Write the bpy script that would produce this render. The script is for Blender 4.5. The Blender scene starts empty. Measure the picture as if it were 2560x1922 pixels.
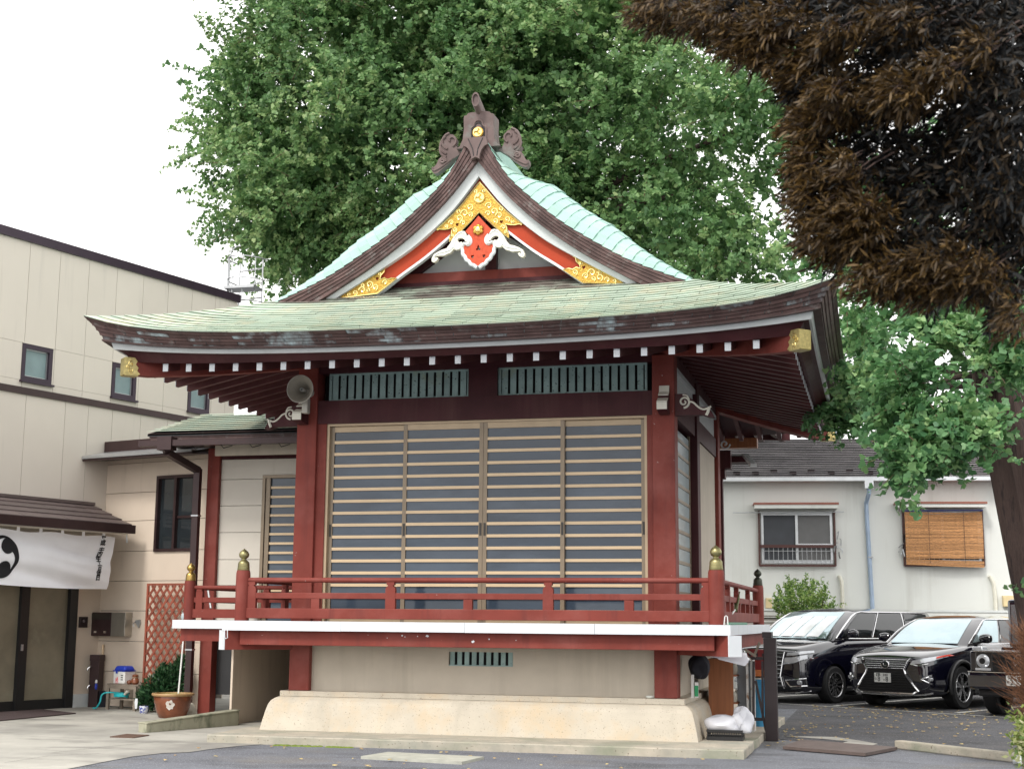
import bpy, math, random
import numpy as np
from mathutils import Vector, Matrix
from mathutils.geometry import tessellate_polygon
random.seed(7); rng = np.random.default_rng(11)
R = math.radians
sc = bpy.context.scene
col = sc.collection

# ------------------------------------------------------------------ camera
YAW, TILT, ROLL, FPX, EYE = R(14.5648), R(9.4011), R(0.4823), 3553.7, 1.5
cy, sy, ct, st, cr, sr = math.cos(YAW), math.sin(YAW), math.cos(TILT), math.sin(TILT), math.cos(ROLL), math.sin(ROLL)
_r = Vector((cy, sy, 0)); _f = Vector((-sy, cy, 0)); _u = Vector((0, 0, 1))
FWD = ct*_f + st*_u; _u2 = -st*_f + ct*_u
RIGHT = cr*_r + sr*_u2; UP = -sr*_r + cr*_u2
cam_d = bpy.data.cameras.new('camera'); cam = bpy.data.objects.new('camera', cam_d); col.objects.link(cam)
m3 = Matrix((RIGHT, UP, -FWD)).transposed()
cam.matrix_world = Matrix.Translation((0, 0, EYE)) @ m3.to_4x4()
cam_d.sensor_width = 36.0; cam_d.lens = 36.0*FPX/2560; cam_d.clip_end = 2000; cam_d.clip_start = 0.05
sc.camera = cam
cam_d.dof.use_dof = True; cam_d.dof.focus_distance = 18.5; cam_d.dof.aperture_fstop = 4.0
sc.cycles.max_bounces = 6; sc.cycles.diffuse_bounces = 3; sc.cycles.glossy_bounces = 3; sc.cycles.transmission_bounces = 4; sc.cycles.caustics_reflective = False; sc.cycles.caustics_refractive = False
sc.render.resolution_x = 1024; sc.render.resolution_y = 768

# ------------------------------------------------------------------ sky, sun, exposure
SUN_EL, SUN_AZ = R(48), R(198)          # high, diffuse sun from behind the camera
w = bpy.data.worlds.new('World'); sc.world = w; w.use_nodes = True
nt = w.node_tree; nt.nodes.clear()
sky = nt.nodes.new('ShaderNodeTexSky'); sky.sky_type = 'NISHITA'; sky.sun_disc = False
sky.sun_elevation = SUN_EL; sky.sun_rotation = SUN_AZ; sky.dust_density = 4.0
hs = nt.nodes.new('ShaderNodeHueSaturation'); hs.inputs['Saturation'].default_value = 0.25
mx = nt.nodes.new('ShaderNodeMix'); mx.data_type = 'RGBA'; mx.inputs[0].default_value = 0.85
mx.inputs[7].default_value = (16.3, 16.1, 15.9, 1)       # even white cloud deck
bg = nt.nodes.new('ShaderNodeBackground'); bg.inputs['Strength'].default_value = 0.085
out = nt.nodes.new('ShaderNodeOutputWorld')
nt.links.new(sky.outputs[0], hs.inputs['Color']); nt.links.new(hs.outputs[0], mx.inputs[6])
nt.links.new(mx.outputs[2], bg.inputs['Color']); nt.links.new(bg.outputs[0], out.inputs['Surface'])
sd = bpy.data.lights.new('sun', 'SUN'); sd.energy = 1.5; sd.angle = R(12); sd.color = (1, 0.96, 0.9)
so = bpy.data.objects.new('sun', sd); col.objects.link(so)
so.rotation_euler = (R(90)-SUN_EL, 0, R(180)-SUN_AZ); so.location = (0, 0, 40)
vs = sc.view_settings; vs.view_transform = 'Standard'; vs.look = 'None'; vs.exposure = 0.62; vs.gamma = 1.0; vs.use_curve_mapping = False

# ------------------------------------------------------------------ pixel -> real point on a plane of known depth
def ray(x, y):
    return RIGHT*((x-1280)/FPX) - UP*((y-961)/FPX) + FWD
def atY(x, y, Y): d = ray(x, y); return Vector((0, 0, EYE)) + d*(Y/d.y)
def atX(x, y, X): d = ray(x, y); return Vector((0, 0, EYE)) + d*(X/d.x)
def atZ(x, y, Z): d = ray(x, y); return Vector((0, 0, EYE)) + d*((Z-EYE)/d.z)
def atP(x, y, p, n):
    d = ray(x, y); o = Vector((0, 0, EYE)); return o + d*((Vector(p)-o).dot(n)/d.dot(n))

# ------------------------------------------------------------------ materials
def mat(name, c, rough=0.6, metal=0.0, var=0.10, scale=4.0, bump=0.0, bscale=60.0, spec=0.5, rand=0.0, c2=None,
        c2lo=0.55, c2hi=0.7, c2scale=2.0, stretch=None, trans=0.0, coat=0.0, speck=None, speckscale=90., speckt=.62, sub=0.0, detail=5.0, c3=None, c3s=(5, 5, .35), c3lo=.52, c3hi=.72):
    m = bpy.data.materials.new(name); m.use_nodes = True
    n = m.node_tree; N = n.nodes; L = n.links
    b = N['Principled BSDF']
    b.inputs['Roughness'].default_value = rough; b.inputs['Metallic'].default_value = metal
    b.inputs['Specular IOR Level'].default_value = spec
    if coat: b.inputs['Coat Weight'].default_value = coat; b.inputs['Coat Roughness'].default_value = 0.03
    if trans: b.inputs['Transmission Weight'].default_value = trans
    tc = N.new('ShaderNodeTexCoord'); mp = N.new('ShaderNodeMapping'); L.new(tc.outputs['Object'], mp.inputs[0])
    if stretch: mp.inputs['Scale'].default_value = stretch
    def noise(s, d=detail, ro=.55):
        t = N.new('ShaderNodeTexNoise'); t.inputs['Scale'].default_value = s; t.inputs['Detail'].default_value = d
        t.inputs['Roughness'].default_value = ro; L.new(mp.outputs[0], t.inputs['Vector']); return t
    def mixc(f, a, bb):
        x = N.new('ShaderNodeMix'); x.data_type = 'RGBA'
        if isinstance(f, float): x.inputs[0].default_value = f
        else: L.new(f, x.inputs[0])
        for k, v in ((6, a), (7, bb)):
            if isinstance(v, tuple): x.inputs[k].default_value = (*v[:3], 1)
            else: L.new(v, x.inputs[k])
        return x.outputs[2]
    def rampf(src, lo, hi):
        r = N.new('ShaderNodeMapRange'); r.inputs[1].default_value = lo; r.inputs[2].default_value = hi; L.new(src, r.inputs[0]); return r.outputs[0]
    lo = tuple(max(0, x*(1-var)) for x in c); hi = tuple(min(1, x*(1+var)) for x in c)
    o = mixc(rampf(noise(scale).outputs['Fac'], .3, .7), lo, hi)
    if c2: o = mixc(rampf(noise(c2scale, 7, .65).outputs['Fac'], c2lo, c2hi), o, c2)
    if c3:                                   # streaks and runs on their own stretched noise
        m2 = N.new('ShaderNodeMapping'); m2.inputs['Scale'].default_value = c3s; L.new(tc.outputs['Object'], m2.inputs[0])
        t3 = N.new('ShaderNodeTexNoise'); t3.inputs['Scale'].default_value = 1.0; t3.inputs['Detail'].default_value = 6; t3.inputs['Roughness'].default_value = .6; L.new(m2.outputs[0], t3.inputs['Vector'])
        o = mixc(rampf(t3.outputs['Fac'], c3lo, c3hi), o, c3)
    if speck: o = mixc(rampf(noise(speckscale, 2).outputs['Fac'], speckt, speckt+.05), o, speck)
    if rand:
        oi = N.new('ShaderNodeObjectInfo'); h = N.new('ShaderNodeHueSaturation')
        L.new(rampf(oi.outputs['Random'], 0, 1), h.inputs['Value'])
        mr = h.inputs['Value'].links[0].from_node; mr.inputs[3].default_value = 1-rand; mr.inputs[4].default_value = 1+rand
        L.new(o, h.inputs['Color']); o = h.outputs[0]
    L.new(o, b.inputs['Base Color'])
    if bump:
        bp = N.new('ShaderNodeBump'); bp.inputs['Strength'].default_value = bump; bp.inputs['Distance'].default_value = 0.01
        L.new(noise(bscale, 3).outputs['Fac'], bp.inputs['Height']); L.new(bp.outputs[0], b.inputs['Normal'])
    return m
M = {}
M['red'] = mat('red_paint', (.205, .045, .034), .55, spec=.18, var=.16, scale=2.2, bump=.12, bscale=30, c2=(.265, .080, .066), c2lo=.48, c2hi=.72, c2scale=1.3, c3=(.135, .036, .032), c3s=(7, 7, .8), c3lo=.54, c3hi=.80, speck=(.42, .34, .32), speckscale=22, speckt=.75)
M['red_dark'] = mat('dark_red_in_shade', (.062, .018, .021), .5, spec=.18, var=.2, scale=3, c3=(.085, .035, .034), c3lo=.5, c3hi=.75)  # dark red deepened to put the shade under the eaves into the colour
M['red_bright'] = mat('vermilion_paint', (.40, .050, .018), .45, spec=.18, var=.12, scale=3)
M['orange_red'] = mat('orange_red_paint', (.55, .085, .040), .45, spec=.18, var=.16, scale=22)
M['white'] = mat('white_paint', (.70, .73, .76), .5, var=.03, rand=.05, c2=(.60, .61, .60), c2lo=.58, c2hi=.8, c3=(.55, .54, .50), c3lo=.62, c3hi=.85)
M['white_trim'] = mat('grey_white_trim', (.61, .64, .64), .5, var=.08)
M['bone'] = mat('bone_white', (.74, .72, .62), .5, var=.08, scale=8)
M['plaster'] = mat('plaster_grey', (.68, .71, .70), .8, var=.05)
M['brown'] = mat('brown_copper', (.108, .068, .063), .45, spec=.18, var=.28, scale=5, rand=.24, c2=(.20, .185, .175), c2lo=.56, c2hi=.76, c2scale=9, bump=.05)
M['brown_stain'] = mat('stained_copper', (.12, .082, .078), .45, spec=.18, var=.25, scale=5, rand=.2, c2=(.40, .50, .52), c2lo=.46, c2hi=.68, c2scale=5, stretch=(1, 1, .2))
M['verdi'] = mat('verdigris_copper', (.385, .46, .375), .5, spec=.18, var=.08, scale=2.5, rand=.09, c2=(.46, .47, .36), c2lo=.47, c2hi=.67, c2scale=3)
M['verdi_top'] = mat('pale_verdigris', (.34, .52, .46), .45, spec=.18, var=.07, scale=2, rand=.08, c2=(.45, .52, .42), c2lo=.56, c2hi=.77)
M['verdi_dark'] = mat('weathered_copper', (.17, .15, .13), .5, var=.25, scale=4, rand=.25, c2=(.34, .42, .34), c2lo=.5, c2hi=.7)
M['rafter'] = mat('brown_red_rafter', (.115, .042, .042), .5, spec=.18, var=.2, scale=4)
M['joint_pale'] = mat('pale_joint', (.33, .38, .38), .6)
M['bronze'] = mat('patinated_bronze', (.155, .112, .105), .42, spec=.18, var=.2, scale=6, c2=(.2, .22, .2), c2lo=.6, c2hi=.75)
M['seam'] = mat('dark_seam', (.03, .03, .032), .7)
M['gold'] = mat('gold_fitting', (.46, .285, .055), .34, metal=.8, var=.30, scale=32, bump=.6, bscale=55)  # field gold darkened to paint in the shade of the crevices
M['gold_hi'] = mat('gold_relief', (1.0, .78, .32), .22, metal=.85, var=.06)  # brightened copy of the gold, painted-in light on the raised relief
M['gold_pale'] = mat('pale_gilt', (.50, .41, .17), .38, metal=.6, var=.25, scale=30, bump=.5, bscale=60)
M['brass'] = mat('aged_brass', (.50, .34, .11), .33, metal=.9, var=.25, scale=8)
M['brass_dull'] = mat('dull_brass', (.30, .27, .13), .4, metal=.8, var=.25, scale=9)
M['brass_dark'] = mat('blackened_brass', (.06, .065, .05), .4, metal=.7, var=.2)
M['stone'] = mat('plaster_base', (.53, .48, .395), .85, var=.08, scale=3, bump=.35, bscale=140, speck=(.30, .25, .19), speckscale=60, speckt=.645, c2=(.56, .45, .31), c2lo=.48, c2hi=.70, c3=(.40, .36, .29), c3s=(2.5, 2.5, .7), c3lo=.55, c3hi=.8)
M['stucco'] = mat('cream_stucco', (.56, .50, .41), .85, var=.06, scale=2.5, bump=.25, bscale=160, c3=(.47, .42, .34), c3lo=.52, c3hi=.78)
M['concrete'] = mat('concrete_step', (.44, .395, .32), .9, var=.14, scale=5, bump=.3, bscale=80, c2=(.30, .30, .25), c2lo=.46, c2hi=.70, speck=(.18, .15, .11), speckscale=32, speckt=.66, c3=(.26, .27, .20), c3s=(1.2, 1.2, 2), c3lo=.52, c3hi=.7)
M['tan'] = mat('tan_aluminium', (.47, .36, .235), .42, metal=.15, var=.08)
M['tan_hi'] = mat('pale_tan_rail', (.66, .50, .32), .42, metal=.1, var=.05)
M['tan_dark'] = mat('bronze_stile', (.25, .195, .135), .4, metal=.2, var=.08)
M['handle'] = mat('dark_handle', (.03, .025, .02), .4)
M['door_glass'] = mat('frosted_blue_glass', (.042, .060, .086), .10, var=.25, scale=1.2, spec=.5, rand=.14, c2=(.08, .105, .14), c2lo=.46, c2hi=.72, c2scale=.9, stretch=(.6, 1, 1.6))
M['pale_glass'] = mat('pale_frosted_glass', (.42, .50, .52), .25, var=.06)
M['glass_dark'] = mat('dark_window_glass', (.02, .026, .03), .05, var=.1, spec=.8)
M['green_slat'] = mat('verdigris_slat', (.31, .44, .42), .6, var=.15, scale=6, rand=.10, c2=(.33, .38, .24), c2lo=.6, c2hi=.75, speck=(.05, .06, .05), speckscale=38, speckt=.66)
M['void'] = mat('dark_interior', (.016, .014, .016), .9)
M['floor'] = mat('deck_boards', (.2, .13, .1), .6)
M['grey_metal'] = mat('grey_steel', (.45, .46, .47), .35, metal=.7)
M['white_plastic'] = mat('white_plastic', (.78, .78, .76), .4)
M['black'] = mat('black_plastic', (.012, .012, .013), .4)
M['iron'] = mat('dark_brown_steel', (.03, .02, .022), .4, metal=.2, var=.2)

# ------------------------------------------------------------------ mesh builder (vertices in world space)
class MB:
    def __init__(s): s.v = []; s.f = []
    def add(s, vs, fs):
        o = len(s.v); s.v += [tuple(p) for p in vs]; s.f += [tuple(i+o for i in f) for f in fs]; return s
    def box(s, x0, x1, y0, y1, z0, z1):
        return s.hexa([(x0,y0,z0),(x1,y0,z0),(x1,y1,z0),(x0,y1,z0),(x0,y0,z1),(x1,y0,z1),(x1,y1,z1),(x0,y1,z1)])
    def hexa(s, p): return s.add(p, [(0,3,2,1),(4,5,6,7),(0,1,5,4),(1,2,6,5),(2,3,7,6),(3,0,4,7)])
    def bar(s, a, b, wd, ht, up=(0,0,1)):
        a = Vector(a); b = Vector(b); d = (b-a).normalized(); sd_ = d.cross(Vector(up)).normalized(); u = sd_.cross(d)
        q = []
        for p in (a, b):
            q += [p-sd_*wd/2-u*ht/2, p+sd_*wd/2-u*ht/2, p+sd_*wd/2+u*ht/2, p-sd_*wd/2+u*ht/2]
        return s.add(q, [(3,2,1,0),(4,5,6,7),(0,1,5,4),(1,2,6,5),(2,3,7,6),(3,0,4,7)])
    def tube(s, pts, r, n=8, cap=True):
        pts = [Vector(p) for p in pts]; k = len(pts); rs = r if isinstance(r, (list, tuple)) else [r]*k
        ring = []; prev = None
        for i, p in enumerate(pts):
            d = (pts[min(i+1, k-1)]-pts[max(i-1, 0)]).normalized()
            if prev is None:
                a = d.orthogonal().normalized()
            else:
                a = (prev - d*prev.dot(d)).normalized()
            prev = a; b = d.cross(a)
            ring.append([p+(a*math.cos(2*math.pi*j/n)+b*math.sin(2*math.pi*j/n))*rs[i] for j in range(n)])
        vs_ = [q for rr in ring for q in rr]; fs = []
        for i in range(k-1):
            for j in range(n): fs.append((i*n+j, i*n+(j+1)%n, (i+1)*n+(j+1)%n, (i+1)*n+j))
        if cap: fs.append(tuple(reversed(range(n)))); fs.append(tuple((k-1)*n+j for j in range(n)))
        return s.add(vs_, fs)
    def lathe(s, prof, c, n=20, axis='z', sx=1.0, sy_=1.0, caps=None):
        vs_ = []; fs = []; k = len(prof); c = Vector(c)
        for r_, h in prof:
            for j in range(n):
                t = 2*math.pi*j/n
                if axis == 'z': vs_.append(c+Vector((r_*math.cos(t)*sx, r_*math.sin(t)*sy_, h)))
                elif axis == 'y': vs_.append(c+Vector((r_*math.cos(t), h, r_*math.sin(t))))
                else: vs_.append(c+Vector((h, r_*math.cos(t), r_*math.sin(t))))
        for i in range(k-1):
            for j in range(n): fs.append((i*n+j, i*n+(j+1)%n, (i+1)*n+(j+1)%n, (i+1)*n+j))
        rm = max(p[0] for p in prof)
        if caps or (caps is None and prof[0][0] < .35*rm): fs.append(tuple(reversed(range(n))))
        if caps or (caps is None and prof[-1][0] < .35*rm): fs.append(tuple((k-1)*n+j for j in range(n)))
        return s.add(vs_, fs)
    def grid(s, P, flip=False):   # P[i][j]
        a, b = len(P), len(P[0]); fs = []
        for i in range(a-1):
            for j in range(b-1):
                q = (i*b+j, i*b+j+1, (i+1)*b+j+1, (i+1)*b+j); fs.append(q[::-1] if flip else q)
        return s.add([p for r_ in P for p in r_], fs)
    def slab(s, P, d):            # a grid given thickness: closed
        a, b = len(P), len(P[0]); d = Vector(d)
        top = [Vector(p) for r_ in P for p in r_]; bot = [p+d for p in top]; n = a*b; fs = []
        for i in range(a-1):
            for j in range(b-1):
                q = (i*b+j, i*b+j+1, (i+1)*b+j+1, (i+1)*b+j); fs.append(q); fs.append(tuple(n+x for x in q[::-1]))
        rim = [j for j in range(b)] + [i*b+b-1 for i in range(1, a)] + [(a-1)*b+j for j in range(b-2, -1, -1)] + [i*b for i in range(a-2, 0, -1)]
        for i in range(len(rim)): x, y = rim[i], rim[(i+1) % len(rim)]; fs.append((y, x, n+x, n+y))
        return s.add(top+bot, fs)
    def poly(s, loops, fn0, fn1):   # extruded outline with holes; fn maps 2D point -> 3D at front / back
        flat = [p for l in loops for p in l]; n = len(flat)
        tri = tessellate_polygon([[Vector((p[0], p[1], 0)) for p in l] for l in loops])
        fs = [tuple(t) for t in tri] + [tuple(n+i for i in reversed(t)) for t in tri]; o = 0
        for l in loops:
            k = len(l)
            for i in range(k): fs.append((o+i, o+(i+1) % k, n+o+(i+1) % k, n+o+i))
            o += k
        return s.add([fn0(p) for p in flat]+[fn1(p) for p in flat], fs)
    def xform(s, fn): s.v = [tuple(fn(Vector(p))) for p in s.v]; return s
    def build(s, name, m, parent=None, smooth=False, label=None, kind=None, fix=True, bevel=0.0):
        o_ = Vector((0, 0, 0)); p = parent
        while p is not None: o_ = o_ + Vector(p.location); p = p.parent
        me = bpy.data.meshes.new(name)
        me.from_pydata([tuple(Vector(v)-o_) for v in s.v], [], s.f); me.validate(); me.update()
        if fix and len(s.f) < 30000:
            import bmesh
            bm = bmesh.new(); bm.from_mesh(me); bmesh.ops.recalc_face_normals(bm, faces=bm.faces); bm.to_mesh(me); bm.free()
        me.materials.append(M[m] if isinstance(m, str) else m)
        if smooth:
            me.polygons.foreach_set('use_smooth', [True]*len(me.polygons))
            try: me.set_sharp_from_angle(angle=R(40))
            except Exception: pass
        o = bpy.data.objects.new(name, me); col.objects.link(o)
        if parent is not None: o.parent = parent
        if bevel:
            bv = o.modifiers.new('bevel', 'BEVEL'); bv.width = bevel; bv.segments = 2; bv.limit_method = 'ANGLE'
        if label: o['label'] = label
        if kind: o['kind'] = kind
        return o
def thing(name, label, cat, loc, group=None):
    o = bpy.data.objects.new(name, None); o.empty_display_size = .2; col.objects.link(o); o.location = loc
    o['label'] = label; o['category'] = cat
    if group: o['group'] = group
    return o
def tag(o, label, cat, group=None):
    o['label'] = label; o['category'] = cat
    if group: o['group'] = group
    return o
def struct(mb, name, m, **k):
    o = mb.build(name, m, None, **k); o['kind'] = 'structure'; return o
def B(*a): return MB().box(*a)
def spl(pts, n):        # resample a polyline through Catmull-Rom, n+1 points by arc length
    P = [np.array(p, float) for p in pts]; P = [2*P[0]-P[1]]+P+[2*P[-1]-P[-2]]; o = []
    for i in range(1, len(P)-2):
        for t in np.linspace(0, 1, 24, endpoint=False):
            a, b, c, d = P[i-1], P[i], P[i+1], P[i+2]
            o.append(.5*((2*b)+(-a+c)*t+(2*a-5*b+4*c-d)*t*t+(-a+3*b-3*c+d)*t**3))
    o.append(P[-2]); o = np.array(o); s = np.r_[0, np.cumsum(np.linalg.norm(np.diff(o, axis=0), axis=1))]
    q = np.linspace(0, s[-1], n+1); return [tuple(float(np.interp(x, s, o[:, k])) for k in range(o.shape[1])) for x in q]
def lerp(a, b, t): return tuple(x+(y-x)*t for x, y in zip(a, b))
# ------------------------------------------------------------------ ground
def ground_mat():
    m = mat('asphalt', (.150, .158, .180), .88, var=.16, scale=1.3, bump=1.0, bscale=55, speck=(.33, .34, .37), speckscale=48, speckt=.60, c2=(.175, .16, .14), c2lo=.52, c2hi=.70, c2scale=.5, c3=(.085, .088, .098), c3s=(.9, 1.6, 1), c3lo=.50, c3hi=.66)
    return m
M['asphalt'] = ground_mat()
M['asphalt_lot'] = mat('parking_asphalt', (.078, .078, .086), .9, var=.22, scale=2, bump=1.0, bscale=45, speck=(.24, .24, .24), speckscale=40, speckt=.61, c2=(.115, .105, .10), c2lo=.52, c2hi=.7, c2scale=.6, c3=(.04, .04, .045), c3s=(.8, 1.3, 1), c3lo=.52, c3hi=.7)
M['pavement'] = mat('worn_concrete', (.42, .405, .36), .88, var=.14, scale=1.2, bump=.25, bscale=70, c2=(.27, .26, .235), c2lo=.46, c2hi=.66, c2scale=.55, c3=(.22, .21, .19), c3s=(.6, 1.4, 1), c3lo=.53, c3hi=.68, speck=(.2, .19, .17), speckscale=30, speckt=.70)
M['line'] = mat('worn_white_line', (.62, .62, .58), .8, var=.15, scale=9, c2=(.18, .18, .18), c2lo=.60, c2hi=.68, c2scale=9)
M['moss'] = mat('green_moss', (.16, .22, .03), .95, var=.3, scale=20, bump=1.0, bscale=90)
q = MB(); n = 40
def gz(x, y): return 0.0
q.add([(-300, -60, 0), (300, -60, 0), (300, 500, 0), (-300, 500, 0)], [(0, 1, 2, 3)])
struct(q, 'ground', 'asphalt')
def sheet(px, z, name, m, raw=None):
    pts = raw or [atZ(x, y, z) for x, y in px]
    q = MB(); q.add([(p[0], p[1], z) for p in pts], [tuple(range(len(pts)))]); return struct(q, name, m)
# darker parking lot beyond the kerb
K0, K1 = Vector((-1.5, 19.4, 0)), Vector((2.2, 16.25, 0))
sheet(None, .004, 'parking_lot', 'asphalt_lot', raw=[(-1.52, 19.3), (-.9, 19.0), (.12, 18.45), (2.2, 16.45), (9, 10), (40, 10), (40, 80), (-30, 80), (-30, 26), (-1.52, 26)])
# concrete forecourt on the left (poured slabs with joints)
fc = sheet(None, .006, 'forecourt', 'pavement', raw=[tuple(atZ(x, y, .006)[:2]) for x, y in ((560, 1922+40), (560-400, 1922), (165, 1921), (330, 1892), (470, 1880), (520, 1876), (560, 1868), (640, 1860))]+[(-7.6, 16.6), (-7.6, 19), (-8.9, 24), (-14, 30), (-22, 24), (-13, 8)])
bpy.data.objects.remove(fc)
fc = sheet(None, .006, 'forecourt', 'pavement', raw=[tuple(atZ(x, y, .006)[:2]) for x, y in ((168, 1921), (250, 1905), (330, 1890), (410, 1881), (472, 1879), (520, 1872), (590, 1864), (650, 1860))]+[(-7.4, 16.6), (-7.4, 24), (-14, 32), (-26, 26), (-13, 6)])
def strip(pts, wd, z, name, m, kind='structure'):
    q = MB()
    for a, b in zip(pts[:-1], pts[1:]):
        a = Vector(a); b = Vector(b); d = (b-a).normalized(); s_ = Vector((-d.y, d.x))*wd/2
        q.add([(a.x-s_.x, a.y-s_.y, z), (a.x+s_.x, a.y+s_.y, z), (b.x+s_.x, b.y+s_.y, z), (b.x-s_.x, b.y-s_.y, z)], [(0, 1, 2, 3)])
    o = q.build(name, m); o['kind'] = kind; return o
M['joint'] = mat('dark_joint', (.13, .125, .11), .95, var=.3, scale=20)
g2 = lambda x, y: tuple(atZ(x, y, .01)[:2])
strip([g2(0, 1806), g2(140, 1798), g2(300, 1788), g2(370, 1795)], .012, .0095, 'slab_joint', 'joint')
strip([g2(130, 1880), g2(260, 1866), g2(400, 1851), g2(560, 1853)], .010, .0095, 'slab_joint', 'joint')
strip([g2(10, 1905), g2(120, 1888), g2(250, 1882)], .008, .0095, 'slab_joint', 'joint')
# stepped plinth slab round the hall
def rough_slab(name, pts, z0, z1, m, jit=.012):
    q = MB(); out_ = []
    for i in range(len(pts)):
        a = Vector(pts[i]); b = Vector(pts[(i+1) % len(pts)]); n_ = max(1, int((b-a).length/.22))
        for j in range(n_): out_.append(a.lerp(b, j/n_)+Vector((random.uniform(-jit, jit), random.uniform(-jit, jit))))
    rd = [(p[0], p[1], z1-.012) for p in out_]; c = sum((Vector(p) for p in out_), Vector((0, 0)))/len(out_)
    ins = [((p[0]-c.x)*.998+c.x, (p[1]-c.y)*.9965+c.y, z1) for p in out_]; bt = [(p[0], p[1], z0) for p in out_]; k = len(out_)
    q.add(bt+rd+ins, [(i, (i+1) % k, k+(i+1) % k, k+i) for i in range(k)]+[(k+i, k+(i+1) % k, 2*k+(i+1) % k, 2*k+i) for i in range(k)]+[tuple(2*k+i for i in range(k))])
    return struct(q, name, m)
rough_slab('stone_step', [(-8.02, 16.28), (-1.56, 16.33), (-1.50, 22.3), (-8.3, 22.3)], -.02, .10, 'concrete')
# moss at the foot of the step
q = MB()
for i in range(60):
    x = -7.05+random.random()*.75*(random.random()); 
    px_ = -7.1+random.random()*1.0; py = 16.20+random.uniform(-.05, .06)*(1-abs(px_+6.7)/.6*.8); s_ = random.uniform(.02, .05)
    q.lathe([(s_, 0), (s_*.8, .008), (s_*.3, .014)], (px_, py, 0), 7)
mo = q.build('moss', 'moss', smooth=True); mo['kind'] = 'stuff'
# cover slab lying on the asphalt
p4 = [atZ(x, y, .03) for x, y in ((902, 1889), (970, 1878), (1210, 1890), (1155, 1903))]
M['cover'] = mat('pale_concrete_cover', (.42, .42, .36), .9, var=.15, scale=6, bump=.3, bscale=80)
q = MB(); q.slab([[p4[0], p4[3]], [p4[1], p4[2]]], (0, 0, -.035)); tag(q.build('drain_cover', 'cover'), 'flat pale concrete slab lying on the asphalt before the hall', 'slab')
# steel plate + kerb at the parking entrance
M['rust_plate'] = mat('rusted_plate', (.115, .085, .075), .75, var=.2, scale=6, bump=.2)
p4 = [atZ(x, y, .045) for x, y in ((1957, 1864), (2000, 1851), (2243, 1866), (2163, 1881))]
q = MB(); q.slab([[p4[0], p4[3]], [p4[1]+Vector((.0, .25, 0)), p4[2]]], (0, 0, -.035)); tag(q.build('steel_plate', 'rust_plate'), 'rusty brown steel plate bridging the kerb at the parking entrance', 'plate')
q = MB(); a = atZ(2246, 1870, 0); b2 = atZ(2570, 1908, 0); q.bar(Vector((a.x, a.y, .05)), Vector((b2.x+.8, b2.y-.85, .05)), .13, .10); struct(q, 'kerb', 'concrete', bevel=.015)
sheet([(1950, 1838), (2090, 1841), (2150, 1850), (2195, 1858), (2170, 1864), (2080, 1862), (2120, 1852), (2060, 1846)], .0085, 'cement_patch', 'pavement')
# parking lines
strip([tuple(atZ(1950, 1757.5, .008)[:2]), tuple(atZ(2580, 1796, .008)[:2])], .07, .0085, 'parking_line', 'line')
L0 = atZ(2092, 1764, .01)
dv = Vector((math.sin(R(27)), math.cos(R(27))))
for base_ in (Vector((-.93, 27.2)), Vector((1.14, 25.9)), Vector((-3.0, 28.5)), Vector((3.3, 24.5))):
    strip([tuple(base_), tuple(base_+dv*4.6)], .11, .0085, 'parking_line', 'line')
# fallen leaves
M['leaf_litter'] = mat('fallen_leaves', (.50, .40, .17), .8, var=.4, scale=30, rand=.0, c2=(.30, .17, .07), c2lo=.45, c2hi=.6, c2scale=6)
def litter(name, n, fn):
    q = MB()
    for i in range(n):
        x, y = fn(); s_ = random.uniform(.018, .038); a = random.random()*6.28; z = .014
        q.add([(x+s_*math.cos(a+t)*r_, y+s_*math.sin(a+t)*r_, z+h) for t, r_, h in ((0, 1, .004), (1.2, .9, .012), (2.6, .8, 0), (3.6, .9, .012), (5.0, .8, .004))], [(0, 1, 2, 3, 4)])
    o = q.build(name, 'leaf_litter'); o['kind'] = 'stuff'; return o
def lot_pt():
    t = random.random()**.7; y = 18.7+t*8.5; x = random.uniform(-1.4, 4.5); return x, y
litter('fallen_leaves', 420, lot_pt)
litter('fallen_leaves', 45, lambda: (random.uniform(-8, 2), random.uniform(14, 16.1)))
litter('fallen_leaves', 30, lambda: (random.uniform(-1.45, -1.0), random.uniform(18.0, 21.5)))
# ------------------------------------------------------------------ the shrine hall (local: x right, y back, centre of the square plan)
HX, HYC = -4.96, 20.0
hall = thing('shrine_hall', 'red and white shrine stage hall with curved green copper hip-and-gable roof', 'shrine hall', (HX, HYC, 0))
class HB(MB):
    def build(s, name, m, parent=None, **k):
        s.xform(lambda p: p+Vector((HX, HYC, 0))); return MB.build(s, name, m, parent if parent is not None else hall, **k)
def hb(*a): 
    q = HB(); q.box(*a); return q
def side(k, a, d):        # k: 0 front 1 right 2 back 3 left ; a along, d outward
    return ((a, -d), (d, a), (-a, d), (-d, -a))[k]
XH, YH = 2.52, 2.57
# --- flared plaster base with cap
prof = [(.187, .10), (.167, .20), (.134, .345), (.112, .42), (.085, .465), (.045, .495), (.004, .512)]
b = HB(); P = []
for o, z in prof: P.append([(s1*(2.608+o), s2*(2.62+o), z) for s1, s2 in ((-1,-1),(1,-1),(1,1),(-1,1),(-1,-1))])
b.grid(P); b.build('foundation', 'stone')
hb(-2.612, 2.612, -2.624, 2.624, .513, .582).build('foundation_cap', 'stone', bevel=.006)
# --- columns
for sx in (-1, 1):
    for sy_ in (-1, 1):
        x = sx*(XH-.14); y = sy_*(YH-.14); hb(x-.14, x+.14, y-.14, y+.14, .583, 4.80).build('column', 'red', bevel=.012)
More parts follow.
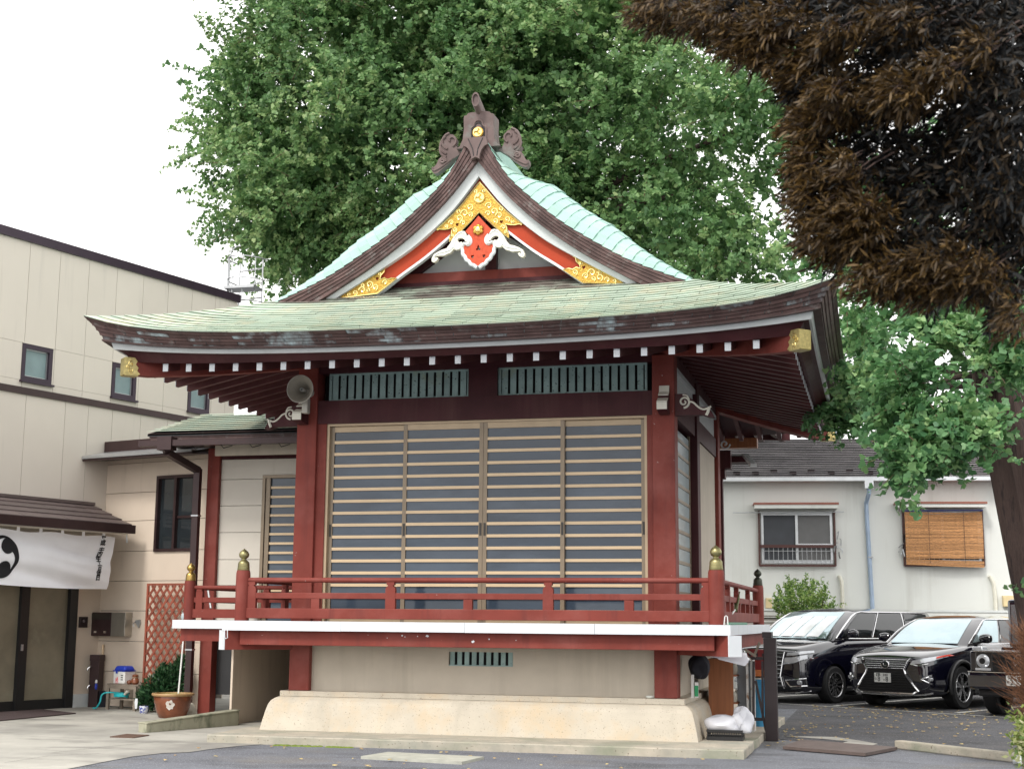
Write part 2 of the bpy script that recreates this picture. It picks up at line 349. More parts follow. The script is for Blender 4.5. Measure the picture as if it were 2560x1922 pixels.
# --- stucco skirt below the floor, with vent
fy = -YH+.09
vx0, vx1, vz0, vz1 = -.39, .45, .925, 1.10
q = HB()
for a in ((-2.24, vx0, .583, 1.30), (vx1, 2.24, .583, 1.30), (vx0, vx1, .583, vz0), (vx0, vx1, vz1, 1.30)): q.box(a[0], a[1], fy, fy+.1, a[2], a[3])
sk = q.build('skirt_wall', 'stucco')
v = hb(vx0, vx1, fy+.085, fy+.099, vz0, vz1).build('vent', 'void')
for i in range(9):
    x = vx0+.012+i*.095; hb(x, x+.058, fy+.03, fy+.05, vz0, vz1).build('vent_slat', 'green_slat', v)
hb(vx0, vx1, fy+.012, fy+.03, vz0, vz0+.014).build('vent_rail', 'green_slat', v)
for k in (1, 2, 3):
    q = HB(); p0 = side(k, -2.24, 2.48); p1 = side(k, 2.24, 2.40)
    q.box(min(p0[0], p1[0]), max(p0[0], p1[0]), min(p0[1], p1[1]), max(p0[1], p1[1]), .583, 1.30); q.build('skirt_wall', 'stucco')
# --- deck: white edge slab, red edge beams, diagonal corner beams with white ends
dx0, dx1, dy0, dy1 = -3.17, 3.235, -3.22, 2.72
hb(dx0+.05, dx1-.05, dy0+.05, dy1-.05, 1.36, 1.452).build('deck_floor', 'floor')
for i in range(4):
    xa = dx0+(dx1-dx0)*i/4; hb(xa+(.002 if i else 0), xa+(dx1-dx0)/4-(.002 if i < 3 else 0), dy0+random.uniform(0, .003), dy0+.05, 1.345+random.uniform(-.001, .001), 1.465).build('deck_edge', 'white')
hb(dx1-.05, dx1, dy0+.05, dy1, 1.345, 1.465).build('deck_edge', 'white')
hb(dx0, dx0+.05, dy0+.05, dy1, 1.345, 1.465).build('deck_edge', 'white')
hb(dx0+.2, dx1-.2, dy0+.10, dy0+.30, 1.165, 1.343).build('edge_beam', 'red', bevel=.006)
hb(dx1-.30, dx1-.10, dy0+.3, dy1-.1, 1.165, 1.343).build('edge_beam', 'red', bevel=.006)
hb(dx0+.10, dx0+.30, dy0+.3, dy1-.1, 1.165, 1.343).build('edge_beam', 'red', bevel=.006)
for sx in (-1, 1):
    cx = (dx1+.045) if sx > 0 else (dx0-.03); cyy = dy0+.06
    e = Vector((cx, cyy, 1.222)); dr = Vector((sx, -1, 0)).normalized(); i0 = e - dr*1.4
    cb = HB().bar(i0, e-dr*.012, .19, .242).build('corner_beam', 'red')
    HB().bar(e-dr*.012, e, .192, .244).build('beam_end', 'white', cb)
# thin clip hanging under the left edge and one by the right post
def clip(pts, nm='wire_clip'): return HB().tube(pts, .006, 6).build(nm, 'white')
clip([(dx0-.16+.2, dy0-.01, 1.345), (dx0+.05, dy0-.012, 1.25), (dx0+.065, dy0-.012, 1.24), (dx0+.085, dy0-.012, 1.25), (dx0+.08, dy0-.01, 1.345)])
for px_, py_, s_ in ((1005, 1588, .012), (1012, 1591, .008), (1068, 1589, .02), (1044, 1590, .01), (1182, 1603, .022), (1223, 1597, .01), (1290, 1600, .008), (968, 1594, .006)):
    p = atY(px_, py_, HYC+dy0+.098); n_ = 7; lp = [(p.x-HX+s_*random.uniform(.5, 1.2)*math.cos(6.28*i/n_), p.z+s_*random.uniform(.4, 1.1)*math.sin(6.28*i/n_)) for i in range(n_)]
    q = HB(); q.poly([lp], lambda p: Vector((p[0], dy0+.0965, p[1])), lambda p: Vector((p[0], dy0+.0995, p[1]))); q.build('paint_chip', 'white')
# --- railing
def giboshi(c, r, z0, zt, brass, dark=None):
    x, y = c
    po = HB().lathe([(r*1.0, z0), (r*.99, z0+.4*(zt-z0)), (r, zt-.10), (r*.985, zt-.035), (r*.9, zt)], (x, y, 0), 20).build('rail_post', 'red', smooth=True)
    h = .28*r/.095
    pr_ = [(.84, 0), (.86, .02), (.86, .09), (.83, .10), (.83, .19), (.80, .20), (.80, .30), (.77, .36), (.60, .44), (.45, .47), (.33, .50), (.33, .54), (.62, .62), (.71, .70), (.70, .78), (.55, .88), (.30, .95), (.10, 1.0), (.02, 1.03)]
    HB().lathe([(r*a_, zt+h*b_) for a_, b_ in pr_], (x, y, 0), 20).build('post_cap', brass, po, smooth=True)
    return po
FY = dy0+.17; RX = dx1-.175; LX = dx0+.185
giboshi((LX, FY), .092, 1.452, 2.10, 'brass_dull'); giboshi((RX, FY), .097, 1.452, 2.10, 'brass_dull')
giboshi((RX+.02, dy1-.22), .085, 1.452, 2.06, 'brass_dark')
def rail_run(p0, p1, necks, struts, top=1.978, cap0=.02, cap1=.02, r=.033, vari='red'):
    p0 = Vector((*p0, 0)); p1 = Vector((*p1, 0)); d = (p1-p0).normalized()
    z = lambda p, h: p+Vector((0, 0, h))
    HB().tube([z(p0, top), z(p1, top)], r, 12).build('hand_rail', vari, smooth=True)
    HB().bar(z(p0, 1.782), z(p1, 1.782), .05, .074).build('middle_rail', vari, bevel=.006)
    HB().bar(z(p0, 1.560), z(p1, 1.560), .085, .128).build('bottom_rail', vari, bevel=.006)
    for t in necks:
        c = p0+d*t
        q = HB(); pr2 = [(.062, 1.625), (.062, 1.742)]
        q.add([z(c+d*(sx*w_)+Vector((-d.y, d.x, 0))*sy_*.03, h) for w_, h in ((.064, 1.624), (.064, 1.86), (.058, 1.885), (.036, 1.905), (.03, 1.915), (.05, 1.918), (.05, 1.955)) for sx, sy_ in ((-1,-1),(1,-1),(1,1),(-1,1))],
              [tuple(i*4+a_ for a_ in (j, (j+1) % 4))+tuple((i+1)*4+a_ for a_ in ((j+1) % 4, j)) for i in range(6) for j in range(4)] + [(24, 25, 26, 27)])
        q.build('neck_strut', vari)
    for t in struts:
        c = p0+d*t; HB().bar(z(c, 1.624), z(c, 1.744), .062, .11, up=tuple(d)).build('low_strut', vari)
W_ = RX-LX
pxs = lambda px: atY(px, 1500, HYC+FY).x-HX-LX
rail_run((LX, FY), (RX, FY), [pxs(977), pxs(1371), W_-.12, .13], [pxs(790), pxs(1171), pxs(1573)])
rail_run((RX, FY), (RX, dy1-.22), [.35+.9, .35+2.0, 4.0], [.7, 1.7, 2.6, 3.3, 4.4])
rail_run((LX, FY), (LX, FY+1.6), [1.35], [.7])
# --- wall framing on the front
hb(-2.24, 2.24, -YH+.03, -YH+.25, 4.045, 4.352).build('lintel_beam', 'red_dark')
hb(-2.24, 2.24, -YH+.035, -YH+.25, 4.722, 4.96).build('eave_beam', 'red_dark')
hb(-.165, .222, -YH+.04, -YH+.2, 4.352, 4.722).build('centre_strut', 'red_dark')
hb(-2.24, -2.115, -YH+.05, -YH+.2, 1.453, 4.045).build('door_jamb', 'red')
hb(2.165, 2.24, -YH+.05, -YH+.2, 1.453, 4.045).build('door_jamb', 'red')
hb(-2.24, 2.24, -YH+.30, -YH+.31, 1.453, 4.95).build('inner_wall', 'void')
for x0, x1 in ((-2.115, -.167), (.224, 2.165)):
    f = HB(); f.box(x0, x1, -YH+.10, -YH+.13, 4.353, 4.378); f.box(x0, x1, -YH+.10, -YH+.13, 4.70, 4.721); f.box(x0, x0+.035, -YH+.10, -YH+.13, 4.378, 4.70); f.box(x1-.03, x1, -YH+.10, -YH+.13, 4.378, 4.70)
    f = f.build('frieze_lattice', 'green_slat')
    n = 17; st_ = (x1-x0-.06)/n
    for i in range(n):
        x = x0+.045+i*st_; hb(x, x+st_*.70, -YH+.112, -YH+.125, 4.378, 4.70).build('slat', 'green_slat', f)
# --- four sliding doors
dX0, dX1 = -2.115, 2.165; zb, ztp = 1.46, 4.044
fr = HB()
fr.box(dX0, dX0+.035, -YH+.07, -YH+.17, zb, ztp); fr.box(dX1-.035, dX1, -YH+.07, -YH+.17, zb, ztp); fr.box(dX0+.035, dX1-.035, -YH+.07, -YH+.17, ztp-.03, ztp)
fr.build('door_frame', 'tan')
edges = [dX0+.035, atY(1013, 1300, 17.55).x-HX, atY(1208, 1300, 17.55).x-HX, atY(1406.5, 1300, 17.55).x-HX, dX1-.035]
def sliding_door(x0, x1, yd, nrail, name='sliding_door', parent=None, sl=.052, sr=.052, zb=zb, ztp=ztp-.032, gl='door_glass', hl=None, step=.1557, ox=1):
    d = HB(); d.box(x0, x0+sl, yd, yd+.035, zb, ztp); d.box(x1-sr, x1, yd, yd+.035, zb, ztp)
    d = d.build(name, 'tan_dark', parent)
    t = hb(x0+sl, x1-sr, yd+.003, yd+.033, ztp-.075, ztp).build('top_rail', 'tan', d)
    hb(x0+sl, x1-sr, yd+.003, yd+.033, zb, zb+.17).build('kick_board', 'tan', d)
    z = ztp-.075-step+.02; k = 0; zu = ztp-.07
    while True:
        zl = max(z, zb+.165); tl = random.uniform(-.0025, .0025); tw = random.uniform(-.004, .004); q = HB()
        q.slab([[Vector((x0+sl, yd+.020+tl, zl)), Vector((x1-sr, yd+.020+tl+tw, zl))], [Vector((x0+sl, yd+.020-tl, zu)), Vector((x1-sr, yd+.020-tl+tw, zu))]], (0, .006, 0)); q.build('pane', gl, d); zu = z
        if z <= zb+.2: break
        hb(x0+sl, x1-sr, yd+.001, yd+.022, z-.019, z+.019).build('glazing_rail', 'tan_hi', d); z -= step; k += 1
    if hl:
        for xx in hl: hb(xx-.014, xx+.014, yd-.006, yd+.002, 2.56, 2.72).build('handle', 'handle', d)
    return d
sliding_door(edges[0], edges[1]+.02, -YH+.125, 14, hl=[edges[0]+.026])
sliding_door(edges[1]-.032, edges[2], -YH+.085, 14, hl=[edges[1]-.006, edges[2]-.026])
sliding_door(edges[2]+.004, edges[3]+.03, -YH+.085, 14, hl=[edges[2]+.03, edges[3]+.004])
sliding_door(edges[3]-.02, edges[4], -YH+.125, 14, hl=[edges[4]-.026])
# --- right-hand wall (seen at a grazing angle), back and left walls
def side_wall(k):
    xw = XH
    sg = 1 if k == 1 else -1
    bx = lambda a0, a1, o0, o1, z0, z1: (hb(min(sg*(xw-o1), sg*(xw-o0)), max(sg*(xw-o1), sg*(xw-o0)), a0, a1, z0, z1))
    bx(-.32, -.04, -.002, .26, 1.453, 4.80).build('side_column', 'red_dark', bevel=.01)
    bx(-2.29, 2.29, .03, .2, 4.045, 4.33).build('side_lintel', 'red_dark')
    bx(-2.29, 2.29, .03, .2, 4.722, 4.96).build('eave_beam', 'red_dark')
    bx(-2.29, 2.29, .06, .09, 4.332, 4.72).build('frieze_board', 'plaster')
    bx(-2.29, 2.29, .02, .06, 4.64, 4.70).build('frieze_trim', 'white_trim')
    bx(-.04, 2.29, .06, .12, 1.453, 4.043).build('plaster_panel', 'stucco')
    bx(-2.28, -2.2, .06, .16, 1.453, 4.043).build('door_jamb', 'white_trim')
    d = HB(); x_ = sg*(xw-.10)
    d.box(min(x_, x_-sg*.03), max(x_, x_-sg*.03), -2.05, -1.98, 1.46, 4.04); d.box(min(x_, x_-sg*.03), max(x_, x_-sg*.03), -.40, -.33, 1.46, 4.04)
    d = d.build('side_door', 'tan_dark')
    a_, b_ = sorted((x_-sg*.012, x_-sg*.02)); hb(a_, b_, -1.98, -.40, 1.6, 3.98).build('pane', 'pale_glass', d)
    z = 3.86
    while z > 1.6:
        a_, b_ = sorted((x_-sg*.001, x_-sg*.025)); hb(a_, b_, -1.98, -.40, z-.022, z+.022).build('glazing_rail', 'tan_dark', d); z -= .2
    a_, b_ = sorted((x_-sg*.001, x_-sg*.03)); hb(a_, b_, -1.98, -.40, 1.46, 1.6).build('kick_board', 'stone', d)
side_wall(1); side_wall(3)
hb(-2.24, 2.24, 2.38, 2.5, 1.453, 4.96).build('back_wall', 'stucco')
hb(-2.3, 2.3, -2.2, 2.37, 4.97, 5.0).build('ceiling', 'void')

# --- carved beam noses on the columns
def nosing(x):
    q = HB(); pr3 = [(0, 4.19), (.26, 4.10), (.27, 4.065), (.27, 4.00), (.0, 3.98)]
    y0 = -YH
    pts = [(0, 4.36), (.03, 4.38), (.05, 4.30), (.10, 4.255), (.13, 4.25), (.14, 4.21), (.20, 4.18), (.245, 4.155), (.25, 4.07), (.16, 4.04), (0, 4.03)]
    q.poly([pts], lambda p: Vector((x-.062, y0-p[0], p[1])), lambda p: Vector((x+.062, y0-p[0], p[1])))
    o = q.build('beam_nose', 'red_dark')
    hb(x-.063, x+.063, y0-.262, y0-.251, 4.068, 4.158).build('nose_end', 'bone', o)
    q = HB()
    for (a0, z0), (a1, z1) in ((((.245), 4.163), (.135, 4.215)), ((.13, 4.257), (.05, 4.305)), ((.05, 4.307), (.03, 4.385))):
        q.hexa([(x-.0635, y0-a0, z0), (x+.0635, y0-a0, z0), (x+.0635, y0-a1, z1), (x-.0635, y0-a1, z1), (x-.0635, y0-a0, z0+.012), (x+.0635, y0-a0, z0+.012), (x+.0635, y0-a1, z1+.012), (x-.0635, y0-a1, z1+.012)])
    q.build('nose_top', 'bone', o)
    return o
nosing(2.40); nosing(-2.42)
def spiral(fn, c, r0, r1, a0, turns, rad, n=34, taper=.5):
    pts = []
    for i in range(n):
        t = i/(n-1); a = a0+turns*2*math.pi*t; r_ = r0+(r1-r0)*t; pts.append(fn((c[0]+r_*math.cos(a), c[1]+r_*math.sin(a))))
    return pts
def kibana(sx):
    # side nosing: runs out along x from the corner column, white carved scroll on the front face
    x0 = sx*XH; yf = -YH+.045
    q = HB(); pts = [(0, 4.03), (.34, 4.03), (.42, 4.00), (.485, 3.995), (.44, 4.09), (.40, 4.12), (.30, 4.13), (.22, 4.22), (.14, 4.30), (0, 4.30)]
    q.poly([pts], lambda p: Vector((x0+sx*p[0], yf, p[1])), lambda p: Vector((x0+sx*p[0], yf+.12, p[1])))
    o = q.build('side_nose', 'red_dark')
    f2 = lambda p: Vector((x0+sx*p[0], yf-.006, p[1]))
    c = (.115, 4.195)
    s1 = spiral(f2, c, .012, .075, 1.2, -1.45, .012)
    HB().tube(s1, [.010+.004*i/33 for i in range(34)], 6).build('scroll', 'bone', o, smooth=True)
    w_ = spl([(.17, 4.20), (.23, 4.185), (.30, 4.12), (.36, 4.095), (.425, 4.115), (.45, 4.13)], 14)
    HB().tube([f2(p) for p in w_], .012, 6).build('scroll', 'bone', o, smooth=True)
    w_ = spl([(.10, 4.285), (.15, 4.275), (.175, 4.235), (.18, 4.20)], 8)
    HB().tube([f2(p) for p in w_], .010, 6).build('scroll', 'bone', o, smooth=True)
    w_ = [(.425, 4.12), (.41, 4.06), (.39, 4.02)]
    HB().tube([f2(p) for p in w_], .02, 6).build('scroll', 'bone', o, smooth=True)
kibana(1); kibana(-1)

# --- eaves: heights along the edge (rising to the corners)
def ztop(a): t = abs(a)/4.56; return 4.85+.10*t**2+.235*t**6
def zbot(a): t = abs(a)/4.43; return 4.698+.085*t**2+.125*t**5
def zwb(a): t = abs(a)/4.24; return 4.652+.06*t**2+.095*t**4
def zraf(a): t = abs(a)/4.2; return 4.548+.015*t**2+.06*t**5
def base(d): u = 4.57-d; return 4.85+.36*u+.05*u*u
def zroof(a, d):
    t = abs(a)/max(d, .01)*4.56/4.56; wgt = max(0, (d-2.2)/2.37)**1.5
    return base(d)+(ztop(min(t, 1.0)*4.56)-4.85)*wgt
def S3(k, a, d, z): x, y = side(k, a, d); return (x, y, z)
# rafters (own end caps), boards above them, eave boards
raf_x = [-3.68+.3193*i for i in range(24)]
for k in range(4):
    for i, a in enumerate(raf_x):
        if k == 2 and False: continue
        z0 = zraf(a); d_in = max(2.35, abs(a)+.02 if abs(a) > 2.6 else 2.35)
        if d_in > 3.95: continue
        z1 = z0+.25*(4.06-d_in)*.9
        q = HB()
        A = [S3(k, a-.035, 4.06, z0-.048), S3(k, a+.035, 4.06, z0-.048), S3(k, a+.035, d_in, z1-.048), S3(k, a-.035, d_in, z1-.048)]
        q.hexa(A+[(p[0], p[1], p[2]+.097) for p in A]); rf = q.build('rafter', 'rafter')
        q = HB(); A = [S3(k, a-.0355, 4.068, z0-.0485), S3(k, a+.0355, 4.068, z0-.0485), S3(k, a+.0355, 4.060, z0-.0485), S3(k, a-.0355, 4.060, z0-.0485)]
        q.hexa(A+[(p[0], p[1], p[2]+.098) for p in A]); q.build('rafter_end', 'white', rf)
NA = 25
ws = [-1+2*i/(NA-1) for i in range(NA)]
for k in range(4):
    # soffit boards on the rafters
    q = HB(); P = []
    for d in (4.12, 3.2, 2.3): P.append([S3(k, w_*d, d, zraf(w_*4.2*d/4.12)+.058+.225*(4.06-d)) for w_ in ws])
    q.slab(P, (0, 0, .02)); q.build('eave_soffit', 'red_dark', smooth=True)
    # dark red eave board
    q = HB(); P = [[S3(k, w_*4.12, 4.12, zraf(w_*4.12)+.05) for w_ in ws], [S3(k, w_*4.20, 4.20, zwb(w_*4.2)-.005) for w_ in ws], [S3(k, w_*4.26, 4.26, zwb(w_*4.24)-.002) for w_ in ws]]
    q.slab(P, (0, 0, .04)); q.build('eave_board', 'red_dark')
    # pale strip under the roof edge
    q = HB(); P = [[S3(k, w_*4.20, 4.20, zwb(w_*4.2)) for w_ in ws], [S3(k, w_*4.29, 4.29, zwb(w_*4.24)+.001) for w_ in ws], [S3(k, w_*4.31, 4.31, zbot(w_*4.3)-.004) for w_ in ws]]
    q.slab(P, (0, 0, .012)); q.build('eave_trim', 'white_trim')
    q = HB(); P = [[S3(k, w_*4.30, 4.30, zbot(w_*4.3)+.002) for w_ in ws], [S3(k, w_*4.40, 4.40, zbot(w_*4.4)-.002) for w_ in ws]]
    q.slab(P, (0, 0, .02)); q.build('edge_soffit', 'brown')
    # layered copper edge
    NL = 5
    for l in range(NL):
        t0, t1 = l/NL, (l+1)/NL
        def pt(a_, t, off=0.0):
            dd = 4.57-.20*t**.75+off; w_ = a_/4.57
            zz = ztop(w_*4.56)*(1-t)+zbot(w_*4.43)*t
            return S3(k, w_*dd, dd, zz)
        if k == 0:
            L_ = .43; n = 21; off = (l % 2)*.5
            ed = [-4.57]+[-4.57+(i+off+ (.0 if off else 1))*9.14/n for i in range(n) if 0.05 < (i+off+(.0 if off else 1))*9.14/n < 9.05]+[4.57]
            for a0, a1 in zip(ed[:-1], ed[1:]):
                g = .0045; aa = [a0+g, (a0+a1)/2, a1-g]
                q = HB(); P = [[pt(x_, t0, -.03) for x_ in aa], [pt(x_, t0, .0) for x_ in aa], [pt(x_, t1-.02, .016) for x_ in aa], [pt(x_, t1+.0, -.012) for x_ in aa]]
                q.grid(P); am = (a0+a1)/2
                stain = any(abs(am-s_) < .26 for s_ in (-2.15, -1.75, -.55, 2.05)) or (random.random() < .16)
                q.build('edge_plate', 'brown_stain' if stain else 'brown')
        else:
            aa = [w_*4.57 for w_ in ws]; q = HB()
            P = [[pt(x_, t0, -.03) for x_ in aa], [pt(x_, t0, .0) for x_ in aa], [pt(x_, t1-.03, .008) for x_ in aa], [pt(x_, t1-.02, -.03) for x_ in aa]]
            q.grid(P); q.build('edge_layer', 'brown')
    if k == 0:
        q = HB(); P = [[S3(0, w_*(4.562-.20*t**.75), 4.562-.20*t**.75, ztop(w_*4.56)*(1-t)+zbot(w_*4.43)*t) for w_ in ws] for t in (.02, .2, .4, .6, .8, .98)]
        q.slab(P, (0, .02, 0)); q.build('edge_backing', 'joint_pale')
# hip rafters with gilt ends
for sx in (-1, 1):
    for sy_ in (-1, 1):
        e = Vector((sx*4.20, sy_*4.18, 4.585)); i0 = Vector((sx*2.3, sy_*2.35, 4.98))
        # upward-curved timber
        n = 8; pts = [i0.lerp(e, i/n) for i in range(n+1)]
        for i, p in enumerate(pts): p.z = 4.93+( -.44*(i/n)+.08*(i/n)**3)
        pts[-1].z = 4.60
        q = HB()
        dr = Vector((sx, sy_, 0)).normalized(); pr_ = Vector((-dr.y, dr.x, 0))
        rings = [[p+pr_*(-.075)+Vector((0,0,-.10)), p+pr_*.075+Vector((0,0,-.10)), p+pr_*.075+Vector((0,0,.10)), p-pr_*.075+Vector((0,0,.10))] for p in pts]
        P = [r_+[r_[0]] for r_ in rings]; q.grid(P); q.add(rings[-1], [(0,1,2,3)]); q.add(rings[0], [(0,1,2,3)])
        hr = q.build('hip_rafter', 'red')
        # gilt cap with scalloped inner edge
        q = HB(); d0 = .27
        for s_ in (-1, 1):
            prf = [(0, -.105), (-d0*.62, -.105), (-d0*.75, -.09), (-d0*.60, -.05), (-d0*.66, -.01), (-d0*.52, .03), (-d0*.6, .07), (-d0*.5, .108), (0, .108)]
            sl = -.02
            q.poly([prf], lambda p: e+dr*(p[0]+.012)+pr_*(s_*.0755)+Vector((0,0,p[1]-sl*0-.115*0+.015)), lambda p: e+dr*(p[0]+.012)+pr_*(s_*.083)+Vector((0,0,p[1]+.015)))
        q.build('gilt_cap', 'gold_pale', hr)
        q = HB(); c0 = e+dr*.006+Vector((0,0,.015))
        q.bar(c0, c0+dr*.012, .168, .216); q.bar(c0-dr*.16+Vector((0,0,.111)), c0+Vector((0,0,.111)), .166, .008); q.bar(c0-dr*.17-Vector((0,0,.111)), c0-Vector((0,0,.111)), .166, .008)
        q.build('gilt_end', 'gold_pale', hr)
        for s_ in (-1, 1):
            for u_, v_, r_, dd in ((-.07, .03, .04, 1), (-.075, -.05, .035, -1), (-.035, -.01, .028, 1)):
                f3 = lambda p: e+dr*p[0]+pr_*(s_*.086)+Vector((0,0,p[1]+.015))
                HB().tube(spiral(f3, (u_, v_), .006, r_, 0, 1.3*dd, .005, 18), .006, 5).build('relief', 'gold_hi', hr)
# --- front slope shingles
rows = []; d = 4.575
ri = 0
while d > 2.42:
    d1 = d-.118; lift = .0145
    L0 = d; n = max(6, int(round(2*d/.66))); off = .5 if ri % 2 else 0
    ed = [-L0]+[-L0+(i+off)*2*L0/n for i in range(0 if off else 1, n)]+[L0]
    darkrow = d1 < 2.72
    for a0, a1 in zip(ed[:-1], ed[1:]):
        g = .003; A = [a0+g, (a0+a1)/2, a1-g]
        sh = lambda a_, dd, dz: (max(-dd, min(dd, a_)), -dd, zroof(max(-dd, min(dd, a_)), dd)+dz)
        q = HB(); j = random.uniform(-.002, .003)
        P = [[sh(x_, d-.012, lift+j-.014) for x_ in A], [sh(x_, d, lift+j) for x_ in A], [sh(x_, d1-.015, .000) for x_ in A]]
        q.grid(P); q.build('roof_shingle', 'verdi_dark' if darkrow or (d1 < 2.9 and random.random() < .4) else 'verdi')
    d = d1; ri += 1
q = HB(); P = [[(w_*dd, -dd, zroof(w_*dd, dd)-.012) for w_ in ws] for dd in (4.55, 4.2, 3.8, 3.4, 3.0, 2.6, 2.1)]
q.grid(P); q.build('front_underlay', 'seam')
# --- other slopes. main roof profile (x, z) from ridge to eave, raised above the gable edge
Epts = [(.135, 7.67), (.15, 7.632), (.285, 7.382), (.45, 7.137), (.775, 6.82), (1.156, 6.499), (1.561, 6.228), (1.977, 5.976), (2.387, 5.789), (2.85, 5.60)]
Ipts = [(.0, 7.42), (.052, 7.353), (.367, 6.968), (.757, 6.586), (1.138, 6.285), (1.514, 6.027), (2.115, 5.669), (2.17, 5.64)]
NS = 24
E_ = spl(Epts, NS)
def offs(t): return .36*min(1, max(.02, (t-.07)*4.5))*(1 if t < .6 else max(.25, 1-(t-.6)/.4*.75))
Mm = []
for i, p in enumerate(E_):
    a_ = np.array(E_[max(i-1, 0)]); c_ = np.array(E_[min(i+1, NS)]); tg = (c_-a_)/np.linalg.norm(c_-a_); nn = np.array([-tg[1], tg[0]]); nn = nn if nn[1] > 0 else -nn
    o_ = offs(i/NS); Mm.append(tuple(np.array(p)+nn*o_))
yE = -2.88
def mino(sx, i, f):      # f 0 at the gable edge .. 1 fully up on the main roof
    e0, m0 = np.array(E_[i]), np.array(Mm[i]); h = math.sin(min(f, 1)*math.pi/2)
    p = e0+(m0-e0)*h; return (sx*p[0], yE+.55*(1-math.cos(min(f, 1)*math.pi/2))*1.0+.0, p[1])
for sx in (-1, 1):
    for i in range(NS):
        seams = (0, .62, 1.0) if i % 2 else (0, 1.0)
        for f0, f1 in zip(seams[:-1], seams[1:]):
            q = HB(); ff = [f0+(f1-f0)*j/4 for j in range(5)]
            up_ = [Vector(mino(sx, i, f)) for f in ff]; lo_ = [Vector(mino(sx, i+1, f)) for f in ff]
            if len(seams) == 3:
                if f0 == 0: up_[-1] = up_[-1].lerp(up_[-2], .03); lo_[-1] = lo_[-1].lerp(lo_[-2], .03)
            nrm = (up_[2]-lo_[2]).cross(up_[4]-up_[0]).normalized()
            if nrm.z < 0: nrm = -nrm
            P = [[p-nrm*.0 for p in up_], [p+nrm*.013 for p in lo_], [p-nrm*.012 for p in lo_]]
            q.grid(P); q.build('gable_roof_plate', 'verdi_top', smooth=False)
    q = HB(); P = [[Vector(mino(sx, i, f))-Vector((0, -.004, .014)) for f in (0, .2, .4, .6, .8, 1)] for i in range(NS+1)]; q.grid(P); q.build('gable_underlay', 'seam')
    # long main slope behind
    q = HB(); ys = [yE+.54, -1.2, 0, 1.2, -yE-.54]
    P = [[(sx*m_[0], y_, m_[1]-.004) for y_ in ys] for m_ in Mm]
    q.grid(P); q.build('main_slope', 'verdi_top', smooth=True)
    # skirt slope from the gable foot line out to the side eave
    q = HB(); P = [[(sx*dd, w_*dd, zroof(w_*dd, dd)) for w_ in ws] for dd in (4.57, 4.2, 3.8, 3.4, 3.0, 2.6)]; q.grid(P); q.build('side_slope', 'verdi', smooth=True)
q = HB(); P = [[(w_*dd, dd, zroof(w_*dd, dd)) for w_ in ws] for dd in (4.57, 4.0, 3.4, 2.9, 2.4)]; q.grid(P); q.build('back_slope', 'verdi', smooth=True)
# back gable closing
q = HB(); q.add([(sx*p[0], 2.3, p[1]) for sx in (-1, 1) for p in Mm]+[(0, 2.3, 5.3)], [tuple([2*(NS+1), j, j+1]) for j in range(NS)]+[tuple([2*(NS+1), NS+1+j+1, NS+1+j]) for j in range(NS)]); q.build('back_gable', 'red_dark')
# --- layered brown barge edge of the gable
I_ = spl(Ipts, NS); Ee = spl(Epts+[(2.93, 5.565)], NS)
for sx in (-1, 1):
    for l in range(5):
        t0, t1 = l/5, (l+1)/5; nseg = 14
        cuts = [0]+[ (j+(.5 if l % 2 else 1.0)*1.0)*NS/nseg for j in range(nseg) if (j+(.5 if l % 2 else 1.0))*NS/nseg < NS-.2]+[NS]
        def pe(u, t):
            i = min(int(u), NS-1); f = u-i; e = lerp(Ee[i], Ee[i+1], f); n_ = lerp(I_[i], I_[i+1], f); return lerp(e, n_, t)
        for u0, u1 in zip(cuts[:-1], cuts[1:]):
            uu = [u0+.012, (u0+u1)/2, u1-.012]; yf = yE+.003+.012*l; q = HB()
            P = [[(sx*pe(u, t0)[0], yf+.3, pe(u, t0)[1]) for u in uu], [(sx*pe(u, t0)[0], yf, pe(u, t0)[1]) for u in uu],
                 [(sx*pe(u, t1-.012)[0], yf, pe(u, t1-.012)[1]) for u in uu], [(sx*pe(u, t1-.012)[0], yf+.3, pe(u, t1-.012)[1]) for u in uu]]
            q.grid(P); q.build('barge_plate', 'brown')
    # pale board, vermilion barge board with white lower edge
    Wp = [(.0, 7.235), (.024, 7.20), (.343, 6.805), (.731, 6.453), (1.118, 6.18), (1.957, 5.692), (2.05, 5.64)]; Wc = spl(Wp, NS)
    Rp = [(.0, 6.825), (.02, 6.804), (.376, 6.494), (.73, 6.21), (1.084, 5.971), (1.38, 5.749), (1.55, 5.62)]; Rc = spl(Rp, NS)
    yw = yE+.12
    q = HB(); q.slab([[(sx*p[0], yw, p[1]+.012) for p in I_], [(sx*p[0], yw+.02, p[1]) for p in Wc]], (0, .12, 0)); q.build('barge_trim', 'white_trim')
    yr = yw+.10
    q = HB(); q.slab([[(sx*p[0], yr, p[1]+.01) for p in Wc], [(sx*p[0], yr, p[1]) for p in Rc]], (0, .09, 0)); q.build('barge_board', 'red_bright')
    q = HB(); q.slab([[(sx*p[0], yr-.012, p[1]+.016) for p in Rc], [(sx*p[0], yr-.012, p[1]-.022) for p in Rc]], (0, .08, 0)); q.build('barge_lower_edge', 'white')
